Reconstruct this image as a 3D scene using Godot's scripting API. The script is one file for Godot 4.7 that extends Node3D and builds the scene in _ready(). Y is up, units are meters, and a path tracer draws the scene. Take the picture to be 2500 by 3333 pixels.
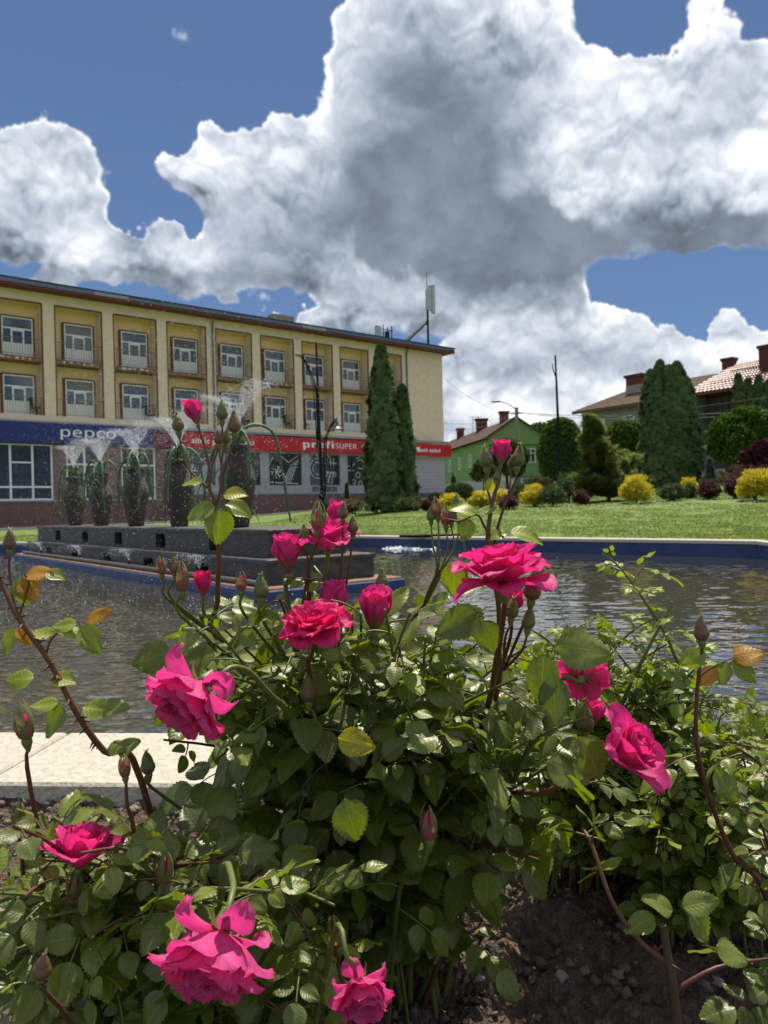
extends Node3D
# A fountain square seen over a bed of pink roses, backlit by a high sun among cumulus clouds.

const FP := 2517.0                    # focal length in pixels of the 2500 x 3333 photograph
const EYE := Vector3(0, 0.85, 0)
const WATER := -0.14
var cb: Basis
var rng := RandomNumberGenerator.new()
var M := {}
var used := {}


func _ready() -> void:
	rng.seed = 11
	make_camera()
	make_light()
	make_materials()
	build_ground()
	build_pool()
	build_fountain()
	build_apartment()
	build_street()
	build_houses()
	build_trees()
	build_garden()
	build_roses()


# ---------------------------------------------------------------- camera, sky, sun
func make_camera() -> void:
	var cam := Camera3D.new()
	cam.name = "camera"
	var lens := CameraAttributesPhysical.new()
	lens.frustum_focal_length = 18.13
	lens.exposure_aperture = 9.0
	lens.frustum_focus_distance = 1.05
	cam.attributes = lens
	cam.fov = 67.0
	cam.near = 0.05
	cam.far = 3000.0
	cam.position = EYE
	cam.rotation = Vector3(deg_to_rad(-0.26), 0, deg_to_rad(-1.4))
	add_child(cam)
	cb = cam.transform.basis


func make_light() -> void:
	var env := Environment.new()
	env.background_mode = Environment.BG_SKY
	var sky := Sky.new()
	var pm := PanoramaSkyMaterial.new()
	pm.panorama = ImageTexture.create_from_image(sky_image())
	sky.sky_material = pm
	env.sky = sky
	env.background_energy_multiplier = 1.0
	env.tonemap_mode = Environment.TONE_MAPPER_LINEAR
	env.tonemap_exposure = 1.32
	env.sdfgi_enabled = true
	env.ssao_enabled = true
	env.ssil_enabled = true
	var we := WorldEnvironment.new()
	we.name = "world"
	we.environment = env
	add_child(we)
	var sun := DirectionalLight3D.new()
	sun.name = "sun"
	sun.light_energy = 1.6
	sun.light_color = Color(1.0, 0.955, 0.88)
	sun.light_angular_distance = 0.5
	sun.shadow_enabled = true
	var a := deg_to_rad(16.0)
	var e := deg_to_rad(65.0)
	var to_sun := Vector3(sin(a) * cos(e), sin(e), -cos(a) * cos(e))
	sun.look_at_from_position(to_sun * 50.0, Vector3.ZERO, Vector3.UP)
	add_child(sun)


# photo pixel -> direction with one metre of depth along the view axis
func ray(px: float, py: float) -> Vector3:
	return cb * Vector3((px - 1250.0) / FP, -(py - 1666.5) / FP, -1.0)


func P(px: float, py: float, d: float) -> Vector3:
	return EYE + ray(px, py) * d


func on_y(px: float, py: float, y: float) -> Vector3:
	var r := ray(px, py)
	return EYE + r * ((y - EYE.y) / r.y)


# [centre x, centre y, radius x, radius y] in thousands of photo pixels: where cumulus stands in the sky ahead
var CLOUDS := [
	[0.07, 0.56, 0.20, 0.17], [0.22, 0.55, 0.09, 0.12], [0.12, 0.72, 0.32, 0.16], [0.385, 0.585, 0.035, 0.045], [0.30, 0.78, 0.24, 0.11], [0.50, 0.79, 0.15, 0.10], [0.58, 0.87, 0.20, 0.08],
	[0.10, 0.45, 0.10, 0.055], [0.60, 0.56, 0.07, 0.06], [0.70, 0.57, 0.13, 0.11], [0.84, 0.52, 0.16, 0.13], [0.97, 0.50, 0.14, 0.12], [0.83, 0.72, 0.25, 0.18], [1.02, 0.76, 0.27, 0.26], [0.97, 0.92, 0.13, 0.06],
	[1.22, 0.10, 0.12, 0.2], [1.40, 0.10, 0.25, 0.25], [1.70, 0.08, 0.19, 0.2], [1.25, 0.36, 0.17, 0.22], [1.55, 0.45, 0.40, 0.32], [1.85, 0.33, 0.2, 0.2], [1.98, 0.24, 0.11, 0.12], [2.10, 0.34, 0.16, 0.13],
	[2.27, 0.30, 0.13, 0.15], [2.36, 0.15, 0.10, 0.13], [2.46, 0.24, 0.09, 0.12], [2.25, 0.55, 0.36, 0.25], [1.95, 0.62, 0.35, 0.19], [2.35, 0.70, 0.30, 0.11], [1.75, 0.82, 0.24, 0.15], [1.70, 0.92, 0.22, 0.07],
	[1.45, 0.86, 0.25, 0.18], [1.30, 0.98, 0.30, 0.10], [1.50, 0.99, 0.10, 0.06], [1.62, 1.09, 0.14, 0.10], [1.75, 1.09, 0.14, 0.09], [1.90, 1.07, 0.13, 0.10], [2.03, 1.05, 0.07, 0.085], [2.10, 1.13, 0.12, 0.09], [2.22, 1.16, 0.14, 0.09],
	[2.37, 1.09, 0.06, 0.065], [2.36, 1.17, 0.16, 0.10], [2.5, 1.15, 0.12, 0.09], [1.55, 1.25, 0.25, 0.15], [1.9, 1.27, 0.4, 0.17], [2.3, 1.30, 0.4, 0.15], [1.7, 1.42, 0.5, 0.12], [1.05, 1.05, 0.2, 0.05],
	[0.72, 0.90, 0.25, 0.09], [1.10, 1.00, 0.25, 0.10], [0.20, 0.86, 0.25, 0.06], [2.72, 0.45, 0.3, 0.3], [2.75, 1.2, 0.3, 0.15], [-0.25, 0.62, 0.3, 0.2], [1.4, -0.25, 0.3, 0.25],
]
# the same with a strength: where the cloud is deep and its underside grey
var DARKS := [
	[1.40, 0.66, 0.34, 0.20, 1.0], [1.55, 0.78, 0.40, 0.13, 0.9], [1.75, 0.90, 0.26, 0.13, 0.85], [2.05, 0.76, 0.40, 0.09, 0.85], [2.40, 0.77, 0.26, 0.07, 0.8], [1.38, 0.42, 0.28, 0.24, 0.75], [1.62, 0.32, 0.24, 0.20, 0.42],
	[1.32, 0.16, 0.15, 0.18, 0.42], [0.90, 0.76, 0.22, 0.16, 0.62], [0.95, 0.94, 0.3, 0.10, 0.4], [1.36, 1.00, 0.24, 0.08, 0.5], [0.10, 0.72, 0.3, 0.09, 0.45], [0.45, 0.93, 0.4, 0.06, 0.5], [0.10, 0.60, 0.05, 0.05, 0.25],
	[2.36, 0.32, 0.1, 0.16, 0.45], [1.75, 1.17, 0.12, 0.09, 0.45], [2.0, 1.16, 0.13, 0.08, 0.5], [1.55, 1.2, 0.16, 0.07, 0.4], [2.3, 1.22, 0.2, 0.05, 0.4], [2.2, 0.42, 0.12, 0.06, 0.25], [2.0, 0.52, 0.14, 0.05, 0.3],
]
# and where blue shows between them
var GAPS := [[0.54, 0.68, 0.07, 0.06], [0.61, 0.73, 0.03, 0.04], [0.88, 1.0, 0.15, 0.045], [0.40, 0.70, 0.06, 0.05], [2.22, 0.93, 0.24, 0.09], [2.07, 0.09, 0.13, 0.10], [0.05, 0.86, 0.08, 0.03], [2.28, 1.04, 0.06, 0.05], [0.42, 0.60, 0.06, 0.06]]
var sky_noise: Array[FastNoiseLite] = []


func blobs(list: Array, x: float, y: float) -> float:
	var s := 0.0
	for b: Array in list:
		var dx: float = (x - b[0]) / b[2]
		var dy: float = (y - b[1]) / b[3]
		var q := dx * dx + dy * dy
		if q < 2.2:
			var k: float = b[4] if b.size() > 4 else 1.0
			s += k * exp(-q * q * 0.75)
	return s


# the two blob fields on a grid of 0.02, from (-0.6, -0.6)
var field_cover := PackedFloat32Array()
var field_dark := PackedFloat32Array()


func field(f: PackedFloat32Array, x: float, y: float) -> float:
	var u := clampf((x + 0.6) * 50.0, 0.0, 188.9)
	var v := clampf((y + 0.6) * 50.0, 0.0, 118.9)
	var i := int(u)
	var j := int(v)
	u -= i
	v -= j
	var k := j * 190 + i
	return lerpf(lerpf(f[k], f[k + 1], u), lerpf(f[k + 190], f[k + 191], u), v)


func sky_color(dir: Vector3) -> Color:
	var l := dir * cb                      # into the camera's axes
	var front := smoothstep(0.25, 0.55, -l.z)
	var x := 0.0
	var y := 0.0
	if front > 0.0:
		x = 1.25 + 2.517 * l.x / -l.z
		y = 1.6665 - 2.517 * l.y / -l.z
	var el := dir.y
	var at := dir * 100.0
	var n1: float = sky_noise[0].get_noise_3dv(at)
	var n2: float = sky_noise[1].get_noise_3dv(at)
	var warped := at + Vector3(n1, n2, -n1) * 2.5
	var puff: float = -sky_noise[2].get_noise_3dv(warped) - 0.45
	var inside := front
	if front > 0.0:
		inside *= 1.0 - smoothstep(0.1, 0.7, maxf(maxf(-x, x - 2.5), maxf(-y * 1.6, 0.0)))
	var cover := 0.0
	var dark := 0.0
	var under := 0.0
	if inside > 0.001:
		var wx := x + n1 * 0.09 + n2 * 0.03
		var wy := y + n2 * 0.07
		cover = inside * (field(field_cover, wx, wy) - 0.55)
		under = inside * clampf((field(field_cover, wx, wy - 0.06) - field(field_cover, wx, wy + 0.06)) * 1.6, 0.0, 1.0)
		dark = inside * field(field_dark, x + n1 * 0.10, y + n2 * 0.09)
	if inside < 0.999:
		var g: float = sky_noise[3].get_noise_3dv(Vector3(dir.x, dir.y * 1.8, dir.z) * 100.0) * 1.9 + 0.14
		cover += (1.0 - inside) * g
		dark += (1.0 - inside) * clampf(g * 0.6, 0.0, 0.5)
	var f := minf(cover, 0.9) + puff * 0.75 + n2 * 0.28
	var mask := smoothstep(-0.03, 0.20 + 0.3 * under, f + n2 * 0.06)
	# the side of each puff that faces the light, above and ahead, is bright
	var up := (Vector3.UP - dir * dir.y).normalized() * 0.9
	var puff_up: float = -sky_noise[2].get_noise_3dv(warped + up) - 0.45
	var lit := clampf((puff - puff_up) * 1.1, -0.45, 0.55)
	var rim := (1.0 - smoothstep(0.05, 0.55, f)) * mask * (1.0 - 0.9 * under)
	var deep := clampf(dark * 0.85 + n1 * 0.25 * minf(dark * 2.0, 1.0), 0.0, 1.0) * smoothstep(0.1, 0.8, f + dark * 0.25)
	var lum := 0.59 + lit * 0.78 + 0.30 * rim + n1 * 0.46 + n2 * 0.08 + puff * 0.32 - 0.22 * under
	lum = lerpf(lum, 0.195 + lit * 0.10 + n2 * 0.05 + n1 * 0.10, clampf(deep * 1.02, 0.0, 1.0))
	lum = clampf(lum, 0.11, 0.92)
	var warm := clampf((lum - 0.2) / 0.7, 0.0, 1.0)
	var cl := Color(0.80, 0.96, 1.20).lerp(Color(1.0, 1.0, 1.0), warm) * lum
	var t := pow(1.0 - clampf(el, 0.0, 1.0), 3.2)
	var blue := Color(0.074, 0.131, 0.275).lerp(Color(0.158, 0.285, 0.51), t)
	var haze := clampf(1.0 - el * 9.0, 0.0, 1.0) * 0.35
	# thin torn scraps in the open blue
	var wisp := smoothstep(0.42, 0.75, n2 + n1 * 0.5 + minf(cover, 0.0) * 0.25) * 0.5
	var c := blue.lerp(Color(0.75, 0.8, 0.88), wisp).lerp(cl, mask)
	return c.lerp(Color(0.62, 0.70, 0.80), haze)


func sky_image() -> Image:
	for spec: Array in [[0.05, 4, 1], [0.16, 5, 2], [0.17, 4, 3], [0.022, 5, 4]]:
		var n := FastNoiseLite.new()
		n.noise_type = FastNoiseLite.TYPE_SIMPLEX_SMOOTH
		n.frequency = spec[0]
		n.fractal_octaves = spec[1]
		n.fractal_gain = 0.55
		n.seed = spec[2]
		sky_noise.append(n)
	sky_noise[2].noise_type = FastNoiseLite.TYPE_CELLULAR
	sky_noise[2].cellular_return_type = FastNoiseLite.RETURN_DISTANCE
	sky_noise[2].fractal_gain = 0.5
	for j in 120:
		for i in 190:
			field_cover.append(minf(blobs(CLOUDS, i * 0.02 - 0.6, j * 0.02 - 0.6), 1.6) - 1.7 * blobs(GAPS, i * 0.02 - 0.6, j * 0.02 - 0.6))
			field_dark.append(blobs(DARKS, i * 0.02 - 0.6, j * 0.02 - 0.6))
	# the whole dome coarsely, then the part ahead of the camera finely; north (-z) is column 0
	var all := sky_patch(640, 320, 0, 640, 0, 164)
	var dome := Image.create_empty(640, 320, false, Image.FORMAT_RGBF)
	dome.fill(Color(0.10, 0.11, 0.09))
	dome.blit_rect(all, Rect2i(0, 0, 640, 164), Vector2i.ZERO)
	dome.resize(4096, 2048, Image.INTERPOLATE_CUBIC)
	var half := sky_patch(4096, 2048, -400, 800, 550, 486)
	dome.blit_rect(half, Rect2i(0, 0, 400, 486), Vector2i(3696, 550))
	dome.blit_rect(half, Rect2i(400, 0, 400, 486), Vector2i(0, 550))
	return dome


func sky_patch(w: int, h: int, i0: int, wide: int, j0: int, high: int) -> Image:
	var rows := []
	rows.resize(high)
	var job := func(j: int) -> void:
		var el := maxf((0.5 - (j0 + j + 0.5) / h) * PI, 0.0)
		var row := PackedFloat32Array()
		row.resize(wide * 3)
		for i in wide:
			var az := (i0 + i + 0.5) / w * TAU
			var c := sky_color(Vector3(sin(az) * cos(el), sin(el), -cos(az) * cos(el)))
			row[i * 3] = c.r
			row[i * 3 + 1] = c.g
			row[i * 3 + 2] = c.b
		rows[j] = row.to_byte_array()
	var id := WorkerThreadPool.add_group_task(job, high)
	WorkerThreadPool.wait_for_group_task_completion(id)
	var data := PackedByteArray()
	for r: PackedByteArray in rows:
		data.append_array(r)
	return Image.create_from_data(wide, high, false, Image.FORMAT_RGBF, data)

# ---------------------------------------------------------------- mesh building
class MB:
	var v := PackedVector3Array()
	var n := PackedVector3Array()
	var t := PackedVector2Array()
	var c := PackedColorArray()
	var k := PackedInt32Array()
	var tint := Color.WHITE

	func vert(p: Vector3, nn: Vector3, uv := Vector2.ZERO) -> int:
		v.append(p)
		n.append(nn)
		t.append(uv)
		c.append(tint)
		return v.size() - 1

	func tri(a: int, b: int, d: int) -> void:
		k.append(a)
		k.append(b)
		k.append(d)

	func quad(a: Vector3, b: Vector3, d: Vector3, e: Vector3, nn := Vector3.ZERO) -> MB:
		if nn == Vector3.ZERO:
			nn = (d - a).cross(b - a).normalized()
		var i := vert(a, nn, Vector2(0, 0))
		vert(b, nn, Vector2(1, 0))
		vert(d, nn, Vector2(1, 1))
		vert(e, nn, Vector2(0, 1))
		tri(i, i + 1, i + 2)
		tri(i, i + 2, i + 3)
		return self

	# a box given by its centre, size and axes
	func box(at: Vector3, size: Vector3, b := Basis.IDENTITY) -> MB:
		var h := size * 0.5
		for ax in 3:
			for s: float in [-1.0, 1.0]:
				var nn := Vector3.ZERO
				nn[ax] = s
				var u := Vector3.ZERO
				u[(ax + 1) % 3] = h[(ax + 1) % 3]
				var w := Vector3.ZERO
				w[(ax + 2) % 3] = h[(ax + 2) % 3]
				var o := nn * h[ax]
				quad(at + b * (o - u - w), at + b * (o + u - w), at + b * (o + u + w), at + b * (o - u + w), b * nn)
		return self

	# a box with a small chamfer round its upper edges
	func slab(at: Vector3, size: Vector3, b := Basis.IDENTITY, ch := 0.012) -> MB:
		var h := size * 0.5
		var ring := [Vector2(-h.x, -h.z), Vector2(h.x, -h.z), Vector2(h.x, h.z), Vector2(-h.x, h.z)]
		var inner := [Vector2(-h.x + ch, -h.z + ch), Vector2(h.x - ch, -h.z + ch), Vector2(h.x - ch, h.z - ch), Vector2(-h.x + ch, h.z - ch)]
		for i in 4:
			var j := (i + 1) % 4
			var p0: Vector2 = ring[i]
			var p1: Vector2 = ring[j]
			var q0: Vector2 = inner[i]
			var q1: Vector2 = inner[j]
			var mid := (p0 + p1) * 0.5
			var out := Vector3(mid.x / maxf(h.x, 0.001), 0, mid.y / maxf(h.z, 0.001)).normalized()
			quad(at + b * Vector3(p0.x, -h.y, p0.y), at + b * Vector3(p1.x, -h.y, p1.y), at + b * Vector3(p1.x, h.y - ch, p1.y), at + b * Vector3(p0.x, h.y - ch, p0.y), b * out)
			quad(at + b * Vector3(p0.x, h.y - ch, p0.y), at + b * Vector3(p1.x, h.y - ch, p1.y), at + b * Vector3(q1.x, h.y, q1.y), at + b * Vector3(q0.x, h.y, q0.y), b * (out + Vector3.UP).normalized())
		quad(at + b * Vector3(inner[0].x, h.y, inner[0].y), at + b * Vector3(inner[1].x, h.y, inner[1].y), at + b * Vector3(inner[2].x, h.y, inner[2].y), at + b * Vector3(inner[3].x, h.y, inner[3].y), b * Vector3.UP)
		quad(at + b * Vector3(ring[0].x, -h.y, ring[0].y), at + b * Vector3(ring[1].x, -h.y, ring[1].y), at + b * Vector3(ring[2].x, -h.y, ring[2].y), at + b * Vector3(ring[3].x, -h.y, ring[3].y), b * Vector3.DOWN)
		return self

	# a flat polygon, fanned from its first corner
	func poly(pts: Array, nn: Vector3) -> MB:
		var i := v.size()
		for p: Vector3 in pts:
			vert(p, nn)
		for j in range(1, pts.size() - 1):
			tri(i, i + j, i + j + 1)
		return self

	func tube(pts: Array, radii: Array, sides := 6, capped := true) -> MB:
		var up := Vector3.UP
		var first := v.size()
		var m := pts.size()
		var far := 0.0
		for i in m:
			var p: Vector3 = pts[i]
			var a: Vector3 = pts[maxi(i - 1, 0)]
			var d: Vector3 = pts[mini(i + 1, m - 1)]
			var dir := (d - a).normalized()
			if i == 0:
				up = dir.cross(Vector3.UP if absf(dir.y) < 0.9 else Vector3.RIGHT).normalized()
			else:
				up = (up - dir * up.dot(dir)).normalized()
				far += p.distance_to(a)
			var side := dir.cross(up)
			var r: float = radii[mini(i, radii.size() - 1)]
			for s in sides + 1:
				var w := TAU * s / sides
				var nn := up * cos(w) + side * sin(w)
				vert(p + nn * r, nn, Vector2(float(s) / sides, far))
		for i in m - 1:
			for s in sides:
				var q := first + i * (sides + 1) + s
				tri(q, q + 1, q + sides + 2)
				tri(q, q + sides + 2, q + sides + 1)
		if capped:
			for e in 2:
				var ce: Vector3 = pts[0] if e == 0 else pts[m - 1]
				var nd: Vector3 = (pts[0] - pts[1]).normalized() if e == 0 else (pts[m - 1] - pts[m - 2]).normalized()
				var q := first + (m - 1) * (sides + 1) * e
				var ci := vert(ce, nd)
				for s in sides:
					var a := vert(v[q + s], nd)
					var d := vert(v[q + s + 1], nd)
					tri(ci, a, d)
		return self

	# turn a profile of (radius, height) about y
	func lathe(prof: Array, at: Vector3, sides := 20, b := Basis.IDENTITY) -> MB:
		var first := v.size()
		var m := prof.size()
		for i in m:
			var p: Vector2 = prof[i]
			var a: Vector2 = prof[maxi(i - 1, 0)]
			var d: Vector2 = prof[mini(i + 1, m - 1)]
			var tn := (d - a).normalized()
			for s in sides + 1:
				var w := TAU * s / sides
				var rad := Vector3(cos(w), 0, sin(w))
				vert(at + b * (rad * p.x + Vector3.UP * p.y), b * (rad * tn.y - Vector3.UP * tn.x).normalized(), Vector2(float(s) / sides, float(i) / m))
		for i in m - 1:
			for s in sides:
				var q := first + i * (sides + 1) + s
				tri(q, q + 1, q + sides + 2)
				tri(q, q + sides + 2, q + sides + 1)
		return self

	# a rectangular sheet of points, row by row, with smooth normals
	func sheet(pts: PackedVector3Array, wide: int, uvs := PackedVector2Array(), toward := Vector3.ZERO) -> MB:
		var first := v.size()
		var high := pts.size() / wide
		for j in high:
			for i in wide:
				var a := pts[j * wide + maxi(i - 1, 0)]
				var b := pts[j * wide + mini(i + 1, wide - 1)]
				var d := pts[maxi(j - 1, 0) * wide + i]
				var e := pts[mini(j + 1, high - 1) * wide + i]
				var nn := (b - a).cross(e - d).normalized()
				if toward != Vector3.ZERO and nn.dot(toward) < 0.0:
					nn = -nn
				vert(pts[j * wide + i], nn, uvs[j * wide + i] if uvs.size() else Vector2(float(i) / (wide - 1), float(j) / (high - 1)))
		for j in high - 1:
			for i in wide - 1:
				var q := first + j * wide + i
				tri(q, q + 1, q + wide + 1)
				tri(q, q + wide + 1, q + wide)
		return self

	func mesh(with_color := false) -> ArrayMesh:
		# front faces run clockwise: turn every triangle to agree with its normals
		for i in range(0, k.size(), 3):
			var a := k[i]
			var b := k[i + 1]
			var d := k[i + 2]
			if (v[b] - v[a]).cross(v[d] - v[a]).dot(n[a] + n[b] + n[d]) > 0.0:
				k[i + 1] = d
				k[i + 2] = b
		var arr := []
		arr.resize(Mesh.ARRAY_MAX)
		arr[Mesh.ARRAY_VERTEX] = v
		arr[Mesh.ARRAY_NORMAL] = n
		arr[Mesh.ARRAY_TEX_UV] = t
		if with_color:
			arr[Mesh.ARRAY_COLOR] = c
		arr[Mesh.ARRAY_INDEX] = k
		var m := ArrayMesh.new()
		m.add_surface_from_arrays(Mesh.PRIMITIVE_TRIANGLES, arr)
		return m


# ---------------------------------------------------------------- things, parts, setting
func numbered(called: String) -> String:
	var i: int = used.get(called, 0)
	used[called] = i + 1
	return called if i == 0 else "%s_%03d" % [called, i]


func thing(called: String, label: String, category: String, at := Vector3.ZERO, group := "") -> Node3D:
	var o := Node3D.new()
	o.name = numbered(called)
	add_child(o)
	o.position = at
	tag(o, label, category, group)
	return o


func tag(o: Node, label: String, category := "", group := "", kind := "") -> void:
	if label:
		o.set_meta("label", label)
	if category:
		o.set_meta("category", category)
	if group:
		o.set_meta("group", group)
	if kind:
		o.set_meta("kind", kind)


func part(called: String, m: Mesh, material: Material, parent: Node3D, at := Transform3D.IDENTITY) -> MeshInstance3D:
	var o := MeshInstance3D.new()
	o.name = called
	o.mesh = m
	o.material_override = null
	o.set_surface_override_material(0, material)
	o.transform = at
	parent.add_child(o, true)
	return o


func built(called: String, mb: MB, material: Material, parent: Node3D, colored := false) -> MeshInstance3D:
	return part(called, mb.mesh(colored), material, parent)


func structure(called: String, mb: MB, material: Material, colored := false) -> MeshInstance3D:
	var o := built(called, mb, material, self, colored)
	o.set_meta("kind", "structure")
	return o


func scatter(called: String, m: Mesh, material: Material, where: Array, colors: Array, parent: Node3D) -> MultiMeshInstance3D:
	var mm := MultiMesh.new()
	mm.transform_format = MultiMesh.TRANSFORM_3D
	mm.use_colors = colors.size() > 0
	mm.mesh = m
	mm.instance_count = where.size()
	for i in where.size():
		mm.set_instance_transform(i, where[i])
		if colors.size():
			mm.set_instance_color(i, colors[i])
	var o := MultiMeshInstance3D.new()
	o.name = called
	o.multimesh = mm
	o.material_override = material
	parent.add_child(o, true)
	return o


func frame(z: Vector3, up := Vector3.UP) -> Basis:
	# axes with y along z's argument
	var y := z.normalized()
	var x := y.cross(up if absf(y.dot(up)) < 0.98 else Vector3.RIGHT).normalized()
	return Basis(x, y, x.cross(y))


func jit(a: float) -> float:
	return rng.randf_range(-a, a)


func bent(a: Vector3, b: Vector3, pull: Vector3, n := 8) -> Array:
	var out := []
	for i in n + 1:
		var t := float(i) / n
		out.append(a.lerp(b, t) + pull * 4.0 * t * (1.0 - t))
	return out


func spline(pts: Array, per := 4) -> Array:
	var out := []
	for i in pts.size() - 1:
		var a: Vector3 = pts[maxi(i - 1, 0)]
		var b: Vector3 = pts[i]
		var c: Vector3 = pts[i + 1]
		var d: Vector3 = pts[mini(i + 2, pts.size() - 1)]
		for s in per:
			out.append(b.cubic_interpolate(c, a, d, float(s) / per))
	out.append(pts[pts.size() - 1])
	return out


# ---------------------------------------------------------------- materials
func noise_tex(freq: float, c0: Color, c1: Color, sd := 0, oct := 4, size := 512, kind := FastNoiseLite.TYPE_SIMPLEX_SMOOTH, lo := 0.2, hi := 0.8) -> NoiseTexture2D:
	var f := FastNoiseLite.new()
	f.noise_type = kind
	f.frequency = freq
	f.fractal_octaves = oct
	f.seed = sd
	var g := Gradient.new()
	g.set_color(0, c0)
	g.set_color(1, c1)
	g.set_offset(0, lo)
	g.set_offset(1, hi)
	var t := NoiseTexture2D.new()
	t.width = size
	t.height = size
	t.seamless = true
	t.noise = f
	t.color_ramp = g
	return t


func mat(called: String, color: Color, rough := 0.8, spec := 0.5) -> StandardMaterial3D:
	var m := StandardMaterial3D.new()
	m.resource_name = called
	m.albedo_color = color
	m.roughness = rough
	m.metallic_specular = spec
	M[called] = m
	return m


# a matte surface whose colour wanders between two tones, with a fine relief, mapped in metres
func grainy(called: String, c0: Color, c1: Color, metres: float, rough: float, relief: float, sd := 0, freq := 0.012, oct := 5, world := true) -> StandardMaterial3D:
	var m := mat(called, Color.WHITE, rough)
	m.albedo_texture = noise_tex(freq, c0, c1, sd, oct)
	m.uv1_triplanar = true
	m.uv1_world_triplanar = world
	m.uv1_scale = Vector3.ONE / metres
	if relief > 0.0:
		m.heightmap_enabled = true
		m.heightmap_texture = M["fine_relief"]
		m.heightmap_scale = relief
	return m


func vcol(called: String, rough: float, light := Color(0, 0, 0), spec := 0.5) -> StandardMaterial3D:
	var m := mat(called, Color.WHITE, rough, spec)
	m.vertex_color_use_as_albedo = true
	if light != Color(0, 0, 0):
		m.backlight_enabled = true
		m.backlight = light
	return m


func make_materials() -> void:
	M["fine_relief"] = noise_tex(0.05, Color.BLACK, Color.WHITE, 5, 5, 512)
	M["coarse_relief"] = noise_tex(0.02, Color.BLACK, Color.WHITE, 6, 5, 512)
	grainy("lawn", Color(0.26, 0.35, 0.10), Color(0.41, 0.50, 0.17), 7.0, 0.9, 3.0, 1, 0.02)
	vcol("grass", 0.75, Color(0.75, 0.8, 0.3))
	grainy("soil", Color(0.27, 0.215, 0.175), Color(0.42, 0.355, 0.30), 0.3, 0.95, 1.2, 2, 0.02)
	vcol("clod", 0.95)
	grainy("paving", Color(0.50, 0.48, 0.46), Color(0.60, 0.58, 0.55), 2.0, 0.85, 0.3, 3)
	grainy("coping", Color(0.62, 0.60, 0.55), Color(0.72, 0.70, 0.645), 0.5, 0.75, 0.25, 4, 0.03)
	grainy("pool_paint", Color(0.11, 0.18, 0.35), Color(0.16, 0.25, 0.43), 1.4, 0.6, 0.2, 5)
	grainy("pool_bed", Color(0.10, 0.095, 0.08), Color(0.27, 0.24, 0.19), 0.6, 0.9, 1.0, 6, 0.02)
	vcol("pebble", 0.6)
	grainy("wet_concrete", Color(0.13, 0.125, 0.12), Color(0.27, 0.26, 0.25), 1.1, 0.55, 0.6, 7, 0.015)
	grainy("vase", Color(0.20, 0.165, 0.14), Color(0.36, 0.32, 0.27), 0.35, 0.65, 1.0, 8, 0.02)
	grainy("tendril", Color(0.14, 0.31, 0.13), Color(0.30, 0.48, 0.22), 0.2, 0.42, 0.3, 9, 0.03)
	mat("dark_metal", Color(0.07, 0.075, 0.08), 0.45).metallic = 0.6
	mat("pipe", Color(0.30, 0.29, 0.27), 0.6)
	var w := mat("water", Color(0.30, 0.30, 0.26, 0.34), 0.02, 0.55)
	w.transparency = BaseMaterial3D.TRANSPARENCY_ALPHA
	var dr := mat("droplet", Color(0.9, 0.93, 0.97), 0.15, 0.7)
	dr.backlight_enabled = true
	dr.backlight = Color(1, 1, 1)
	mat("foam", Color(0.85, 0.87, 0.89), 0.6)
	grainy("ochre", Color(0.80, 0.71, 0.53), Color(0.86, 0.77, 0.59), 3.0, 0.9, 0.15, 10)
	grainy("ochre_pale", Color(0.87, 0.78, 0.665), Color(0.92, 0.83, 0.72), 3.0, 0.9, 0.15, 11)
	grainy("ochre_deep", Color(0.97, 0.81, 0.62), Color(0.985, 0.85, 0.68), 2.0, 0.9, 0.15, 12)
	mat("brown_trim", Color(0.42, 0.28, 0.21), 0.8)
	grainy("slab_edge", Color(0.45, 0.34, 0.27), Color(0.56, 0.44, 0.35), 1.0, 0.9, 0.2, 13)
	mat("chipped_plaster", Color(0.80, 0.76, 0.70), 0.95)
	mat("eave_wood", Color(0.42, 0.22, 0.15), 0.7)
	var gu := mat("gutter", Color(0.38, 0.41, 0.45), 0.35)
	gu.metallic = 0.7
	grainy("flat_roof", Color(0.18, 0.19, 0.20), Color(0.26, 0.27, 0.28), 2.0, 0.8, 0.2, 14)
	mat("rail_iron", Color(0.50, 0.42, 0.35), 0.7)
	mat("window_white", Color(0.91, 0.91, 0.90), 0.5)
	mat("curtain", Color(0.36, 0.41, 0.50), 0.9)
	mat("curtain_blue", Color(0.28, 0.34, 0.46), 0.9)
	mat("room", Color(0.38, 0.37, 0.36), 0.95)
	var gl := mat("glass", Color(0.10, 0.12, 0.16, 0.05), 0.03, 0.36)
	gl.transparency = BaseMaterial3D.TRANSPARENCY_ALPHA
	mat("sign_blue", Color(0.05, 0.12, 0.42), 0.45)
	mat("sign_plum", Color(0.42, 0.10, 0.22), 0.45)
	mat("sign_red", Color(0.74, 0.07, 0.12), 0.45)
	mat("sign_white", Color(0.92, 0.92, 0.92), 0.5)
	mat("metal_ledge", Color(0.56, 0.58, 0.60), 0.5)
	grainy("granite", Color(0.43, 0.32, 0.30), Color(0.53, 0.41, 0.38), 0.8, 0.6, 0.1, 15, 0.03)
	grainy("granite_low", Color(0.40, 0.28, 0.26), Color(0.49, 0.36, 0.33), 0.9, 0.65, 0.1, 16, 0.03)
	grainy("shop_grey", Color(0.60, 0.60, 0.62), Color(0.68, 0.68, 0.70), 1.5, 0.85, 0.1, 17)
	mat("shop_film", Color(0.17, 0.18, 0.19), 0.4)
	mat("black", Color(0.05, 0.05, 0.055), 0.6)
	mat("goods", Color(0.32, 0.20, 0.19), 0.8)
	mat("goods_pale", Color(0.34, 0.34, 0.36), 0.8)
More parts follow.
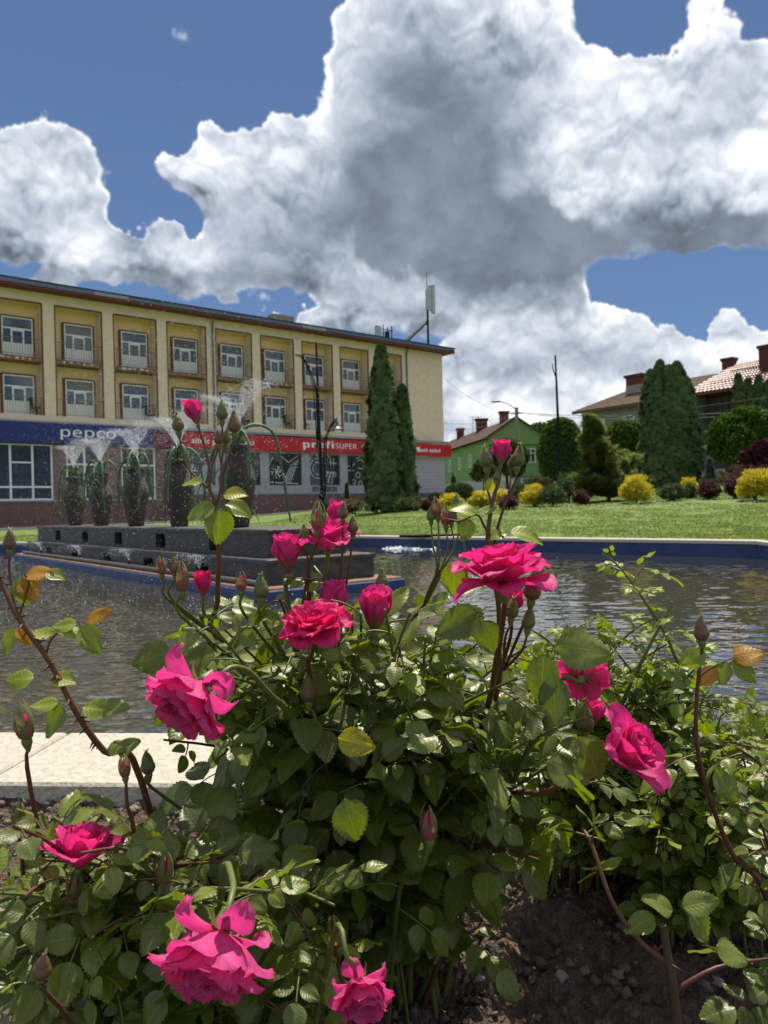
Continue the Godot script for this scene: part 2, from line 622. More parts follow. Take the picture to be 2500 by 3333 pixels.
	grainy("house_green", Color(0.42, 0.54, 0.32), Color(0.49, 0.60, 0.38), 2.5, 0.9, 0.1, 18)
	mat("house_green_dark", Color(0.20, 0.32, 0.17), 0.85)
	grainy("old_tile", Color(0.27, 0.20, 0.175), Color(0.43, 0.335, 0.29), 0.9, 0.9, 0.6, 19, 0.03)
	grainy("old_tile_grey", Color(0.34, 0.27, 0.22), Color(0.47, 0.39, 0.32), 0.9, 0.9, 0.6, 20, 0.03)
	mat("red_metal_roof", Color(0.37, 0.15, 0.18), 0.45, 0.45)
	grainy("chimney", Color(0.31, 0.16, 0.13), Color(0.42, 0.23, 0.19), 0.5, 0.9, 0.4, 21, 0.03)
	grainy("chimney_base", Color(0.52, 0.48, 0.43), Color(0.62, 0.58, 0.53), 0.6, 0.9, 0.3, 22, 0.03)
	grainy("house_grey", Color(0.42, 0.43, 0.39), Color(0.51, 0.52, 0.47), 3.0, 0.9, 0.1, 23)
	grainy("house_white", Color(0.66, 0.65, 0.62), Color(0.75, 0.74, 0.71), 2.0, 0.9, 0.1, 24)
	mat("concrete_post", Color(0.52, 0.51, 0.49), 0.9)
	mat("rail_grey", Color(0.30, 0.33, 0.40), 0.6)
	mat("window_dark", Color(0.16, 0.18, 0.20), 0.15, 0.6)
	mat("verandah", Color(0.27, 0.26, 0.25), 0.7)
	mat("wire", Color(0.30, 0.31, 0.33), 0.6)
	mat("antenna_panel", Color(0.68, 0.70, 0.71), 0.6)
	grainy("bark", Color(0.20, 0.15, 0.11), Color(0.33, 0.26, 0.20), 0.3, 0.95, 1.5, 25, 0.03)
	vcol("foliage", 0.8, Color(0.55, 0.65, 0.25), 0.35)
	vcol("conifer", 0.9, Color(0.18, 0.22, 0.1), 0.25)
	vcol("bright_foliage", 0.7, Color(0.75, 0.72, 0.2))
	vcol("red_foliage", 0.7, Color(0.5, 0.2, 0.25))
	mat("skin", Color(0.72, 0.52, 0.42), 0.7)
	mat("blue_cloth", Color(0.10, 0.42, 0.78), 0.85)
	mat("white_cloth", Color(0.82, 0.82, 0.84), 0.85)
	mat("dark_cloth", Color(0.09, 0.09, 0.11), 0.85)

# ---------------------------------------------------------------- ground
# world points are (x, y, -d): d metres ahead of the photographer
var POOL := [Vector2(-9.5, 3.25), Vector2(5.0, 1.92), Vector2(6.3, 13.1), Vector2(-0.9, 20.5), Vector2(-11.5, 21.8), Vector2(-14.0, 12.0)]
const RIGHT_D := [0.0, 13.0, 16.0, 20.0, 26.0, 36.0, 57.0, 75.0, 110.0, 200.0, 900.0]
const RIGHT_Y := [0.05, 0.12, 0.22, 0.46, 0.88, 1.28, 1.9, 2.5, 3.2, 4.0, 4.0]
const LEFT_D := [0.0, 20.0, 40.0, 90.0, 900.0]
const LEFT_Y := [0.05, 0.13, 0.30, 0.7, 1.5]
var hum := FastNoiseLite.new()


func along(ds: Array, ys: Array, d: float) -> float:
	for i in ds.size() - 1:
		if d < ds[i + 1]:
			return lerpf(ys[i], ys[i + 1], clampf((d - ds[i]) / (ds[i + 1] - ds[i]), 0.0, 1.0))
	return ys[ys.size() - 1]


func ground_y(x: float, z: float) -> float:
	var d := -z
	if d < 4.5:
		return -0.02
	var w := smoothstep(-16.0, 14.0, x)
	return lerpf(along(LEFT_D, LEFT_Y, d), along(RIGHT_D, RIGHT_Y, d), w)


func on_ground(px: float, d: float) -> Vector3:
	# the ground point seen in photo column px at depth d
	var p := P(px, 1650.0, d)
	return Vector3(p.x, ground_y(p.x, p.z), p.z)


func outline(extra: float) -> PackedVector2Array:
	var out := PackedVector2Array()
	for p: Vector2 in POOL:
		out.append(p)
	if extra == 0.0:
		return out
	var grown := Geometry2D.offset_polygon(out, extra, Geometry2D.JOIN_MITER)
	return grown[0]


func build_ground() -> void:
	hum.frequency = 0.35
	hum.fractal_octaves = 4
	hum.seed = 4
	# the lawn: rings that run out from the pool to the horizon
	var ring := outline(0.36)
	var pts := PackedVector2Array()
	for i in ring.size():
		var a := ring[i]
		var b := ring[(i + 1) % ring.size()]
		for s in 24:
			pts.append(a.lerp(b, s / 24.0))
	pts.append(pts[0])
	var steps := [0.0, 0.2, 0.5, 0.9, 1.4, 2.0, 2.8, 3.8, 5.0, 6.5, 8.0, 10.0, 12.5, 15.0, 18.0, 22.0, 27.0, 33.0, 40.0, 50.0, 65.0, 90.0, 140.0, 250.0, 450.0, 800.0]
	var grid := PackedVector3Array()
	for s: float in steps:
		for p in pts:
			var o := (p - Vector2(-3.0, 11.0)).normalized()
			var q := p + o * s
			var y := ground_y(q.x, -q.y)
			if s > 0.3 and q.y > 5.0:
				y += hum.get_noise_2d(q.x, q.y) * 0.05
			grid.append(Vector3(q.x, minf(y, 0.12) if s < 0.1 else y, -q.y))
	structure("lawn", MB.new().sheet(grid, pts.size(), PackedVector2Array(), Vector3.UP), M.lawn)
	# short grass standing on the lawn
	var tuft := MB.new()
	for i in 7:
		var a := i * 2.4
		var o := Vector3(cos(a), 0, sin(a))
		var s := o.cross(Vector3.UP) * 0.006
		var tip := o * (0.02 + 0.006 * i) + Vector3.UP * (0.055 - 0.003 * i)
		var base := o * 0.012
		var nn := (Vector3.UP * 0.7 + o * 0.4).normalized()
		tuft.tri(tuft.vert(base - s, nn), tuft.vert(base + s, nn), tuft.vert(tip, nn))
	var where := []
	var tints := []
	while where.size() < 60000:
		var d := 12.0 + 26.0 * pow(rng.randf(), 1.5)
		var p := P(rng.randf_range(-150, 2650), 1650, d)
		if Geometry2D.is_point_in_polygon(Vector2(p.x, -p.z), ring) or (p.x < -4.0 and d > 27.0):
			continue
		var sc := rng.randf_range(0.4, 0.95)
		where.append(Transform3D(Basis(Vector3.UP, rng.randf() * TAU).scaled(Vector3(sc, sc * rng.randf_range(0.7, 1.2), sc)), Vector3(p.x, ground_y(p.x, p.z) + hum.get_noise_2d(p.x, -p.z) * 0.05 - 0.005, p.z)))
		tints.append(Color(0.075, 0.135, 0.016).lerp(Color(0.17, 0.225, 0.034), clampf(rng.randf() * 0.6 + 0.2 + 1.1 * hum.get_noise_2d(p.x * 2.0, -p.z * 3.0), 0.0, 1.0)))
	tag(scatter("grass", tuft.mesh(), M.grass, where, tints, self), "short sunlit green grass on the bank behind the pool", "grass", "", "stuff")
	# daisies along the shrub border
	var daisy := MB.new().lathe([Vector2(0.0, 0.008), Vector2(0.018, 0.01), Vector2(0.02, 0.004), Vector2(0.0, 0.0)], Vector3.ZERO, 6)
	where = []
	for i in 260:
		var p := on_ground(rng.randf_range(1750, 2500), rng.randf_range(23.0, 25.5)) + Vector3(0, 0.07, 0)
		where.append(Transform3D(Basis.IDENTITY, p))
	tag(scatter("daisies", daisy.mesh(), M.foam, where, [], self), "tiny white daisies in the grass before the shrubs", "daisies", "", "stuff")
	# the bed the roses stand in
	var soil := PackedVector3Array()
	var fine := FastNoiseLite.new()
	fine.frequency = 9.0
	fine.fractal_octaves = 4
	fine.seed = 9
	for j in 150:
		for i in 260:
			var x := -2.6 + i * 0.02
			var z := 0.6 - j * 0.0205
			soil.append(Vector3(x, soil_y(x, z) + fine.get_noise_2d(x, z) * 0.040 + fine.get_noise_2d(x * 3.1 + 40.0, z * 3.1) * 0.014, z))
	structure("soil", MB.new().sheet(soil, 260, PackedVector2Array(), Vector3.UP), M.soil)
	var shapes: Array[ArrayMesh] = []
	for k in 4:
		var b := MB.new()
		var sp := SphereMesh.new()
		sp.radial_segments = 9
		sp.rings = 6
		var arr := sp.get_mesh_arrays()
		var vs: PackedVector3Array = arr[Mesh.ARRAY_VERTEX]
		for q in vs:
			var s := q * 2.0
			b.vert(s * (0.75 + 0.8 * fine.get_noise_3dv(s * 0.09 + Vector3(k * 7.0, 0, 0)) + 0.45 * fine.get_noise_3dv(s * 0.3)) * Vector3(1.0, 0.75, 0.9), s.normalized())
		b.k = arr[Mesh.ARRAY_INDEX]
		shapes.append(b.mesh())
	for k in 4:
		where = []
		tints = []
		for i in 3200:
			var x := rng.randf_range(-1.3, 1.6)
			var z := -rng.randf_range(0.55, 2.05)
			var r := 0.0022 + 0.013 * pow(rng.randf(), 4.5)
			where.append(Transform3D(Basis.from_euler(Vector3(rng.randf() * 6.0, rng.randf() * 6.0, rng.randf() * 6.0)).scaled(Vector3.ONE * r), Vector3(x, soil_y(x, z) + fine.get_noise_2d(x, z) * 0.040 + r * 0.2, z)))
			tints.append(Color(0.085, 0.064, 0.046).lerp(Color(0.18, 0.142, 0.108), rng.randf()))
		tag(scatter(numbered("soil_clods"), shapes[k], M.clod, where, tints, self), "dry brown crumbly soil clods in the rose bed", "soil clods", "", "stuff")
	# flat stones and dry leaves lying on the bed
	for q: Array in [[1610, 3110, 0.030, "largest pale stone in the bed, half sunk under the hanging rose leaves"], [1560, 3180, 0.022, "flattish pale stone just before the largest stone"], [1480, 3090, 0.018, "small pale stone at the foot of the large rose bush"], [2340, 3190, 0.020, "pale stone beyond the pruned rose stub"], [1820, 3170, 0.026, "pale stone in open soil between the bush and the stub"], [1520, 3265, 0.02, "small pale stone alone in the open dark soil"]]:
		var at := on_y(q[0], q[1], 0.03)
		at.y = soil_y(at.x, at.z) + 0.012
		var st := part(numbered("stone"), shapes[int(q[0]) % 4], M.paving, self, Transform3D(Basis(Vector3.UP, q[0]).scaled(Vector3(q[2], q[2] * 0.7, q[2] * 1.1) * 0.62), at))
		tag(st, q[3], "stone", "stones in the rose bed")


func soil_y(x: float, z: float) -> float:
	var near := smoothstep(-2.1, -1.2, z)
	return lerpf(0.095, 0.015, near) + 0.03 * sin(x * 4.1 + z * 2.0) * sin(z * 5.0 + 0.6) * near


# ---------------------------------------------------------------- pool
func build_pool() -> void:
	var inner := outline(0.0)
	var outer := outline(0.43)
	var bedy := WATER - 0.34
	# coping: one slab after another round the rim
	var cop := Node3D.new()
	cop.name = "pool_coping"
	add_child(cop)
	cop.set_meta("kind", "structure")
	var meshes := {}
	for i in inner.size():
		var a := inner[i]
		var b := inner[(i + 1) % inner.size()]
		var dir := (b - a).normalized()
		var out := Vector2(dir.y, -dir.x)
		if Geometry2D.is_point_in_polygon((a + b) * 0.5 + out * 0.1, inner):
			out = -out
		var length := a.distance_to(b)
		var count := int(round(length / 1.25))
		var step := length / count
		if not meshes.has(i):
			meshes[i] = MB.new().slab(Vector3.ZERO, Vector3(step - 0.008, 0.06, 0.46), Basis.IDENTITY, 0.008).mesh()
		for s in count:
			var c := a + dir * (s + 0.5) * step + out * 0.20
			part("coping_slab", meshes[i], M.coping, cop, Transform3D(Basis(Vector3(dir.x, 0, -dir.y), Vector3.UP, Vector3(dir.x, 0, -dir.y).cross(Vector3.UP)).rotated(Vector3.UP, jit(0.002)), Vector3(c.x, 0.12 + jit(0.0015), -c.y)))
	# the basin under it
	var wall := MB.new()
	var kerb := MB.new()
	for i in inner.size():
		var a := inner[i]
		var b := inner[(i + 1) % inner.size()]
		wall.quad(Vector3(a.x, bedy, -a.y), Vector3(b.x, bedy, -b.y), Vector3(b.x, 0.09, -b.y), Vector3(a.x, 0.09, -a.y))
		var o0 := outer[i]
		var o1 := outer[(i + 1) % outer.size()]
		kerb.quad(Vector3(o0.x, -0.2, -o0.y) , Vector3(o1.x, -0.2, -o1.y), Vector3(o1.x, 0.09, -o1.y), Vector3(o0.x, 0.09, -o0.y))
	structure("pool_wall", wall, M.pool_paint)
	structure("pool_kerb", kerb, M.chimney_base)
	var bed := MB.new()
	bed.quad(Vector3(-16, bedy, -1), Vector3(9, bedy, -1), Vector3(9, bedy, -23), Vector3(-16, bedy, -23), Vector3.UP)
	structure("pool_bed", bed, M.pool_bed)
	var stone := MB.new().lathe([Vector2(0.0, 0.5), Vector2(0.5, 0.42), Vector2(0.9, 0.15), Vector2(1.0, -0.1), Vector2(0.6, -0.4)], Vector3.ZERO, 9)
	var where := []
	var tints := []
	for i in 5200:
		var d := 2.3 + 9.0 * pow(rng.randf(), 2.0)
		var x := rng.randf_range(-0.62, 0.62) * (d + 1.0)
		var r := rng.randf_range(0.014, 0.042)
		where.append(Transform3D(Basis(Vector3.UP, rng.randf() * TAU).scaled(Vector3(r, r * 0.6, r * rng.randf_range(0.6, 1.0))), Vector3(x, bedy + 0.008, -d)))
		tints.append(Color(0.045, 0.038, 0.028).lerp(Color(0.13, 0.10, 0.07), pow(rng.randf(), 2.0)))
	tag(scatter("pool_pebbles", stone.mesh(), M.pebble, where, tints, self), "brown pebbles under the shallow pool water", "pebbles", "", "stuff")
	# the water: long ripples everywhere, choppy where the fountain falls
	var wave: Array[FastNoiseLite] = []
	for f: float in [1.4, 4.5, 11.0]:
		var n := FastNoiseLite.new()
		n.frequency = f
		n.fractal_octaves = 2
		n.seed = int(f * 10)
		wave.append(n)
	var pts := PackedVector3Array()
	var cols := 420
	var rows := 520
	for j in rows:
		var d := 1.9 * pow(22.5 / 1.9, j / float(rows - 1))
		for i in cols:
			var x := lerpf(-0.78, 0.62, i / float(cols - 1)) * (d + 2.0)
			var chop := splash(x, d)
			var y := 0.005 * wave[0].get_noise_2d(x, d * 1.5) + 0.0030 * wave[1].get_noise_2d(x * 0.7, d * 1.6) + (0.0010 + 0.009 * chop) * wave[2].get_noise_2d(x, d * 1.3)
			pts.append(Vector3(x, WATER + y, -d))
	structure("water", MB.new().sheet(pts, cols, PackedVector2Array(), Vector3.UP), M.water)
	# a low rush of foam by the far wall
	var foam := MB.new().lathe([Vector2(0.0, 1.0), Vector2(0.7, 0.7), Vector2(1.0, 0.0)], Vector3.ZERO, 6)
	where = []
	for i in 110:
		var p := on_y(rng.randf_range(1265, 1400), 1786, WATER) + Vector3(jit(0.25), 0.0, jit(0.5))
		var r := rng.randf_range(0.015, 0.05)
		where.append(Transform3D(Basis.IDENTITY.scaled(Vector3(r, r * rng.randf_range(0.5, 1.6), r)), p))
	tag(scatter("foam", foam.mesh(), M.foam, where, [], self), "white foam where an underwater jet breaks the surface", "foam", "", "stuff")


# how much falling spray troubles the water at (x, d)
func splash(x: float, d: float) -> float:
	var q := Vector2(x, d) - Vector2(-1.36, 8.38)
	var s := q.dot(Vector2(-0.6, 0.8))
	var t := q.dot(Vector2(0.8, 0.6))
	var e := smoothstep(-4.0, -0.9, t) * (1.0 - smoothstep(2.6, 5.5, t))
	return e * smoothstep(-3.0, 0.5, s) * 1.0


# ---------------------------------------------------------------- fountain
func plinth_at(s: float, t: float, y: float) -> Vector3:
	return Vector3(-1.36 - 0.6 * s + 0.8 * t, y, -8.38 - 0.8 * s - 0.6 * t)


func build_fountain() -> void:
	var b := Basis(Vector3(-0.6, 0, -0.8), Vector3.UP, Vector3(-0.6, 0, -0.8).cross(Vector3.UP))
	var o := thing("fountain_plinth", "long dark wet concrete plinth with square holes, standing in the pool under the vases", "plinth", plinth_at(6.0, 1.0, WATER - 0.34))
	var inv := -o.position
	# the blue curb round its foot
	var curb := MB.new().slab(inv + plinth_at(6.15, 1.0, -0.20), Vector3(12.3, 0.36, 2.0), b, 0.015)
	built("base_curb", curb, M.pool_paint, o)
	built("base_top", MB.new().slab(inv + plinth_at(6.15, 1.0, -0.012), Vector3(12.24, 0.03, 1.94), b, 0.01), M.slab_edge, o)
	# the tiers: front and back walls pierced by square holes, with lids
	for tier: Array in [[0.30, 11.95, 0.25, 1.75, 0.003, 0.30, 0.12, 0.09], [0.62, 11.9, 0.45, 1.55, 0.30, 0.635, 0.21, 0.10]]:
		var s0: float = tier[0]
		var s1: float = tier[1]
		var y0: float = tier[4]
		var y1: float = tier[5] - 0.05
		var hole: float = tier[6]
		for side in 2:
			var t: float = tier[2] + 0.06 if side == 0 else tier[3] - 0.06
			var wall := MB.new()
			var from := s0
			for c: float in [2.1, 4.1, 6.1, 8.1, 10.1, 99.0]:
				var to := minf(c - 0.2, s1)
				wall.box(inv + plinth_at((from + to) * 0.5, t, (y0 + y1) * 0.5), Vector3(to - from, y1 - y0, 0.12), b)
				if c < 90.0:
					var lo := (y0 + y1) * 0.5 - hole * 0.5
					wall.box(inv + plinth_at(c, t, (y0 + lo) * 0.5), Vector3(0.4, lo - y0, 0.12), b)
					wall.box(inv + plinth_at(c, t, (y1 + lo + hole) * 0.5), Vector3(0.4, y1 - lo - hole, 0.12), b)
				from = c + 0.2
			built("pierced_wall", wall, M.wet_concrete, o)
		for e in 2:
			var s := s0 + 0.06 if e == 0 else s1 - 0.06
			built("end_wall", MB.new().box(inv + plinth_at(s, 1.0, (y0 + y1) * 0.5), Vector3(0.12, y1 - y0, tier[3] - tier[2] - 0.24), b), M.wet_concrete, o)
		built("lid", MB.new().slab(inv + plinth_at((s0 + s1) * 0.5, 1.0, tier[5] - 0.025), Vector3(s1 - s0 + 0.04, 0.05, tier[3] - tier[2] + 0.04), b, 0.01), M.wet_concrete, o)
	# supply pipe with low jets
	var pipe := thing("water_pipe", "grey supply pipe laid along the foot of the dark plinth", "pipe", plinth_at(6.0, 0.12, 0.035))
	built("pipe_run", MB.new().tube([plinth_at(0.1, 0.13, 0.04) - pipe.position, plinth_at(11.9, 0.13, 0.04) - pipe.position], [0.035], 8), M.pipe, pipe)
	for s: float in [1.9, 4.6, 7.3, 10.2]:
		built("jet_nozzle", MB.new().tube([plinth_at(s, 0.13, 0.05) - pipe.position, plinth_at(s, 0.13, 0.13) - pipe.position], [0.018, 0.01], 6), M.dark_metal, pipe)
	# five vases
	var names := ["dark stone vase at the far end of the plinth, its tendrils hugging the rim", "dark stone vase second from the far end of the plinth", "dark stone vase in the middle of the plinth row", "dark stone vase second from the near end of the plinth, behind rose buds", "dark stone vase at the near end of the plinth, one green tendril arching far out"]
	var profile := [Vector2(0.0, 0.0), Vector2(0.13, 0.0), Vector2(0.14, 0.02), Vector2(0.155, 0.1), Vector2(0.195, 0.3), Vector2(0.23, 0.5), Vector2(0.245, 0.6), Vector2(0.24, 0.66), Vector2(0.215, 0.76), Vector2(0.165, 0.88), Vector2(0.142, 0.95), Vector2(0.145, 1.0), Vector2(0.18, 1.05), Vector2(0.192, 1.075), Vector2(0.185, 1.095), Vector2(0.15, 1.09), Vector2(0.13, 1.05), Vector2(0.12, 0.9), Vector2(0.0, 0.88)]
	var vase_mesh := MB.new().lathe(profile, Vector3.ZERO, 28).mesh()
	var drop := MB.new()
	var six := [Vector3.UP, Vector3.DOWN, Vector3.RIGHT, Vector3.LEFT, Vector3.FORWARD, Vector3.BACK]
	for p: Vector3 in six:
		drop.vert(p, p)
	for f: Array in [[0, 2, 4], [0, 4, 3], [0, 3, 5], [0, 5, 2], [1, 2, 4], [1, 4, 3], [1, 3, 5], [1, 5, 2]]:
		drop.tri(f[0], f[1], f[2])
	var drop_mesh := drop.mesh()
	var spots := [10.8, 8.85, 6.75, 4.68, 2.52]
	for i in 5:
		var foot := plinth_at(spots[i], 1.0, 0.635)
		var v := thing("fountain_vase", names[i], "vase", foot, "vases on the fountain plinth")
		v.rotation.y = i * 1.3
		var grow := 1.0 if i < 4 else 1.07
		part("vase_body", vase_mesh, M.vase, v, Transform3D(Basis.IDENTITY.scaled(Vector3.ONE * grow), Vector3.ZERO))
		built("nozzle", MB.new().tube([Vector3(0, 0.9, 0), Vector3(0, 1.30 * grow, 0)], [0.016, 0.012], 8), M.dark_metal, v)
		var count := 6
		for k in count:
			var a := 0.93 + (PI if k % 2 else 0.0) + (k / 2 - 1.0) * 0.75 + jit(0.2)
			# the branches fan out mostly along the row
			var dir := Vector3(cos(a), 0, sin(a)) * Basis(Vector3.UP, v.rotation.y)
			var reach := rng.randf_range(0.32, 0.52)
			var low := rng.randf_range(0.15, 0.65)
			var high := rng.randf_range(1.22, 1.36)
			if i == 4 and k == 0:
				dir = Vector3(0.93, 0, -0.36).rotated(Vector3.UP, -v.rotation.y)
				reach = 0.78
				low = 0.06
				high = 1.46
			var path := spline([dir * 0.05 + Vector3(0, 0.95, 0), dir * 0.08 + Vector3(0, high - 0.10, 0), dir * reach * 0.42 + Vector3(jit(0.02), high, jit(0.02)), dir * reach * 0.72 + Vector3(0, high - 0.16, 0), dir * reach * 0.88 + Vector3(jit(0.03), lerpf(high, low, 0.5), jit(0.03)), dir * reach + Vector3(jit(0.05), low, jit(0.05))], 4)
			var rad := []
			for q in path.size():
				rad.append(lerpf(0.031, 0.013, float(q) / path.size()) * (1.25 if q % 5 == 2 else 1.0))
			var tn := built("tendril", MB.new().tube(path, rad, 7), M.tendril, v)
			for r in 3:
				var roots := MB.new()
				var st: Vector3 = path[path.size() - 1 - r * 2]
				var aa := rng.randf() * TAU
				var len := rng.randf_range(0.12, 0.3)
				var e := st + Vector3(cos(aa) * len * 0.6, -len, sin(aa) * len * 0.6)
				e.y = maxf(e.y, 0.02)
				roots.tube(bent(st, e, Vector3(cos(aa), 0.4, sin(aa)) * 0.035, 4), [0.011, 0.010, 0.008, 0.006, 0.004], 5)
				built("rootlet", roots, M.tendril, tn)
		# the fan of spray above it: fine drops on steep parabolas
		var where := []
		for q in 5200:
			var edge := rng.randf() < 0.6
			var out: float = 0.8 * signf(jit(1.0)) if edge else jit(0.8)
			var az := Vector3(-0.6, 0, -0.8) * out + Vector3(0.8, 0, -0.6) * jit(0.25)
			var tt := 0.40 * pow(rng.randf(), 1.5) if edge else 0.75 * pow(rng.randf(), 0.9)
			var sp := rng.randf_range(0.96, 1.03) if edge else rng.randf_range(0.7, 1.1)
			var p := az * sp * tt * 2.9 + Vector3.UP * (3.3 * sp * tt - 4.9 * tt * tt)
			p += Vector3(jit(0.06), jit(0.06), jit(0.06)) * tt * (0.9 if edge else 3.0)
			var r := rng.randf_range(0.0026, 0.0055)
			where.append(Transform3D(Basis.IDENTITY.scaled(Vector3.ONE * r), foot + Vector3(0, 1.30 * grow, 0) + p))
		for q in 1500:
			var aa := rng.randf() * TAU
			var p := Vector3(cos(aa), 0, sin(aa)) * 1.6 * sqrt(rng.randf())
			p.y = rng.randf_range(-1.5, 2.2)
			var r := rng.randf_range(0.0025, 0.006)
			where.append(Transform3D(Basis.IDENTITY.scaled(Vector3.ONE * r), foot + Vector3(0, 1.0, 0) + p))
		tag(scatter(numbered("water_spray"), drop_mesh, M.droplet, where, [], self), "fan of fine white water drops sprayed from a vase nozzle", "spray", "sprays above the vases", "stuff")
	# drops thrown up from the water before the plinth
	var where := []
	for q in 1700:
		var s := rng.randf_range(-1.5, 12.0)
		var t := -rng.randf_range(0.1, 2.8) if rng.randf() < 0.7 else rng.randf_range(2.1, 4.5)
		var r := rng.randf_range(0.002, 0.0055)
		where.append(Transform3D(Basis.IDENTITY.scaled(Vector3.ONE * r), plinth_at(s, t, WATER + 0.01 + 0.30 * pow(rng.randf(), 3.0))))
	for s: float in [1.9, 4.6, 7.3, 10.2]:
		for q in 420:
			var tt := 0.38 * rng.randf()
			var a := jit(1.0)
			var p := plinth_at(s, 0.13, 0.13) + (Vector3(-0.6, 0, -0.8) * a * 1.6 - Vector3(0.8, 0, -0.6) * rng.randf_range(0.1, 0.9)) * tt + Vector3.UP * (1.7 * tt - 4.0 * tt * tt)
			where.append(Transform3D(Basis.IDENTITY.scaled(Vector3.ONE * rng.randf_range(0.002, 0.005)), p))
	tag(scatter("splash_drops", drop_mesh, M.droplet, where, [], self), "glinting drops splashing from the pool beside the plinth", "splash", "", "stuff")

# ---------------------------------------------------------------- the apartment building
const ET := Vector3(0.766, 0, -0.643)     # along its front, away from the photographer
const EN := Vector3(0.643, 0, 0.766)      # out of its front
const FRONT := Vector3(-19.9, 0, -40.0)
var fb := Basis(ET, Vector3.UP, EN)


func fa(t: float, y: float, out := 0.0) -> Vector3:
	return FRONT + ET * t + Vector3.UP * y + EN * out


# a box on the front, from t0 to t1, y0 to y1 and between two distances from the front plane
func fbox(m: MB, t0: float, t1: float, y0: float, y1: float, o0: float, o1: float) -> MB:
	return m.box(fa((t0 + t1) * 0.5, (y0 + y1) * 0.5, (o0 + o1) * 0.5), Vector3(absf(t1 - t0), absf(y1 - y0), absf(o1 - o0)), fb)


func letters(s: String, parent: Node3D, t0: float, t1: float, y0: float, y1: float, out: float, bold := false, material: Material = null) -> void:
	var tm := TextMesh.new()
	var f := SystemFont.new()
	f.font_names = PackedStringArray(["Droid Sans"])
	f.font_weight = 700 if bold else 400
	tm.font = f
	tm.text = s
	tm.font_size = 64
	tm.pixel_size = 0.01
	tm.depth = 0.04
	tm.curve_step = 1.0
	var bb := tm.get_aabb()
	var sx := (t1 - t0) / bb.size.x
	var sy := (y1 - y0) / bb.size.y
	var b := Basis(ET * sx, Vector3.UP * sy, EN)
	var c := bb.get_center()
	part("lettering", tm, material if material else M.sign_white, parent, Transform3D(b, fa((t0 + t1) * 0.5, (y0 + y1) * 0.5, out) - b * Vector3(c.x, c.y, 0)))


func glazing(parent: Node3D, t0: float, t1: float, y0: float, y1: float, o: float) -> void:
	built("pane", fbox(MB.new(), t0, t1, y0, y1, o - 0.006, o + 0.006), M.glass, parent)


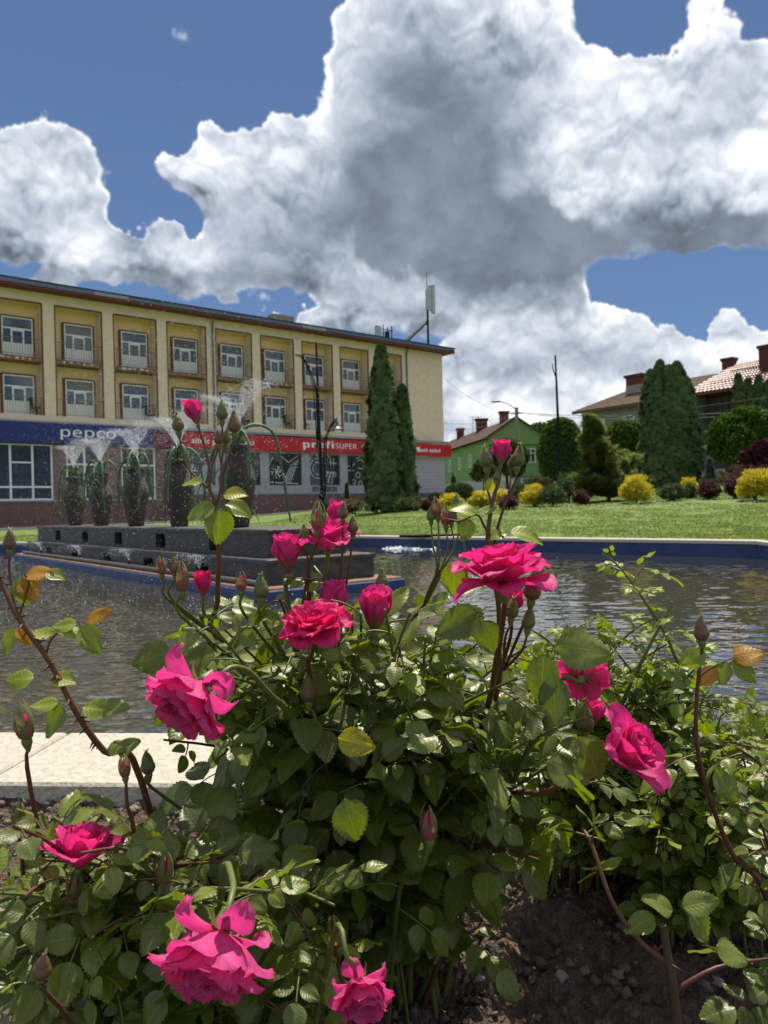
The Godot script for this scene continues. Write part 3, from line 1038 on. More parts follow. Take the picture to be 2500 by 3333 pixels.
func build_apartment() -> void:
	var a := thing("apartment_building", "long three storey ochre building with recessed balconies and shops below", "building")
	var e0 := -4.2
	var e1 := 32.3
	var back := -0.9
	# upper storeys
	built("back_wall", fbox(MB.new(), e0, 28.06, 6.0, 12.85, back - 0.3, back), M.ochre_deep, a)
	built("frieze", fbox(MB.new(), e0, 28.06, 12.3, 12.85, back, 0.0), M.ochre_pale, a)
	built("spandrel", fbox(MB.new(), e0, 28.06, 5.95, 6.29, back, 0.003), M.ochre_pale, a)
	built("end_bay", fbox(MB.new(), 28.06, e1, 5.95, 12.85, -12.0, 0.0), M.ochre_pale, a)
	built("body", fbox(MB.new(), e0, 28.0, 4.85, 12.85, -12.0, back - 0.31), M.ochre, a)
	var w_frame := MB.new()                       # one window unit at the origin, floor at 0
	for q: Array in [[0.0, 1.56, 0.0, 0.05], [0.0, 1.56, 2.10, 2.16], [0.0, 0.06, 0.05, 2.10], [1.50, 1.56, 0.05, 2.10], [0.06, 1.50, 1.52, 1.60], [0.44, 0.53, 0.05, 1.52], [1.03, 1.12, 0.05, 1.52], [0.53, 1.03, 1.42, 1.52]]:
		w_frame.box(Vector3((q[0] + q[1]) * 0.5, (q[2] + q[3]) * 0.5, 0), Vector3(q[1] - q[0], q[3] - q[2], 0.07))
	var frame_mesh := w_frame.mesh()
	var pane_mesh := MB.new().box(Vector3.ZERO, Vector3.ONE).mesh()
	var surround := MB.new()
	surround.box(Vector3(-0.05, 1.10, 0), Vector3(0.10, 2.26, 0.06)).box(Vector3(1.61, 1.10, 0), Vector3(0.10, 2.26, 0.06)).box(Vector3(0.78, 2.21, 0), Vector3(1.56, 0.09, 0.06))
	var surround_mesh := surround.mesh()
	var folds := PackedVector3Array()
	for j in 2:
		for i in 61:
			folds.append(Vector3(i / 60.0, j, 0.007 * sin(i * 0.9) + 0.004 * sin(i * 2.3)))
	var curtain_mesh := MB.new().sheet(folds, 61, PackedVector2Array(), Vector3.BACK).mesh()
	var rail := MB.new()                          # railing, 2.57 long
	rail.box(Vector3(1.285, 0.95, 0), Vector3(2.57, 0.035, 0.045)).box(Vector3(1.285, 0.10, 0), Vector3(2.57, 0.025, 0.025))
	for i in 19:
		var x := 0.05 + i * 0.137
		rail.box(Vector3(x, 0.52, 0), Vector3(0.012, 0.86, 0.012))
		if i % 2 == 0 and i < 18:
			var loop := []
			for s in 9:
				var w := PI * s / 8.0
				loop.append(Vector3(x + 0.0685 - cos(w) * 0.0685, 0.70 + sin(w) * 0.08, 0.0))
			rail.tube(loop, [0.008], 4, false)
	var rail_mesh := rail.mesh()
	for k in range(-1, 9):
		var r := 2.38 + 3.21 * k
		var l := r - 2.57
		built("pier", fbox(MB.new(), maxf(l - 0.64, e0), l, 6.29, 12.3, back, 0.0), M.ochre_pale, a)
		# painted band round the recess
		var band := MB.new()
		fbox(band, l - 0.02, l + 0.05, 6.29, 12.3, -0.06, 0.012)
		fbox(band, r - 0.05, r + 0.02, 6.29, 12.3, -0.06, 0.012)
		fbox(band, l + 0.05, r - 0.05, 12.24, 12.32, -0.06, 0.012)
		built("recess_trim", band, M.brown_trim, a)
		built("balcony_slab", fbox(MB.new(), l, r, 9.13, 9.38, back, -0.004), M.slab_edge, a)
		if k in [0, 1, 2, 5]:
			for i in 5:
				var tt := l + 0.4 + i * 0.36 + rng.randf() * 0.05
				var chip := fbox(MB.new(), tt, tt + rng.randf_range(0.08, 0.3), 9.20 + jit(0.03), 9.30 + jit(0.03), -0.02, 0.004)
				built("plaster_patch", chip, M.chipped_plaster, a)
		for fl in 2:
			var y := 9.38 if fl == 0 else 6.29
			var at := fa(l + 0.72, y, back + 0.16)
			var w := part("window", frame_mesh, M.window_white, a, Transform3D(fb, at))
			part("surround", surround_mesh, M.brown_trim, w, Transform3D(Basis.IDENTITY.scaled(Vector3(1, 1, 2.6)), Vector3(0, 0, -0.08)))
			for q: Array in [[0.06, 1.50, 1.60, 2.10], [0.06, 0.44, 0.80, 1.52], [0.53, 1.03, 0.80, 1.42], [1.12, 1.50, 0.80, 1.52]]:
				part("pane", pane_mesh, M.glass, w, Transform3D(Basis.IDENTITY.scaled(Vector3(q[1] - q[0], q[3] - q[2], 0.01)), Vector3((q[0] + q[1]) * 0.5, (q[2] + q[3]) * 0.5, 0.0)))
			for q: Array in [[0.06, 0.44], [0.53, 1.03], [1.12, 1.50]]:
				part("lower_panel", pane_mesh, M.window_white, w, Transform3D(Basis.IDENTITY.scaled(Vector3(q[1] - q[0], 0.75, 0.03)), Vector3((q[0] + q[1]) * 0.5, 0.425, 0.0)))
			part("dark_room_panel", pane_mesh, M.room, w, Transform3D(Basis.IDENTITY.scaled(Vector3(1.46, 2.06, 0.01)), Vector3(0.78, 1.08, -0.085)))  # added dark panel: stands in for the dim room and hides the ochre wall
			var drawn := rng.randf()
			part("curtain", curtain_mesh, M.curtain if (k + fl) % 3 else M.curtain_blue, w, Transform3D(Basis.IDENTITY.scaled(Vector3(1.44, 1.3 if drawn < 0.75 else 0.75, 1.0)), Vector3(0.06, 0.79, -0.05)))
			part("railing", rail_mesh, M.rail_iron, a, Transform3D(fb, fa(l, y, -0.06)))
	# eaves, gutter, roof
	built("soffit", fbox(MB.new(), e0, e1 + 0.7, 12.85, 12.98, -12.6, 0.75), M.eave_wood, a)
	for i in 19:
		var t := e0 + 0.3 + i * 1.96
		built("gutter_length", fbox(MB.new(), t - 0.97, minf(t + 0.97, e1 + 0.6), 12.98 + jit(0.01), 13.17 + jit(0.015), 0.62, 0.80), M.gutter if i % 7 != 5 else M.metal_ledge, a)
	var roof := MB.new()
	roof.quad(fa(e0, 13.12, 0.72), fa(e1 + 0.7, 13.12, 0.72), fa(e1 + 0.7, 13.95, -6.0), fa(e0, 13.95, -6.0))
	roof.quad(fa(e0, 13.95, -6.0), fa(e1 + 0.7, 13.95, -6.0), fa(e1 + 0.7, 13.0, -12.7), fa(e0, 13.0, -12.7))
	roof.quad(fa(e1 + 0.69, 13.0, 0.72), fa(e1 + 0.69, 13.0, -12.7), fa(e1 + 0.69, 13.95, -6.0), fa(e1 + 0.69, 13.12, 0.72))
	built("roof", roof, M.flat_roof, a)
	built("roof_edge", fbox(MB.new(), e0, e1 + 0.75, 13.18, 13.26, 0.55, 0.82), M.flat_roof, a)
	built("chimney", fbox(MB.new(), 18.3, 20.0, 13.2, 14.5, -3.0, -2.2), M.chimney_base, a)
	for t: float in [12.42, 28.5]:
		var pipe := MB.new().tube([fa(t, 13.0, 0.55), fa(t, 12.6, 0.09), fa(t, 12.0, 0.09), fa(t, 6.0, 0.09)], [0.055], 8)
		for y: float in [11.2, 9.3, 7.4]:
			pipe.tube([fa(t, y, 0.09), fa(t, y + 0.06, 0.09)], [0.075], 8)
		built("drainpipe", pipe, M.gutter, a)
	# ledge and shop signs
	built("ledge", fbox(MB.new(), e0, e1 + 0.3, 5.80, 5.95, -0.3, 0.38), M.metal_ledge, a)
	var blue := built("shop_sign", fbox(MB.new(), e0, 8.25, 4.77, 5.86, 0.0, 0.42), M.sign_blue, a)
	tag(blue, "blue shop sign with white lowercase lettering")
	letters("pepco", blue, 3.05, 6.05, 4.98, 5.55, 0.43)
	var plum := built("shop_sign", fbox(MB.new(), 8.25, 9.5, 4.77, 5.80, 0.0, 0.41), M.sign_plum, a)
	tag(plum, "short plum coloured end of the blue shop sign")
	var red := built("shop_sign", fbox(MB.new(), 10.2, 32.75, 4.77, 5.72, 0.0, 0.35), M.sign_red, a)
	tag(red, "long red shop sign with white lettering")
	letters("zilnic prețuri mici", red, 10.7, 15.0, 4.98, 5.45, 0.36, true)
	letters("profi", red, 18.75, 21.3, 4.92, 5.56, 0.36, true)
	letters("SUPER", red, 21.45, 23.3, 5.08, 5.46, 0.36)
	letters("6-22", red, 23.75, 24.95, 5.08, 5.46, 0.36, true)
	letters("zilnic prețuri mici", red, 26.4, 31.5, 4.98, 5.43, 0.36, true)
	# ground floor: the granite shop
	var granite: Array[ArrayMesh] = []
	var g0 := 0.0
	built("shop_wall_core", fbox(MB.new(), e0, e1, -0.5, 4.77, -5.0, -4.8), M.room, a)
	built("shop_ceiling", fbox(MB.new(), e0, 10.0, 4.72, 4.80, -4.8, -0.05), M.room, a)
	built("shop_floor", fbox(MB.new(), e0, 10.0, 0.5, 0.55, -4.8, -0.2), M.paving, a)
	built("party_wall", fbox(MB.new(), 9.9, 10.1, 0.0, 4.77, -4.8, -0.05), M.room, a)
	for q: Array in [[e0, -2.4, 1.7, 4.77], [2.75, 3.45, 1.7, 4.77], [5.45, 6.5, 1.7, 4.77], [8.55, 10.15, 1.7, 4.77]]:
		var y: float = q[2]
		while y < q[3] - 0.1:
			var h := minf(0.43, q[3] - y)
			built("granite_panel", fbox(MB.new(), q[0] + 0.004, q[1] - 0.004, y + 0.004, y + h - 0.004, -0.25, jit(0.004)), M.granite, a)
			y += 0.43
	var tt := e0
	while tt < 10.1:
		var wide := minf(1.18, 10.15 - tt)
		if not (tt + wide > 3.45 and tt < 5.45) or true:
			built("granite_panel", fbox(MB.new(), tt + 0.004, tt + wide - 0.004, -0.4, 1.66, -0.25, 0.03 + jit(0.004)), M.granite_low, a)
		tt += 1.18
	built("window_ledge", fbox(MB.new(), e0, 10.15, 1.66, 1.74, -0.25, 0.10), M.metal_ledge, a)
	for q: Array in [[-2.4, 2.75, [-0.68, 0.62, 1.72], 2.45, 3.75], [3.45, 5.45, [4.45], 3.70, 3.70], [6.5, 8.55, [7.5], 3.70, 3.70]]:
		var m := MB.new()
		var t0: float = q[0]
		var t1: float = q[1]
		fbox(m, t0, t1, 4.66, 4.77, -0.16, -0.06)
		fbox(m, t0, t1, 1.74, 1.83, -0.16, -0.06)
		fbox(m, t0, t0 + 0.09, 1.83, 4.66, -0.16, -0.06)
		fbox(m, t1 - 0.09, t1, 1.83, 4.66, -0.16, -0.06)
		for x: float in q[2]:
			fbox(m, x - 0.05, x + 0.05, 1.83, 4.66, -0.158, -0.058)
		fbox(m, t0 + 0.09, t1 - 0.09, q[3] - 0.05, q[3] + 0.05, -0.155, -0.055)
		if q[4] != q[3]:
			fbox(m, q[2][1] + 0.05, q[2][2] - 0.05, q[4] - 0.04, q[4] + 0.04, -0.155, -0.055)
		var w := built("shop_window", m, M.window_white, a)
		var edges: Array = [t0 + 0.09] + q[2] + [t1 - 0.09]
		for i in edges.size() - 1:
			glazing(w, edges[i] + 0.05, edges[i + 1] - 0.05, 1.83, q[3] - 0.05, -0.11)
			glazing(w, edges[i] + 0.05, edges[i + 1] - 0.05, q[3] + 0.05, 4.66, -0.11)
	for i in 7:
		var t := -2.2 + i * 1.55
		var y := 1.0
		var sh := MB.new()
		for s in 4:
			fbox(sh, t, t + 1.2, y + s * 0.75, y + s * 0.75 + 0.04, -2.4, -1.8)
		fbox(sh, t, t + 0.04, 0.6, 3.3, -2.4, -1.8)
		var rack := built("shop_shelf", sh, M.goods_pale, a)
		var g := MB.new()
		for s in 4:
			for b in 4:
				var h := rng.randf_range(0.2, 0.5)
				fbox(g, t + 0.08 + b * 0.28, t + 0.30 + b * 0.28, y + s * 0.75 + 0.04, y + s * 0.75 + 0.04 + h, -2.3, -1.9)
		built("goods", g, M.goods if i % 2 else M.goods_pale, rack)
	# ground floor: the grey shop with printed film behind its windows
	built("granite_base", fbox(MB.new(), 10.15, e1 + 0.05, -0.4, 1.95, -0.3, 0.06), M.granite_low, a)
	built("base_ledge", fbox(MB.new(), 10.15, e1 + 0.08, 1.95, 2.02, -0.3, 0.10), M.metal_ledge, a)
	var k3 := 10.15
	for k in 6:
		var t0 := 9.88 + 3.21 * k
		if t0 < 10.3:
			t0 = 10.3
		var t1 := 12.43 + 3.21 * k
		built("shop_pier", fbox(MB.new(), k3, t0, 2.02, 4.77, -0.3, 0.0), M.shop_grey, a)
		built("window_apron", fbox(MB.new(), t0, t1, 2.02, 2.55, -0.3, -0.02), M.shop_grey, a)
		built("window_head", fbox(MB.new(), t0, t1, 4.66, 4.77, -0.3, -0.02), M.shop_grey, a)
		k3 = t1
		var f := built("film_window", fbox(MB.new(), t0, t1, 2.55, 4.66, -0.16, -0.13), M.shop_film, a)
		built("window_bar", fbox(fbox(MB.new(), (t0 + t1) * 0.5 - 0.85, (t0 + t1) * 0.5 - 0.78, 2.55, 4.66, -0.13, -0.09), t0, t1, 3.84, 3.90, -0.13, -0.095), M.black, f)
		film_print(f, k, t0, t1)
		glazing(f, t0, t1, 2.55, 4.66, -0.06)
		if k == 3:
			for i in 14:
				built("vent_slat", fbox(MB.new(), t0 + 0.2 + i * 0.15, t0 + 0.27 + i * 0.15, 2.10, 2.46, -0.02, 0.01), M.black, a)
	built("shop_pier", fbox(MB.new(), k3, 28.9, 2.02, 4.77, -0.3, 0.0), M.shop_grey, a)
	for i in 11:
		built("siding_board", fbox(MB.new(), 28.9, e1, 2.02 + i * 0.25, 2.26 + i * 0.25, -0.3, 0.012 - 0.004 * (i % 2)), M.shop_grey, a)
	# black chairs on the lower balconies
	var names := {0: "black plastic chair on the lower balcony above the blue sign", 2: "black chair on the lower balcony beside the corner of the red sign", 4: "black chair on the lower balcony behind the spray, by the drainpipe", 5: "black chair standing on the lower balcony over the red sign's first words", 6: "black chair on the lower balcony behind the street lamp"}
	for k: int in names:
		var r := 2.38 + 3.21 * k
		var at := fa(r - (0.32 if k < 6 else 2.1), 6.29, -0.48)
		var c := thing("balcony_chair", names[k], "chair", at, "chairs on the lower balconies")
		c.transform.basis = fb.rotated(Vector3.UP, 1.4 + jit(0.4))
		built("seat", MB.new().slab(Vector3(0, 0.44, 0), Vector3(0.46, 0.04, 0.44)), M.black, c)
		built("backrest", MB.new().box(Vector3(0, 0.72, -0.22), Vector3(0.44, 0.5, 0.03)), M.black, c)
		for sx: float in [-1.0, 1.0]:
			for sz: float in [-1.0, 1.0]:
				built("leg", MB.new().tube([Vector3(0.19 * sx, 0.42, 0.18 * sz), Vector3(0.22 * sx, 0.0, 0.21 * sz)], [0.018], 5), M.black, c)
	# masts on the roof
	var base := fa(32.0, 13.15, -1.2)
	var mast := thing("antenna_mast", "tall lattice antenna mast with pale panels, braced on the roof edge", "antenna", base)
	built("mast_pole", MB.new().tube([Vector3(0, -0.1, 0), Vector3(0, 2.9, 0), Vector3(0, 5.0, 0), Vector3(0, 5.05, 0), Vector3(0, 6.4, 0)], [0.09, 0.085, 0.08, 0.03, 0.018], 8), M.dark_metal, mast)
	for s: float in [-0.18, 0.18]:
		var br := MB.new().tube([-ET * 3.3 + EN * s + Vector3(0, -0.15, 0), EN * s * 0.4 + Vector3(0, 2.5, 0)], [0.095], 6)
		for i in 9:
			var f := (i + 0.5) / 9.0
			var p := (-ET * 3.3 + EN * s + Vector3(0, -0.15, 0)).lerp(EN * s * 0.4 + Vector3(0, 2.5, 0), f)
			br.tube([p + EN * 0.12 + Vector3(0, 0.05, 0), p - EN * 0.12 - Vector3(0, 0.05, 0)], [0.035], 4)
		built("brace", br, M.dark_metal, mast)
	for i in 12:
		built("rung", MB.new().tube([ET * -0.1 + Vector3(0, 0.3 + i * 0.38, 0), ET * 0.1 + Vector3(0, 0.3 + i * 0.38, 0)], [0.025], 5), M.dark_metal, mast)
	for q: Array in [[0.42, 3.1, 5.4, 0.15], [0.10, 3.4, 5.3, 0.12], [-0.25, 3.3, 4.9, 0.10]]:
		var o: Vector3 = ET * q[0] + EN * 0.22
		built("antenna_panel", MB.new().slab(o + Vector3(0, (q[1] + q[2]) * 0.5, 0), Vector3(q[3] * 2.1, q[2] - q[1], q[3]), fb, 0.02), M.antenna_panel, mast)
		built("bracket", MB.new().tube([o + Vector3(0, q[1] + 0.2, 0), Vector3(0, q[1] + 0.3, 0)], [0.03], 5).tube([o + Vector3(0, q[2] - 0.3, 0), Vector3(0, q[2] - 0.4, 0)], [0.03], 5), M.dark_metal, mast)
	var small := thing("rooftop_antenna", "low cluster of pale box antennas on a dark rack by the mast", "antenna", fa(27.6, 13.15, -1.4))
	for i in 4:
		built("rack_post", MB.new().tube([ET * (i * 0.42 - 0.5), ET * (i * 0.42 - 0.5) + Vector3(0, 1.5 + 0.15 * (i % 2), 0)], [0.045], 6), M.dark_metal, small)
	built("rack_bar", MB.new().tube([ET * -0.6 + Vector3(0, 0.5, 0), ET * 0.9 + Vector3(0, 0.5, 0)], [0.035], 5).tube([ET * -0.6 + Vector3(0, 1.3, 0), ET * 0.9 + Vector3(0, 1.3, 0)], [0.035], 5), M.dark_metal, small)
	built("antenna_box", MB.new().slab(ET * -0.6 + Vector3(0, 1.0, 0), Vector3(0.5, 1.0, 0.2), fb), M.antenna_panel, small)
	built("antenna_box", MB.new().slab(ET * 0.3 + Vector3(0, 0.8, 0.1), Vector3(0.3, 0.7, 0.2), fb), M.dark_metal, small)


# white line drawings printed on the films
func film_print(parent: Node3D, k: int, t0: float, t1: float) -> void:
	var m := MB.new()
	var w := t1 - t0
	var line := func(x0: float, y0: float, x1: float, y1: float, th := 0.05) -> void:
		var a := fa(t0 + x0 * w, 2.55 + y0 * 2.11, -0.125)
		var b := fa(t0 + x1 * w, 2.55 + y1 * 2.11, -0.125)
		var d := (b - a).normalized()
		m.box((a + b) * 0.5, Vector3(a.distance_to(b) + th * 0.6, th, 0.006), Basis(d, EN.cross(d), EN))
	var arc := func(cx: float, cy: float, r: float, a0: float, a1: float) -> void:
		for i in 8:
			var p := a0 + (a1 - a0) * i / 8.0
			var q := a0 + (a1 - a0) * (i + 1) / 8.0
			line.call(cx + cos(p) * r, cy + sin(p) * r * 1.2, cx + cos(q) * r, cy + sin(q) * r * 1.2)
	match k % 6:
		0, 2:
			line.call(0.05, 0.1, 0.9, 0.05)
			for i in 6:
				var a := TAU * i / 6.0
				line.call(0.25, 0.42, 0.25 + cos(a) * 0.17, 0.42 + sin(a) * 0.2, 0.07)
				line.call(0.25 + cos(a) * 0.1, 0.42 + sin(a) * 0.12, 0.25 + cos(a + 0.5) * 0.17, 0.42 + sin(a + 0.5) * 0.2, 0.05)
			for i in 4:
				line.call(0.42 + i * 0.07, 0.05, 0.72 + i * 0.07, 0.68 + 0.05 * i)
			line.call(0.05, 0.62, 0.9, 0.64)
			line.call(0.35, 0.95, 0.62, 0.72)
			line.call(0.62, 0.72, 0.92, 0.95)
			line.call(0.05, 0.7, 0.2, 0.95)
		1:
			arc.call(0.5, 0.3, 0.22, 0.0, TAU)
			line.call(0.3, 0.62, 0.7, 0.62)
			arc.call(0.5, 0.72, 0.2, 0.3, 3.6)
			line.call(0.5, 0.5, 0.5, 0.92)
		3:
			arc.call(0.3, 0.55, 0.27, 1.4, 4.9)
			arc.call(0.3, 0.55, 0.17, 1.4, 4.7)
			line.call(0.72, 0.58, 0.72, 0.88)
			line.call(0.82, 0.58, 0.82, 0.88)
			line.call(0.68, 0.75, 0.92, 0.72)
			arc.call(0.2, 0.85, 0.14, 0.6, 3.4)
			arc.call(0.55, 0.85, 0.14, 0.2, 2.6)
			for i in 3:
				line.call(0.5 + i * 0.12, 0.15 - 0.04 * i, 0.62 + i * 0.1, 0.42)
				arc.call(0.62 + i * 0.1, 0.36, 0.07, -1.2, 2.6)
		_:
			for q: Array in [[0.4, 0.35, 0.08], [0.25, 0.12, 0.06], [0.48, 0.06, 0.07], [0.75, 0.28, 0.13]]:
				arc.call(q[0], q[1], q[2], 0.0, TAU)
			arc.call(0.5, 0.72, 0.13, -2.5, 2.4)
			line.call(0.05, 0.66, 0.2, 0.62)
			line.call(0.2, 0.62, 0.28, 0.74)
			line.call(0.05, 0.5, 0.25, 0.5)
			line.call(0.35, 0.9, 0.5, 0.98)
			line.call(0.75, 0.7, 0.95, 0.76)
			line.call(0.95, 0.76, 0.92, 0.5)
	built("film_drawing", m, M.sign_white, parent)

# ---------------------------------------------------------------- street furniture
func build_street() -> void:
	# pavement along the shops
	var pts := PackedVector3Array()
	for j in 9:
		for i in 60:
			var t := -30.0 + i * 1.2
			var o := 0.06 + 5.2 * j / 8.0
			var p := fa(t, 0, o)
			pts.append(Vector3(p.x, ground_y(p.x, p.z) + 0.07, p.z))
	structure("pavement", MB.new().sheet(pts, 60, PackedVector2Array(), Vector3.UP), M.paving)
	var kerb := MB.new()
	for i in 50:
		var t := -30.0 + i * 1.3
		var p := fa(t, 0, 5.33)
		kerb.box(Vector3(p.x, ground_y(p.x, p.z) + 0.02, p.z), Vector3(1.29, 0.14, 0.13), fb)
	structure("kerb", kerb, M.coping)
	# the lamp with a bell shade
	var at := on_ground(1049, 38.0)
	var lamp := thing("street_lamp", "black cast iron street lamp with curved arms and a bell shade", "street lamp", at)
	var up := Vector3(-0.012, 1, 0)
	built("lamp_base", MB.new().lathe([Vector2(0.0, 0.0), Vector2(0.24, 0.0), Vector2(0.24, 0.15), Vector2(0.17, 0.25), Vector2(0.15, 0.8), Vector2(0.18, 0.86), Vector2(0.10, 1.0), Vector2(0.08, 1.05)], Vector3.ZERO, 14), M.dark_metal, lamp)
	built("pole", MB.new().tube([Vector3(0, 0.9, 0), up * 4.0, up * 6.5, up * 8.2, up * 8.45], [0.085, 0.075, 0.06, 0.05, 0.008], 9), M.dark_metal, lamp)
	var e := Vector3(1, 0, 0)
	for side: Array in [[-1.0, 5.1, 7.85, 1.12], [1.0, 2.8, 4.62, 0.82]]:
		var s: float = side[0]
		var y0: float = side[1]
		var y1: float = side[2]
		var r: float = side[3]
		for k in 2:
			var o := 0.10 * k
			var path := spline([Vector3(s * (0.16 + o * 0.2), y0 - 1.9, 0), Vector3(s * (0.14 + o), y0 - 0.2, 0), Vector3(s * (0.22 + o), y0 + (y1 - y0) * 0.45, 0), Vector3(s * (0.22 + r * 0.45), y1 - 0.24 - o, 0), Vector3(s * (r + 0.02), y1 - o * 0.8, 0)], 5)
			built("arm", MB.new().tube(path, [0.036 if k == 0 else 0.024], 7), M.dark_metal, lamp)
		built("arm_collar", MB.new().tube([Vector3(-0.1 * s, y0 - 0.1, 0), Vector3(0.26 * s, y0 - 0.1, 0)], [0.035], 6).tube([Vector3(-0.1 * s, y0 - 1.5, 0), Vector3(0.26 * s, y0 - 1.5, 0)], [0.035], 6), M.dark_metal, lamp)
		if s > 0:
			var hang := Vector3(r, y1, 0)
			built("lamp_shade", MB.new().lathe([Vector2(0.02, 0.05), Vector2(0.04, -0.15), Vector2(0.09, -0.2), Vector2(0.07, -0.26), Vector2(0.13, -0.38), Vector2(0.2, -0.46), Vector2(0.37, -0.53), Vector2(0.34, -0.52), Vector2(0.17, -0.45), Vector2(0.1, -0.38)], hang, 18), M.gutter, lamp)
			built("bulb", MB.new().lathe([Vector2(0.0, -0.55), Vector2(0.06, -0.52), Vector2(0.08, -0.45), Vector2(0.04, -0.38)], hang, 10), M.window_white, lamp)
	# the plain tall pole by the dark tree
	at = on_ground(1824, 44.0)
	var p2 := thing("lamp_post", "thin dark lamp post standing alone before the dark round tree", "lamp post", at)
	built("post", MB.new().tube([Vector3.ZERO, Vector3(-0.03, 4.5, 0), Vector3(-0.09, 7.85, 0)], [0.10, 0.075, 0.05], 8), M.dark_metal, p2)
	built("post_base", MB.new().lathe([Vector2(0.0, 0.0), Vector2(0.2, 0.0), Vector2(0.17, 0.3), Vector2(0.11, 0.7), Vector2(0.1, 0.75)], Vector3.ZERO, 10), M.dark_metal, p2)
	built("arm", MB.new().tube(bent(Vector3(-0.02, 6.5, 0), Vector3(-0.27, 7.4, 0), Vector3(-0.06, 0.0, 0), 5), [0.03], 6), M.dark_metal, p2)
	# concrete utility pole with a bracket lamp and lines
	at = on_ground(1688, 68.0)
	var up2 := thing("utility_pole", "weathered concrete utility pole before the green gable", "pole", at)
	built("shaft", MB.new().tube([Vector3.ZERO, Vector3(0.02, 7.2, 0)], [0.26, 0.15], 8), M.concrete_post, up2)
	built("crossarm", MB.new().box(Vector3(0, 6.7, 0), Vector3(1.1, 0.09, 0.09)), M.dark_metal, up2)
	built("bracket", MB.new().tube(bent(Vector3(0, 7.0, 0), Vector3(-1.5, 7.75, 0), Vector3(0, 0.15, 0), 5), [0.04], 6), M.dark_metal, up2)
	built("lamp_head", MB.new().slab(Vector3(-1.75, 7.75, 0), Vector3(0.75, 0.12, 0.25)), M.gutter, up2)
	var top := at + Vector3(0, 6.75, 0)
	for w: Array in [[P(2760, 1318, 36.0), 0.55, 0.018, "upper of two pale cables crossing before the leafy tree"], [P(2760, 1326, 36.0), 0.7, 0.018, "lower of two pale cables crossing before the leafy tree"], [P(2800, 1240, 38.0), 0.9, 0.008, "thin dark wire crossing in front of the villa"], [fa(32.3, 11.0, 0.1), 0.8, 0.012, "wire from the utility pole up to the ochre building's top floor"], [fa(32.3, 7.4, 0.1), 0.5, 0.012, "upper of two wires from the pole to the wall above the red sign"], [fa(32.3, 6.9, 0.1), 0.6, 0.012, "lower of two wires from the pole to the wall above the red sign"]]:
		var path := bent(top + Vector3(jit(0.4), jit(0.1), 0), w[0], Vector3(0, -w[1] * 0.8, 0), 20)
		var o := built(numbered("overhead_cable"), MB.new().tube(path, [w[2]], 4, false), M.wire, self)
		tag(o, w[3], "cable", "cables from the utility pole")
	# a dark blue sign on a post by the green house
	at = on_ground(1591, 62.0)
	var sg := thing("road_sign", "grey blue sign board on a post beside the green house", "sign", at)
	built("post", MB.new().tube([Vector3.ZERO, Vector3(0, 3.4, 0)], [0.04], 6), M.concrete_post, sg)
	built("board", MB.new().slab(Vector3(0, 2.75, 0.05), Vector3(0.75, 1.35, 0.05)), M.rail_grey, sg)
	# low dark lawn tray by the pool
	var tray := thing("drain_grate", "low dark grate lying on the grass beside the pool rim", "grate", on_y(1500, 1742, 0.17))
	for i in 12:
		built("grate_bar", MB.new().slab(Vector3(-1.25 + i * 0.22, 0.0, -0.2 + 0.006 * i), Vector3(0.16, 0.06, 0.45), Basis(Vector3.UP, 0.75), 0.008), M.dark_metal, tray)
	# people passing far behind, by the corner of the shop
	person(1618, 66.0, "person in bright blue walking behind the clipped shrubs", M.blue_cloth, 0.4)
	person(1637, 70.0, "person in a white top seen between the shrubs, dark haired", M.white_cloth, -0.5)
	person(1667, 71.0, "person in a white shirt beside the concrete pole", M.white_cloth, 0.2)
	person(1478, 60.0, "person in dark clothes at the corner of the grey shop", M.dark_cloth, 0.8)


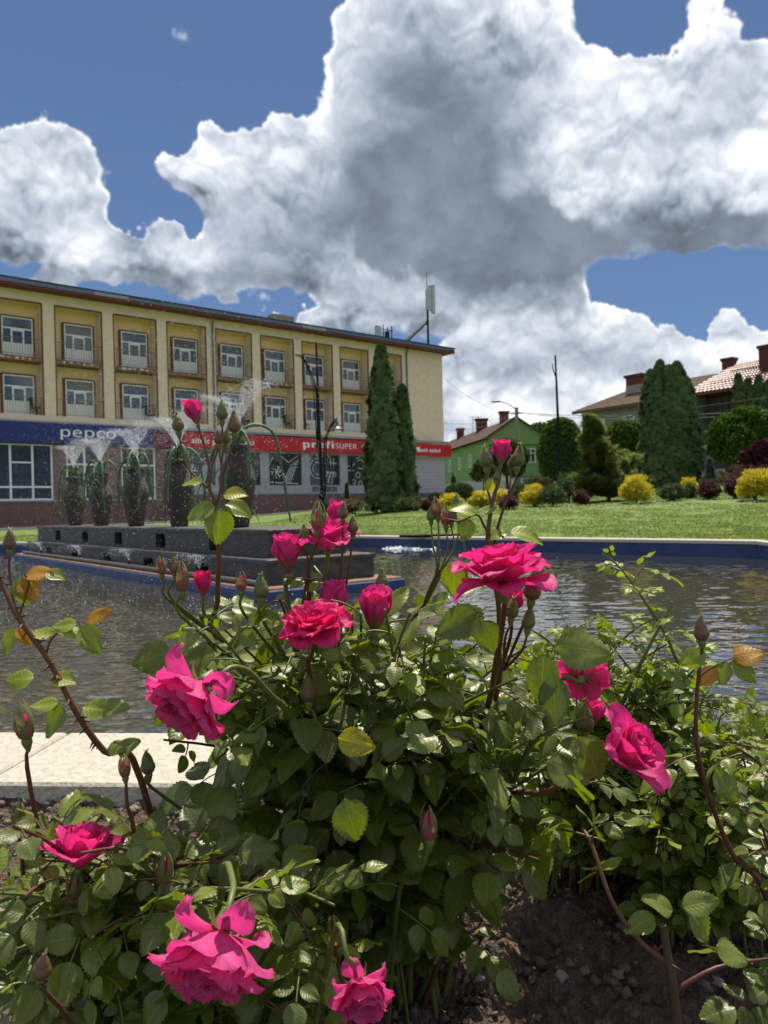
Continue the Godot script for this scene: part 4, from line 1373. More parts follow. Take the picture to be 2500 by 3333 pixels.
# one continuous body: tapered capsules joined by a smooth minimum, meshed as surface nets
func person(px: float, d: float, label: String, cloth: Material, turn: float) -> void:
	var at := on_ground(px, d)
	var o := thing("person", label, "person", at)
	o.rotation.y = turn
	var bones := [
		[Vector3(0.09, 0.06, 0.10), Vector3(0.09, 0.05, -0.05), 0.045, 0.045], [Vector3(0.09, 0.06, -0.04), Vector3(0.10, 0.48, 0.0), 0.045, 0.06], [Vector3(0.10, 0.48, 0.0), Vector3(0.09, 0.90, 0.0), 0.065, 0.09],
		[Vector3(-0.09, 0.06, 0.0), Vector3(-0.09, 0.05, -0.15), 0.045, 0.045], [Vector3(-0.09, 0.06, -0.14), Vector3(-0.10, 0.48, -0.02), 0.045, 0.06], [Vector3(-0.10, 0.48, -0.02), Vector3(-0.09, 0.90, 0.0), 0.065, 0.09],
		[Vector3(0, 0.93, 0), Vector3(0, 1.15, 0), 0.15, 0.13], [Vector3(0, 1.15, 0), Vector3(0, 1.38, 0), 0.13, 0.14], [Vector3(-0.13, 1.40, 0), Vector3(0.13, 1.40, 0), 0.09, 0.09], [Vector3(0, 1.42, 0), Vector3(0, 1.54, 0.01), 0.06, 0.055],
		[Vector3(0.19, 1.40, 0), Vector3(0.25, 1.12, -0.02), 0.055, 0.045], [Vector3(0.25, 1.12, -0.02), Vector3(0.24, 0.86, 0.08), 0.042, 0.032], [Vector3(0.24, 0.86, 0.08), Vector3(0.23, 0.74, 0.11), 0.035, 0.022],
		[Vector3(-0.19, 1.40, 0), Vector3(-0.25, 1.12, 0.0), 0.055, 0.045], [Vector3(-0.25, 1.12, 0.0), Vector3(-0.25, 0.86, 0.05), 0.042, 0.032], [Vector3(-0.25, 0.86, 0.05), Vector3(-0.24, 0.74, 0.07), 0.035, 0.022],
		[Vector3(0, 1.60, 0.015), Vector3(0, 1.68, 0.0), 0.085, 0.095],
	]
	var body := nets(bones, Vector3(-0.36, -0.02, -0.26), Vector3(0.36, 1.82, 0.24), 0.035)
	built("body", body, cloth, o)
	built("hair", MB.new().lathe([Vector2(0.0, 0.115), Vector2(0.06, 0.10), Vector2(0.10, 0.05), Vector2(0.106, 0.0), Vector2(0.10, -0.04)], Vector3(0, 1.685, -0.01), 12), M.dark_cloth, o)
	built("face", MB.new().lathe([Vector2(0.0, 0.035), Vector2(0.05, 0.03), Vector2(0.075, 0.005)], Vector3(0, 1.63, 0.075), 10, Basis(Vector3.RIGHT, PI / 2)), M.skin, o)


func nets(bones: Array, lo: Vector3, hi: Vector3, cell: float) -> MB:
	var nx := int((hi.x - lo.x) / cell) + 1
	var ny := int((hi.y - lo.y) / cell) + 1
	var nz := int((hi.z - lo.z) / cell) + 1
	var f := PackedFloat32Array()
	for z in nz:
		for y in ny:
			for x in nx:
				var p := lo + Vector3(x, y, z) * cell
				var s := 0.0
				for b: Array in bones:
					var a: Vector3 = b[0]
					var ab: Vector3 = b[1] - a
					var h := clampf((p - a).dot(ab) / maxf(ab.length_squared(), 1e-6), 0.0, 1.0)
					s += exp(-40.0 * ((p - a - ab * h).length() - lerpf(b[2], b[3], h)))
				f.append(-log(maxf(s, 1e-20)) / 40.0)
	var m := MB.new()
	var idx := {}
	var step := [1, nx, nx * ny]
	for z in nz - 1:
		for y in ny - 1:
			for x in nx - 1:
				var q := x + y * nx + z * nx * ny
				var sum := Vector3.ZERO
				var count := 0
				for e in 12:
					var ax := e / 4
					var u: int = step[(ax + 1) % 3]
					var w: int = step[(ax + 2) % 3]
					var p0: int = q + (u if e & 1 else 0) + (w if e & 2 else 0)
					var p1: int = p0 + step[ax]
					if (f[p0] < 0.0) != (f[p1] < 0.0):
						var t := f[p0] / (f[p0] - f[p1])
						var c := Vector3.ZERO
						c[ax] = t
						c[(ax + 1) % 3] = 1.0 if e & 1 else 0.0
						c[(ax + 2) % 3] = 1.0 if e & 2 else 0.0
						sum += c
						count += 1
				if count:
					var g := Vector3(f[q + 1] - f[q], f[q + nx] - f[q], f[q + nx * ny] - f[q]).normalized()
					idx[q] = m.vert(lo + (Vector3(x, y, z) + sum / count) * cell, g)
	for q: int in idx:
		for ax in 3:
			var p1: int = q + step[ax]
			if (f[q] < 0.0) != (f[p1] < 0.0):
				var u: int = step[(ax + 1) % 3]
				var w: int = step[(ax + 2) % 3]
				if idx.has(q - u) and idx.has(q - w) and idx.has(q - u - w):
					m.tri(idx[q], idx[q - u], idx[q - u - w])
					m.tri(idx[q], idx[q - u - w], idx[q - w])
	return m

# ---------------------------------------------------------------- houses across the street
# a window of frame, sill and panes on a wall: at the lower middle, axes b (x along the wall, z out)
func house_window(parent: Node3D, at: Vector3, b: Basis, w: float, h: float, arched := false) -> void:
	var m := MB.new()
	m.box(at + b * Vector3(-w * 0.5, h * 0.5, 0.03), Vector3(0.07, h, 0.08), b).box(at + b * Vector3(w * 0.5, h * 0.5, 0.03), Vector3(0.07, h, 0.08), b)
	m.box(at + b * Vector3(0, h, 0.03), Vector3(w + 0.07, 0.07, 0.085), b).box(at + b * Vector3(0, 0.0, 0.04), Vector3(w + 0.2, 0.07, 0.14), b)
	m.box(at + b * Vector3(0, h * 0.5, 0.028), Vector3(0.06, h - 0.05, 0.07), b).box(at + b * Vector3(0, h * 0.68, 0.026), Vector3(w - 0.05, 0.06, 0.065), b)
	if arched:
		var arc := []
		for i in 9:
			var a := PI * i / 8.0
			arc.append(at + b * Vector3(-cos(a) * w * 0.62, h + 0.06 + sin(a) * 0.28, 0.05))
		m.tube(arc, [0.06], 4)
	var o := built("window", m, M.window_white, parent)
	for sx: float in [-0.25, 0.25]:
		built("pane", MB.new().box(at + b * Vector3(w * sx, h * 0.35, 0.0), Vector3(w * 0.44, h * 0.60, 0.02), b), M.window_dark, o)
		built("pane", MB.new().box(at + b * Vector3(w * sx, h * 0.85, 0.0), Vector3(w * 0.44, h * 0.26, 0.02), b), M.window_dark, o)


# roof pieces laid in courses on the sloping quad a-b (eave) c-d (ridge, c above b)
func courses(parent: Node3D, called: String, a: Vector3, b: Vector3, c: Vector3, d: Vector3, rows: int, cols: int, material: Material, lift: float) -> void:
	var nn := (b - a).cross(d - a).normalized()
	if nn.y < 0.0:
		nn = -nn
	for j in rows:
		var f0 := float(j) / rows
		var f1 := float(j + 1.15) / rows
		var l0 := a.lerp(d, f0)
		var r0 := b.lerp(c, f0)
		var l1 := a.lerp(d, minf(f1, 1.0))
		var r1 := b.lerp(c, minf(f1, 1.0))
		var pts := PackedVector3Array()
		for e in 4:
			for i in cols * 4 + 1:
				var t := i / float(cols * 4)
				var p := l0.lerp(r0, t).lerp(l1.lerp(r1, t), [0.0, 0.0, 0.5, 1.0][e])
				var wv := (0.5 + 0.5 * cos(i * PI * 0.5)) * lift * 0.8
				p += nn * ([0.0, lift, lift * 0.6, 0.01][e] + (wv if e > 0 else 0.0) + jit(lift * 0.12))
				pts.append(p)
		built(called, MB.new().sheet(pts, cols * 4 + 1, PackedVector2Array(), nn), material, parent)


func chimney(parent: Node3D, at: Vector3, size: Vector3, b: Basis, foot := 0.0) -> void:
	var m := MB.new()
	if foot > 0.0:
		built("chimney_foot", MB.new().box(at + Vector3(0, foot * 0.5 - 0.3, 0), Vector3(size.x + 0.06, foot + 0.6, size.z + 0.06), b), M.chimney_base, parent)
	m.box(at + Vector3(0, (size.y + foot) * 0.5 - 0.2, 0), Vector3(size.x, size.y - foot + 0.4, size.z), b)
	m.box(at + Vector3(0, size.y - 0.22, 0), Vector3(size.x * 1.12, 0.12, size.z * 1.12), b)
	m.box(at + Vector3(0, size.y - 0.06, 0), Vector3(size.x * 1.25, 0.2, size.z * 1.25), b)
	built("chimney", m, M.chimney, parent)


func build_houses() -> void:
	# the green house: gable towards us, ridge running back
	var g := thing("green_house", "green gabled house with an old brown tiled roof and brick chimneys", "house")
	var back := Vector3(-0.156, 0, -0.988)
	var side := Vector3(0.988, 0, -0.156)
	var b := Basis(side, Vector3.UP, -back)
	var c := P(1686, 1600, 85.0)
	c.y = 0.0
	var hw := 3.2
	var ey := 8.35
	var ay := 10.45
	var lng := 29.0
	var wall := MB.new()
	wall.poly([c - side * hw + Vector3.UP * 3.9, c + side * hw + Vector3.UP * 3.9, c + side * hw + Vector3.UP * ey, c + Vector3.UP * ay, c - side * hw + Vector3.UP * ey], -back)
	wall.quad(c - side * hw + Vector3.UP * 3.9, c - side * hw + back * lng + Vector3.UP * 3.9, c - side * hw + back * lng + Vector3.UP * ey, c - side * hw + Vector3.UP * ey, -side)
	wall.quad(c + side * hw + Vector3.UP * 3.9, c + side * hw + back * lng + Vector3.UP * 3.9, c + side * hw + back * lng + Vector3.UP * ey, c + side * hw + Vector3.UP * ey, side)
	built("wall", wall, M.house_green, g)
	built("plinth_wall", MB.new().box(c + back * lng * 0.5 + Vector3.UP * 2.9, Vector3(hw * 2 + 0.06, 2.0, lng + 0.06), b), M.house_white, g)
	built("string_course", MB.new().box(c + Vector3.UP * 7.45, Vector3(hw * 2 + 0.1, 0.10, 0.12), b).box(c + Vector3.UP * 3.95, Vector3(hw * 2 + 0.14, 0.10, 0.16), b), M.house_green_dark, g)
	var oh := 0.35
	for s: float in [-1.0, 1.0]:
		var eave := side * s * (hw + 0.4) + Vector3.UP * (ey - 0.25)
		var roof := MB.new()
		var e0 := c + eave - back * oh
		var e1 := c + eave + back * lng
		var r0 := c + Vector3.UP * ay - back * oh
		var r1 := c + Vector3.UP * ay + back * lng
		var nn := (e1 - e0).cross(r0 - e0).normalized()
		if nn.y < 0.0:
			nn = -nn
		roof.quad(e0, e1, r1, r0, nn)
		roof.quad(e0 + nn * 0.12, e1 + nn * 0.12, r1 + nn * 0.12, r0 + nn * 0.12, nn)
		roof.quad(e0, e0 + nn * 0.12, r0 + nn * 0.12, r0, -back)
		built("roof", roof, M.old_tile, g)
		if s < 0.0:
			courses(g, "tile_course", e0 + nn * 0.13, e1 + nn * 0.13, r1 + nn * 0.13, r0 + nn * 0.13, 12, 60, M.old_tile, 0.05)
	for q: Array in [[3.4, 0.9, 1.25], [12.5, 1.3, 1.5], [23.0, 0.9, 1.4]]:
		chimney(g, c + back * q[0] + Vector3.UP * (ay - 0.15) - side * 0.3, Vector3(q[1], q[2], 0.7), b)
	house_window(g, c + side * 1.55 + Vector3.UP * 5.55 - back * 0.02, b, 0.95, 1.45)
	house_window(g, c - side * 1.7 + Vector3.UP * 5.55 - back * 0.02, b, 0.95, 1.45)
	var bs := Basis(back, Vector3.UP, -side)
	for i in 5:
		house_window(g, c - side * (hw + 0.02) + back * (2.6 + i * 5.0) + Vector3.UP * 5.5, bs, 0.95, 1.45)
	built("door", MB.new().box(c + side * 0.95 + Vector3.UP * 2.9 - back * 0.05, Vector3(1.05, 1.6, 0.12), b), M.window_dark, g)
	built("door_frame", MB.new().box(c + side * 0.40 + Vector3.UP * 2.9 - back * 0.09, Vector3(0.08, 1.7, 0.12), b).box(c + side * 1.50 + Vector3.UP * 2.9 - back * 0.09, Vector3(0.08, 1.7, 0.12), b).box(c + side * 0.95 + Vector3.UP * 3.40 - back * 0.09, Vector3(1.02, 0.08, 0.12), b).box(c + side * 0.95 + Vector3.UP * 2.7 - back * 0.09, Vector3(0.06, 1.3, 0.12), b), M.window_white, g)
	for q: Array in [[17.5, 2.3, "thin television aerial on the green house ridge, the taller of two"], [15.0, 2.0, "thin television aerial on the green house ridge, the shorter of two"]]:
		var an := thing("television_aerial", q[2], "aerial", c + back * q[0] + Vector3.UP * ay, "aerials on the green house")
		built("aerial_mast", MB.new().tube([Vector3(0, -0.1, 0), Vector3(0, q[1], 0)], [0.035], 5), M.wire, an)
		built("aerial_bar", MB.new().tube([Vector3(-0.5, q[1] - 0.1, 0), Vector3(0.5, q[1] - 0.1, 0)], [0.025], 4).tube([Vector3(-0.3, q[1] - 0.4, 0), Vector3(0.3, q[1] - 0.4, 0)], [0.025], 4), M.wire, an)
	# the grey house: an old tiled wing and a wing under red metal
	var h := thing("grey_house", "big grey green villa, one wing under old tiles, the other under glossy red metal", "house")
	var ex := Vector3(0.585, 0, 0.811)            # along its front, towards us
	var en := Vector3(-0.811, 0, 0.585)           # out of its front
	var hb := Basis(ex, Vector3.UP, en)
	var o := P(1900, 1600, 78.0)
	o.y = 0.0
	var at := func(t: float, y: float, out := 0.0) -> Vector3:
		return o + ex * t + Vector3.UP * y + en * out
	built("wall", MB.new().box(at.call(6.3, 6.3, -4.0), Vector3(12.6, 7.7, 8.0), hb), M.house_grey, h)
	built("plinth_wall", MB.new().box(at.call(12.0, 2.4, -4.0), Vector3(24.2, 1.4, 8.2), hb), M.house_white, h)
	built("wall", MB.new().box(at.call(20.0, 6.35, -4.2), Vector3(8.0, 7.4, 8.0), hb), M.house_grey, h)
	# the glazed verandah between the wings
	built("verandah_back", MB.new().box(at.call(14.3, 6.2, -3.0), Vector3(3.4, 7.5, 3.0), hb), M.verandah, h)
	for i in 6:
		built("verandah_post", MB.new().box(at.call(12.75 + i * 0.64, 6.2, -1.42), Vector3(0.09, 7.4, 0.09), hb), M.rail_grey, h)
	for y: float in [4.3, 6.0, 7.2, 8.6]:
		built("verandah_rail", MB.new().box(at.call(14.3, y, -1.40), Vector3(3.4, 0.12, 0.10), hb), M.rail_grey, h)
	built("verandah_floor", MB.new().box(at.call(14.3, 5.6, -1.2), Vector3(3.5, 0.25, 1.2), hb), M.house_white, h)
	for q: Array in [[2.2, true], [5.6, true], [9.2, true]]:
		house_window(h, at.call(q[0], 7.0, 0.0), hb, 1.05, 1.75, q[1])
		house_window(h, at.call(q[0], 3.5, 0.0), hb, 1.05, 1.7, false)
	house_window(h, at.call(19.0, 3.4, -0.2), hb, 1.1, 1.8)
	house_window(h, at.call(21.5, 6.8, -0.2), hb, 1.1, 1.8)
	built("drainpipe", MB.new().tube([at.call(16.1, 9.6, -0.1), at.call(16.1, 2.0, -0.1)], [0.07], 6), M.gutter, h)
	# old roof, hipped at its far end
	var e0: Vector3 = at.call(-0.7, 10.05, 0.7)
	var e1: Vector3 = at.call(13.0, 10.05, 0.7)
	var r0: Vector3 = at.call(4.0, 12.35, -4.0)
	var r1: Vector3 = at.call(13.0, 12.35, -4.0)
	var old := MB.new()
	old.quad(e0, e1, r1, r0)
	old.poly([e0, r0, at.call(-0.7, 10.05, -8.7)], (r0 - e0).cross(ex).normalized() * -1.0)
	old.quad(e0, e1, e1 - Vector3.UP * 0.15, e0 - Vector3.UP * 0.15)
	built("old_roof", old, M.old_tile_grey, h)
	var n2 := (e1 - e0).cross(r0 - e0).normalized()
	n2 = -n2 if n2.y < 0.0 else n2
	courses(h, "tile_course", e0 + n2 * 0.02, e1 + n2 * 0.02, r1 + n2 * 0.02, r0 + n2 * 0.02, 14, 46, M.old_tile_grey, 0.05)
	built("eave_board", MB.new().box(at.call(6.1, 9.93, 0.62), Vector3(13.6, 0.14, 0.1), hb), M.brown_trim, h)
	chimney(h, at.call(4.6, 11.6, -2.6), Vector3(1.7, 1.7, 0.9), hb, 0.7)
	# the red metal roof
	var m0: Vector3 = at.call(11.9, 10.1, 0.9)
	var m1: Vector3 = at.call(25.0, 10.1, 0.9)
	var k0: Vector3 = at.call(13.8, 12.9, -4.2)
	var k1: Vector3 = at.call(19.6, 13.1, -4.2)
	var red := MB.new()
	red.quad(m0, m1, k1, k0)
	red.poly([m0, k0, at.call(11.9, 10.1, -9.0)], -ex)
	red.poly([m1, at.call(25.0, 10.1, -9.0), k1], ex)
	red.poly([at.call(11.9, 10.0, 0.9), at.call(25.0, 10.0, 0.9), at.call(25.0, 10.0, -9.0), at.call(11.9, 10.0, -9.0)], Vector3.DOWN)
	built("metal_roof", red, M.red_metal_roof, h)
	var n3 := (m1 - m0).cross(k0 - m0).normalized()
	n3 = -n3 if n3.y < 0.0 else n3
	courses(h, "metal_tile_course", m0 + n3 * 0.02, m1 + n3 * 0.02, k1 + n3 * 0.02, k0 + n3 * 0.02, 11, 34, M.red_metal_roof, 0.07)
	built("fascia", MB.new().box(at.call(18.4, 10.03, 0.86), Vector3(13.4, 0.16, 0.08), hb), M.eave_wood, h)
	for s: Array in [[14.5, 0.30], [18.6, 0.28], [16.0, 0.62]]:
		var p: Vector3 = m0.lerp(k0, s[1]).lerp(m1.lerp(k1, s[1]), (s[0] - 11.6) / 13.4)
		built("snow_guard", MB.new().tube([p + n3 * 0.22 - ex * 1.3, p + n3 * 0.22 + ex * 1.3], [0.05], 5), M.eave_wood, h)
	chimney(h, at.call(17.8, 11.6, -2.3), Vector3(1.05, 2.1, 0.85), hb)
	chimney(h, at.call(20.6, 12.0, -4.4), Vector3(0.9, 1.6, 0.8), hb)
	chimney(h, at.call(23.0, 11.6, -4.6), Vector3(0.95, 1.6, 0.8), hb)
	chimney(h, at.call(24.2, 11.2, -4.6), Vector3(0.9, 1.7, 0.8), hb)
	chimney(h, at.call(13.2, 12.1, -4.4), Vector3(0.95, 1.5, 0.8), hb)
	# white garden wall before the house
	var gw := thing("garden_wall", "low white rendered garden wall in front of the grey house", "wall")
	built("wall_run", MB.new().box(at.call(10.0, 2.6, 5.0), Vector3(16.0, 1.3, 0.2), hb), M.house_white, gw)
	built("wall_cap", MB.new().box(at.call(10.0, 3.28, 5.0), Vector3(16.1, 0.07, 0.3), hb), M.concrete_post, gw)


# ---------------------------------------------------------------- trees and shrubs
func clump_leaf(n: int, size: float, sd: int) -> ArrayMesh:
	var r := RandomNumberGenerator.new()
	r.seed = sd
	var m := MB.new()
	for i in n:
		var o := Vector3(r.randf_range(-1, 1), r.randf_range(-0.7, 0.9), r.randf_range(-1, 1))
		var d := (o.normalized() + Vector3(r.randf_range(-1, 1), r.randf_range(-0.6, 0.8), r.randf_range(-1, 1)) * 0.7).normalized()
		var s := d.cross(Vector3(r.randf_range(-1, 1), 1.0, r.randf_range(-1, 1))).normalized()
		var nn := s.cross(d).normalized()
		nn = -nn if nn.y < 0.0 else nn
		var a := o * 0.55
		var l := size * r.randf_range(0.7, 1.25)
		var w := l * 0.32
		var i0 := m.vert(a, nn)
		m.vert(a + d * l * 0.45 + s * w - nn * l * 0.05, nn)
		m.vert(a + d * l - nn * l * 0.16, nn)
		m.vert(a + d * l * 0.45 - s * w - nn * l * 0.05, nn)
		m.tri(i0, i0 + 1, i0 + 2)
		m.tri(i0, i0 + 2, i0 + 3)
	return m.mesh()


# a flat upright spray of scale leaves, as thuja carries
func clump_spray() -> ArrayMesh:
	var m := MB.new()
	for i in 11:
		var a := (i - 5) * 0.19
		var dir := Vector3(sin(a), cos(a) * 1.1, 0.25 * sin(i * 2.1)).normalized()
		var s := dir.cross(Vector3.BACK).normalized() * 0.055
		var base := Vector3(0.0, -0.5, 0.0) + dir * 0.15
		var tip := base + dir * (0.95 - 0.06 * absf(i - 5))
		var nn := Vector3(0.3 * sin(a), 0.15, 1.0).normalized()
		var q := m.vert(base, nn)
		m.vert(base.lerp(tip, 0.6) + s * 1.6, nn)
		m.vert(tip, nn)
		m.vert(base.lerp(tip, 0.6) - s * 1.6, nn)
		m.tri(q, q + 1, q + 2)
		m.tri(q, q + 2, q + 3)
	return m.mesh()


func clump_needles() -> ArrayMesh:
	var r := RandomNumberGenerator.new()
	r.seed = 3
	var m := MB.new()
	for i in 26:
		var d := Vector3(r.randf_range(-1, 1), r.randf_range(-0.35, 1), r.randf_range(-1, 1)).normalized()
		var s := d.cross(Vector3.UP).normalized() * 0.035
		var nn := (Vector3.UP + d * 0.3).normalized()
		var q := m.vert(-s, nn)
		m.vert(s, nn)
		m.vert(d - Vector3.UP * 0.1, nn)
		m.tri(q, q + 1, q + 2)
	return m.mesh()


# spread clumps through the outer part of an ellipsoid
func fill(where: Array, tints: Array, at: Vector3, r: Vector3, n: int, size: float, c0: Color, c1: Color, shell := 0.55, flat := 0.0, upright := false) -> void:
	for i in n:
		var d := Vector3(rng.randfn(), rng.randfn(), rng.randfn()).normalized()
		if d.y < -0.35 and flat > 0.0:
			d.y *= 0.3
			d = d.normalized()
		var rr := pow(rng.randf_range(shell * shell * shell, 1.0), 1.0 / 3.0) * (1.0 + jit(0.06))
		var p := at + d * r * rr
		var s := size * rng.randf_range(0.7, 1.3)
		var b: Basis
		if upright:
			b = Basis(Vector3.UP, atan2(d.x, d.z) + jit(0.7)) * Basis(Vector3.RIGHT, -0.15 + jit(0.2))
		else:
			b = Basis(Vector3.UP, rng.randf() * TAU) * Basis(Vector3.RIGHT, jit(0.6))
		where.append(Transform3D(b.scaled(Vector3.ONE * s), p))
		tints.append(c0.lerp(c1, rng.randf()))


func trunk(parent: Node3D, h: float, r: float, limbs: int, spread: float) -> void:
	built("trunk", MB.new().tube(bent(Vector3(0, -0.1, 0), Vector3(jit(0.1), h, jit(0.1)), Vector3(jit(0.1), 0, jit(0.1)), 6), [r, r * 0.9, r * 0.8, r * 0.7, r * 0.6, r * 0.5, r * 0.35], 8), M.bark, parent)
	for i in limbs:
		var a := TAU * i / limbs + jit(0.3)
		var y0 := h * rng.randf_range(0.35, 0.85)
		var e := Vector3(cos(a) * spread, y0 + spread * rng.randf_range(0.4, 0.9), sin(a) * spread)
		built("limb", MB.new().tube(bent(Vector3(0, y0, 0), e, Vector3(0, -0.08 * spread, 0), 4), [r * 0.4, r * 0.33, r * 0.25, r * 0.17, r * 0.08], 6), M.bark, parent)


var LEAFY: ArrayMesh
var SMALL: ArrayMesh
var SPRAY: ArrayMesh
var NEEDLE: ArrayMesh


# broad tree: a crown of several lobes [x, y, z, radius] given as shares of its height
func broad_tree(called: String, label: String, px: float, d: float, h: float, stem: float, lobes: Array, n: int, size: float, c0: Color, c1: Color, material: Material, category := "tree", group := "") -> void:
	var t := thing(called, label, category, on_ground(px, d), group)
	trunk(t, h * stem * 1.5, h * 0.03, 6, h * 0.22)
	var where := []
	var tints := []
	for l: Array in lobes:
		fill(where, tints, Vector3(l[0], l[1], l[2]) * h, Vector3.ONE * l[3] * h * Vector3(1.0, 0.92, 1.0), int(n * l[3] * l[3] * 14.0), size, c0, c1, 0.5)
	scatter("crown", LEAFY, material, where, tints, t).set_meta("kind", "stuff")


# a spire of upright sprays
func column(t: Node3D, at: Vector3, h: float, r: float, n: int, size: float, blunt := 0.55) -> void:
	var where := []
	var tints := []
	for i in n:
		var f := pow(rng.randf(), 0.85)
		var prof := pow(1.0 - f, blunt) * (0.72 + 0.28 * smoothstep(0.0, 0.2, f)) if f > 0.12 else 0.92
		var a := rng.randf() * TAU
		var lump := 1.0 + 0.14 * sin(a * 3.0 + f * 14.0) + 0.12 * sin(a * 5.0 - f * 23.0) + (0.16 if rng.randf() < 0.08 else 0.0)
		var rr := r * prof * lump * rng.randf_range(0.72, 1.05)
		var p := at + Vector3(cos(a) * rr, f * h, sin(a) * rr)
		var b := Basis(Vector3.UP, PI * 0.5 - a + jit(0.8)) * Basis(Vector3.RIGHT, -0.12 + jit(0.25))
		where.append(Transform3D(b.scaled(Vector3.ONE * size * rng.randf_range(0.6, 1.5)), p))
		tints.append(Color(0.068, 0.105, 0.040).lerp(Color(0.110, 0.165, 0.058), pow(rng.randf(), 1.6)))
	scatter("crown", SPRAY, M.conifer, where, tints, t).set_meta("kind", "stuff")


func build_trees() -> void:
	LEAFY = clump_leaf(16, 0.75, 7)
	SMALL = clump_leaf(14, 0.6, 8)
	SPRAY = clump_spray()
	NEEDLE = clump_needles()
	for q: Array in [[1252, 31.0, 6.55, 0.78, "tall dark columnar thuja in front of the red shop sign", 5200], [1318, 31.6, 4.95, 0.50, "shorter dark columnar thuja close beside the tall one", 3400], [1272, 32.0, 5.6, 0.55, "slim thuja spire squeezed behind the tall columnar thuja", 2200]]:
		var t := thing("thuja", q[4], "tree", on_ground(q[0], q[1]), "columnar thujas by the shop")
		built("trunk", MB.new().tube([Vector3(0, -0.1, 0), Vector3(0, q[2] * 0.8, 0)], [0.1, 0.03], 7), M.bark, t)
		column(t, Vector3(0, 0.1, 0), q[2], q[3], q[5], 0.24)
	# the broad thuja of many spires before the grey house
	var big := thing("thuja", "broad dark thuja of several merged spires before the grey house", "tree", on_ground(2190, 45.0), "columnar thujas by the shop")
	big.remove_meta("group")
	for q: Array in [[0.0, 6.6, 1.38], [-0.95, 6.9, 0.85], [-0.45, 7.4, 0.8], [0.30, 7.2, 0.9], [0.80, 6.95, 0.85], [0.1, 6.9, 1.2], [-0.7, 6.3, 1.0], [0.75, 6.4, 1.05], [-0.1, 7.0, 0.8]]:
		built("trunk", MB.new().tube([Vector3(q[0] * 0.5, -0.1, 0), Vector3(q[0], q[1] * 0.8, 0)], [0.12, 0.03], 6), M.bark, big)
		column(big, Vector3(q[0], 0.1, jit(0.5)), q[1], q[2], 2300, 0.28, 0.42)
	for q: Array in [[2412, 7.0, 0.6, "dark conifer spire behind the round leafy tree"], [2444, 6.7, 0.55, "dark conifer, second of the spires behind the leafy tree"], [2478, 6.9, 0.6, "dark conifer, third of the spires behind the leafy tree"], [2510, 6.6, 0.7, "dark conifer at the end of the spires behind the leafy tree"]]:
		var t := thing("conifer", q[3], "tree", on_ground(q[0], 50.0), "conifer spires before the villa")
		built("trunk", MB.new().tube([Vector3(0, -0.1, 0), Vector3(0, q[1] * 0.8, 0)], [0.1, 0.03], 6), M.bark, t)
		column(t, Vector3(0, 0.2, 0), q[1], q[2], 1500, 0.30)
	var dk0 := Color(0.066, 0.108, 0.030)
	var dk1 := Color(0.11, 0.175, 0.05)
	broad_tree("lime_tree", "dark dense round tree behind the thin lamp post", 1832, 60.0, 5.6, 0.3, [[0, 0.62, 0, 0.26], [-0.13, 0.5, 0.05, 0.2], [0.14, 0.55, 0.05, 0.22], [0.0, 0.78, 0, 0.2], [0.1, 0.36, 0.1, 0.22], [-0.1, 0.3, 0.1, 0.2]], 1400, 0.28, dk0, dk1, M.foliage)
	broad_tree("street_tree", "small round street tree in front of the green gable", 1655, 66.0, 4.4, 0.4, [[0, 0.75, 0, 0.25], [-0.22, 0.62, 0, 0.2], [0.2, 0.66, 0, 0.2], [0.0, 0.52, 0.1, 0.22], [0.14, 0.42, 0.1, 0.16]], 1500, 0.24, Color(0.06, 0.10, 0.022), Color(0.11, 0.18, 0.04), M.foliage)
	broad_tree("young_tree", "thin loose young tree by the sign board", 1575, 64.0, 2.9, 0.5, [[0, 0.7, 0, 0.24], [0.2, 0.55, 0, 0.2], [-0.15, 0.5, 0, 0.18]], 420, 0.2, Color(0.05, 0.09, 0.025), Color(0.12, 0.18, 0.05), M.foliage)
	broad_tree("garden_tree", "light green leafy tree between the pine and the villa windows", 2040, 50.0, 4.6, 0.4, [[0, 0.72, 0, 0.24], [0.16, 0.6, 0, 0.2], [-0.18, 0.6, 0, 0.18], [0.1, 0.42, 0, 0.18]], 800, 0.26, Color(0.05, 0.09, 0.02), Color(0.16, 0.24, 0.06), M.foliage)
	broad_tree("chestnut_tree", "broad bright green leafy tree in front of the villa", 2440, 42.0, 4.35, 0.35, [[0, 0.78, 0, 0.22], [-0.24, 0.7, 0, 0.2], [0.25, 0.72, 0, 0.22], [-0.12, 0.55, 0.1, 0.24], [0.15, 0.52, 0.1, 0.25], [0.0, 0.34, 0.1, 0.22], [-0.3, 0.52, 0, 0.16]], 1500, 0.26, Color(0.04, 0.08, 0.015), Color(0.14, 0.22, 0.045), M.foliage)
	broad_tree("copper_maple", "purple leaved maple at the edge of the garden", 2490, 36.0, 2.3, 0.3, [[0, 0.72, 0, 0.25], [-0.22, 0.62, 0, 0.2], [0.24, 0.6, 0, 0.24], [0.0, 0.45, 0.1, 0.22]], 1100, 0.18, Color(0.035, 0.010, 0.016), Color(0.11, 0.028, 0.045), M.red_foliage)
	broad_tree("roadside_tree", "pale green tree top showing behind the green gable", 1765, 100.0, 8.6, 0.5, [[0, 0.8, 0, 0.17], [-0.15, 0.74, 0, 0.14]], 700, 0.4, Color(0.06, 0.10, 0.03), Color(0.13, 0.19, 0.06), M.foliage)
	# the feathery pine in the border
	var p := thing("pine", "feathery olive green pine spreading over the shrub border", "tree", on_ground(1982, 29.0))
	trunk(p, 2.6, 0.08, 0, 0.0)
	var where := []
	var tints := []
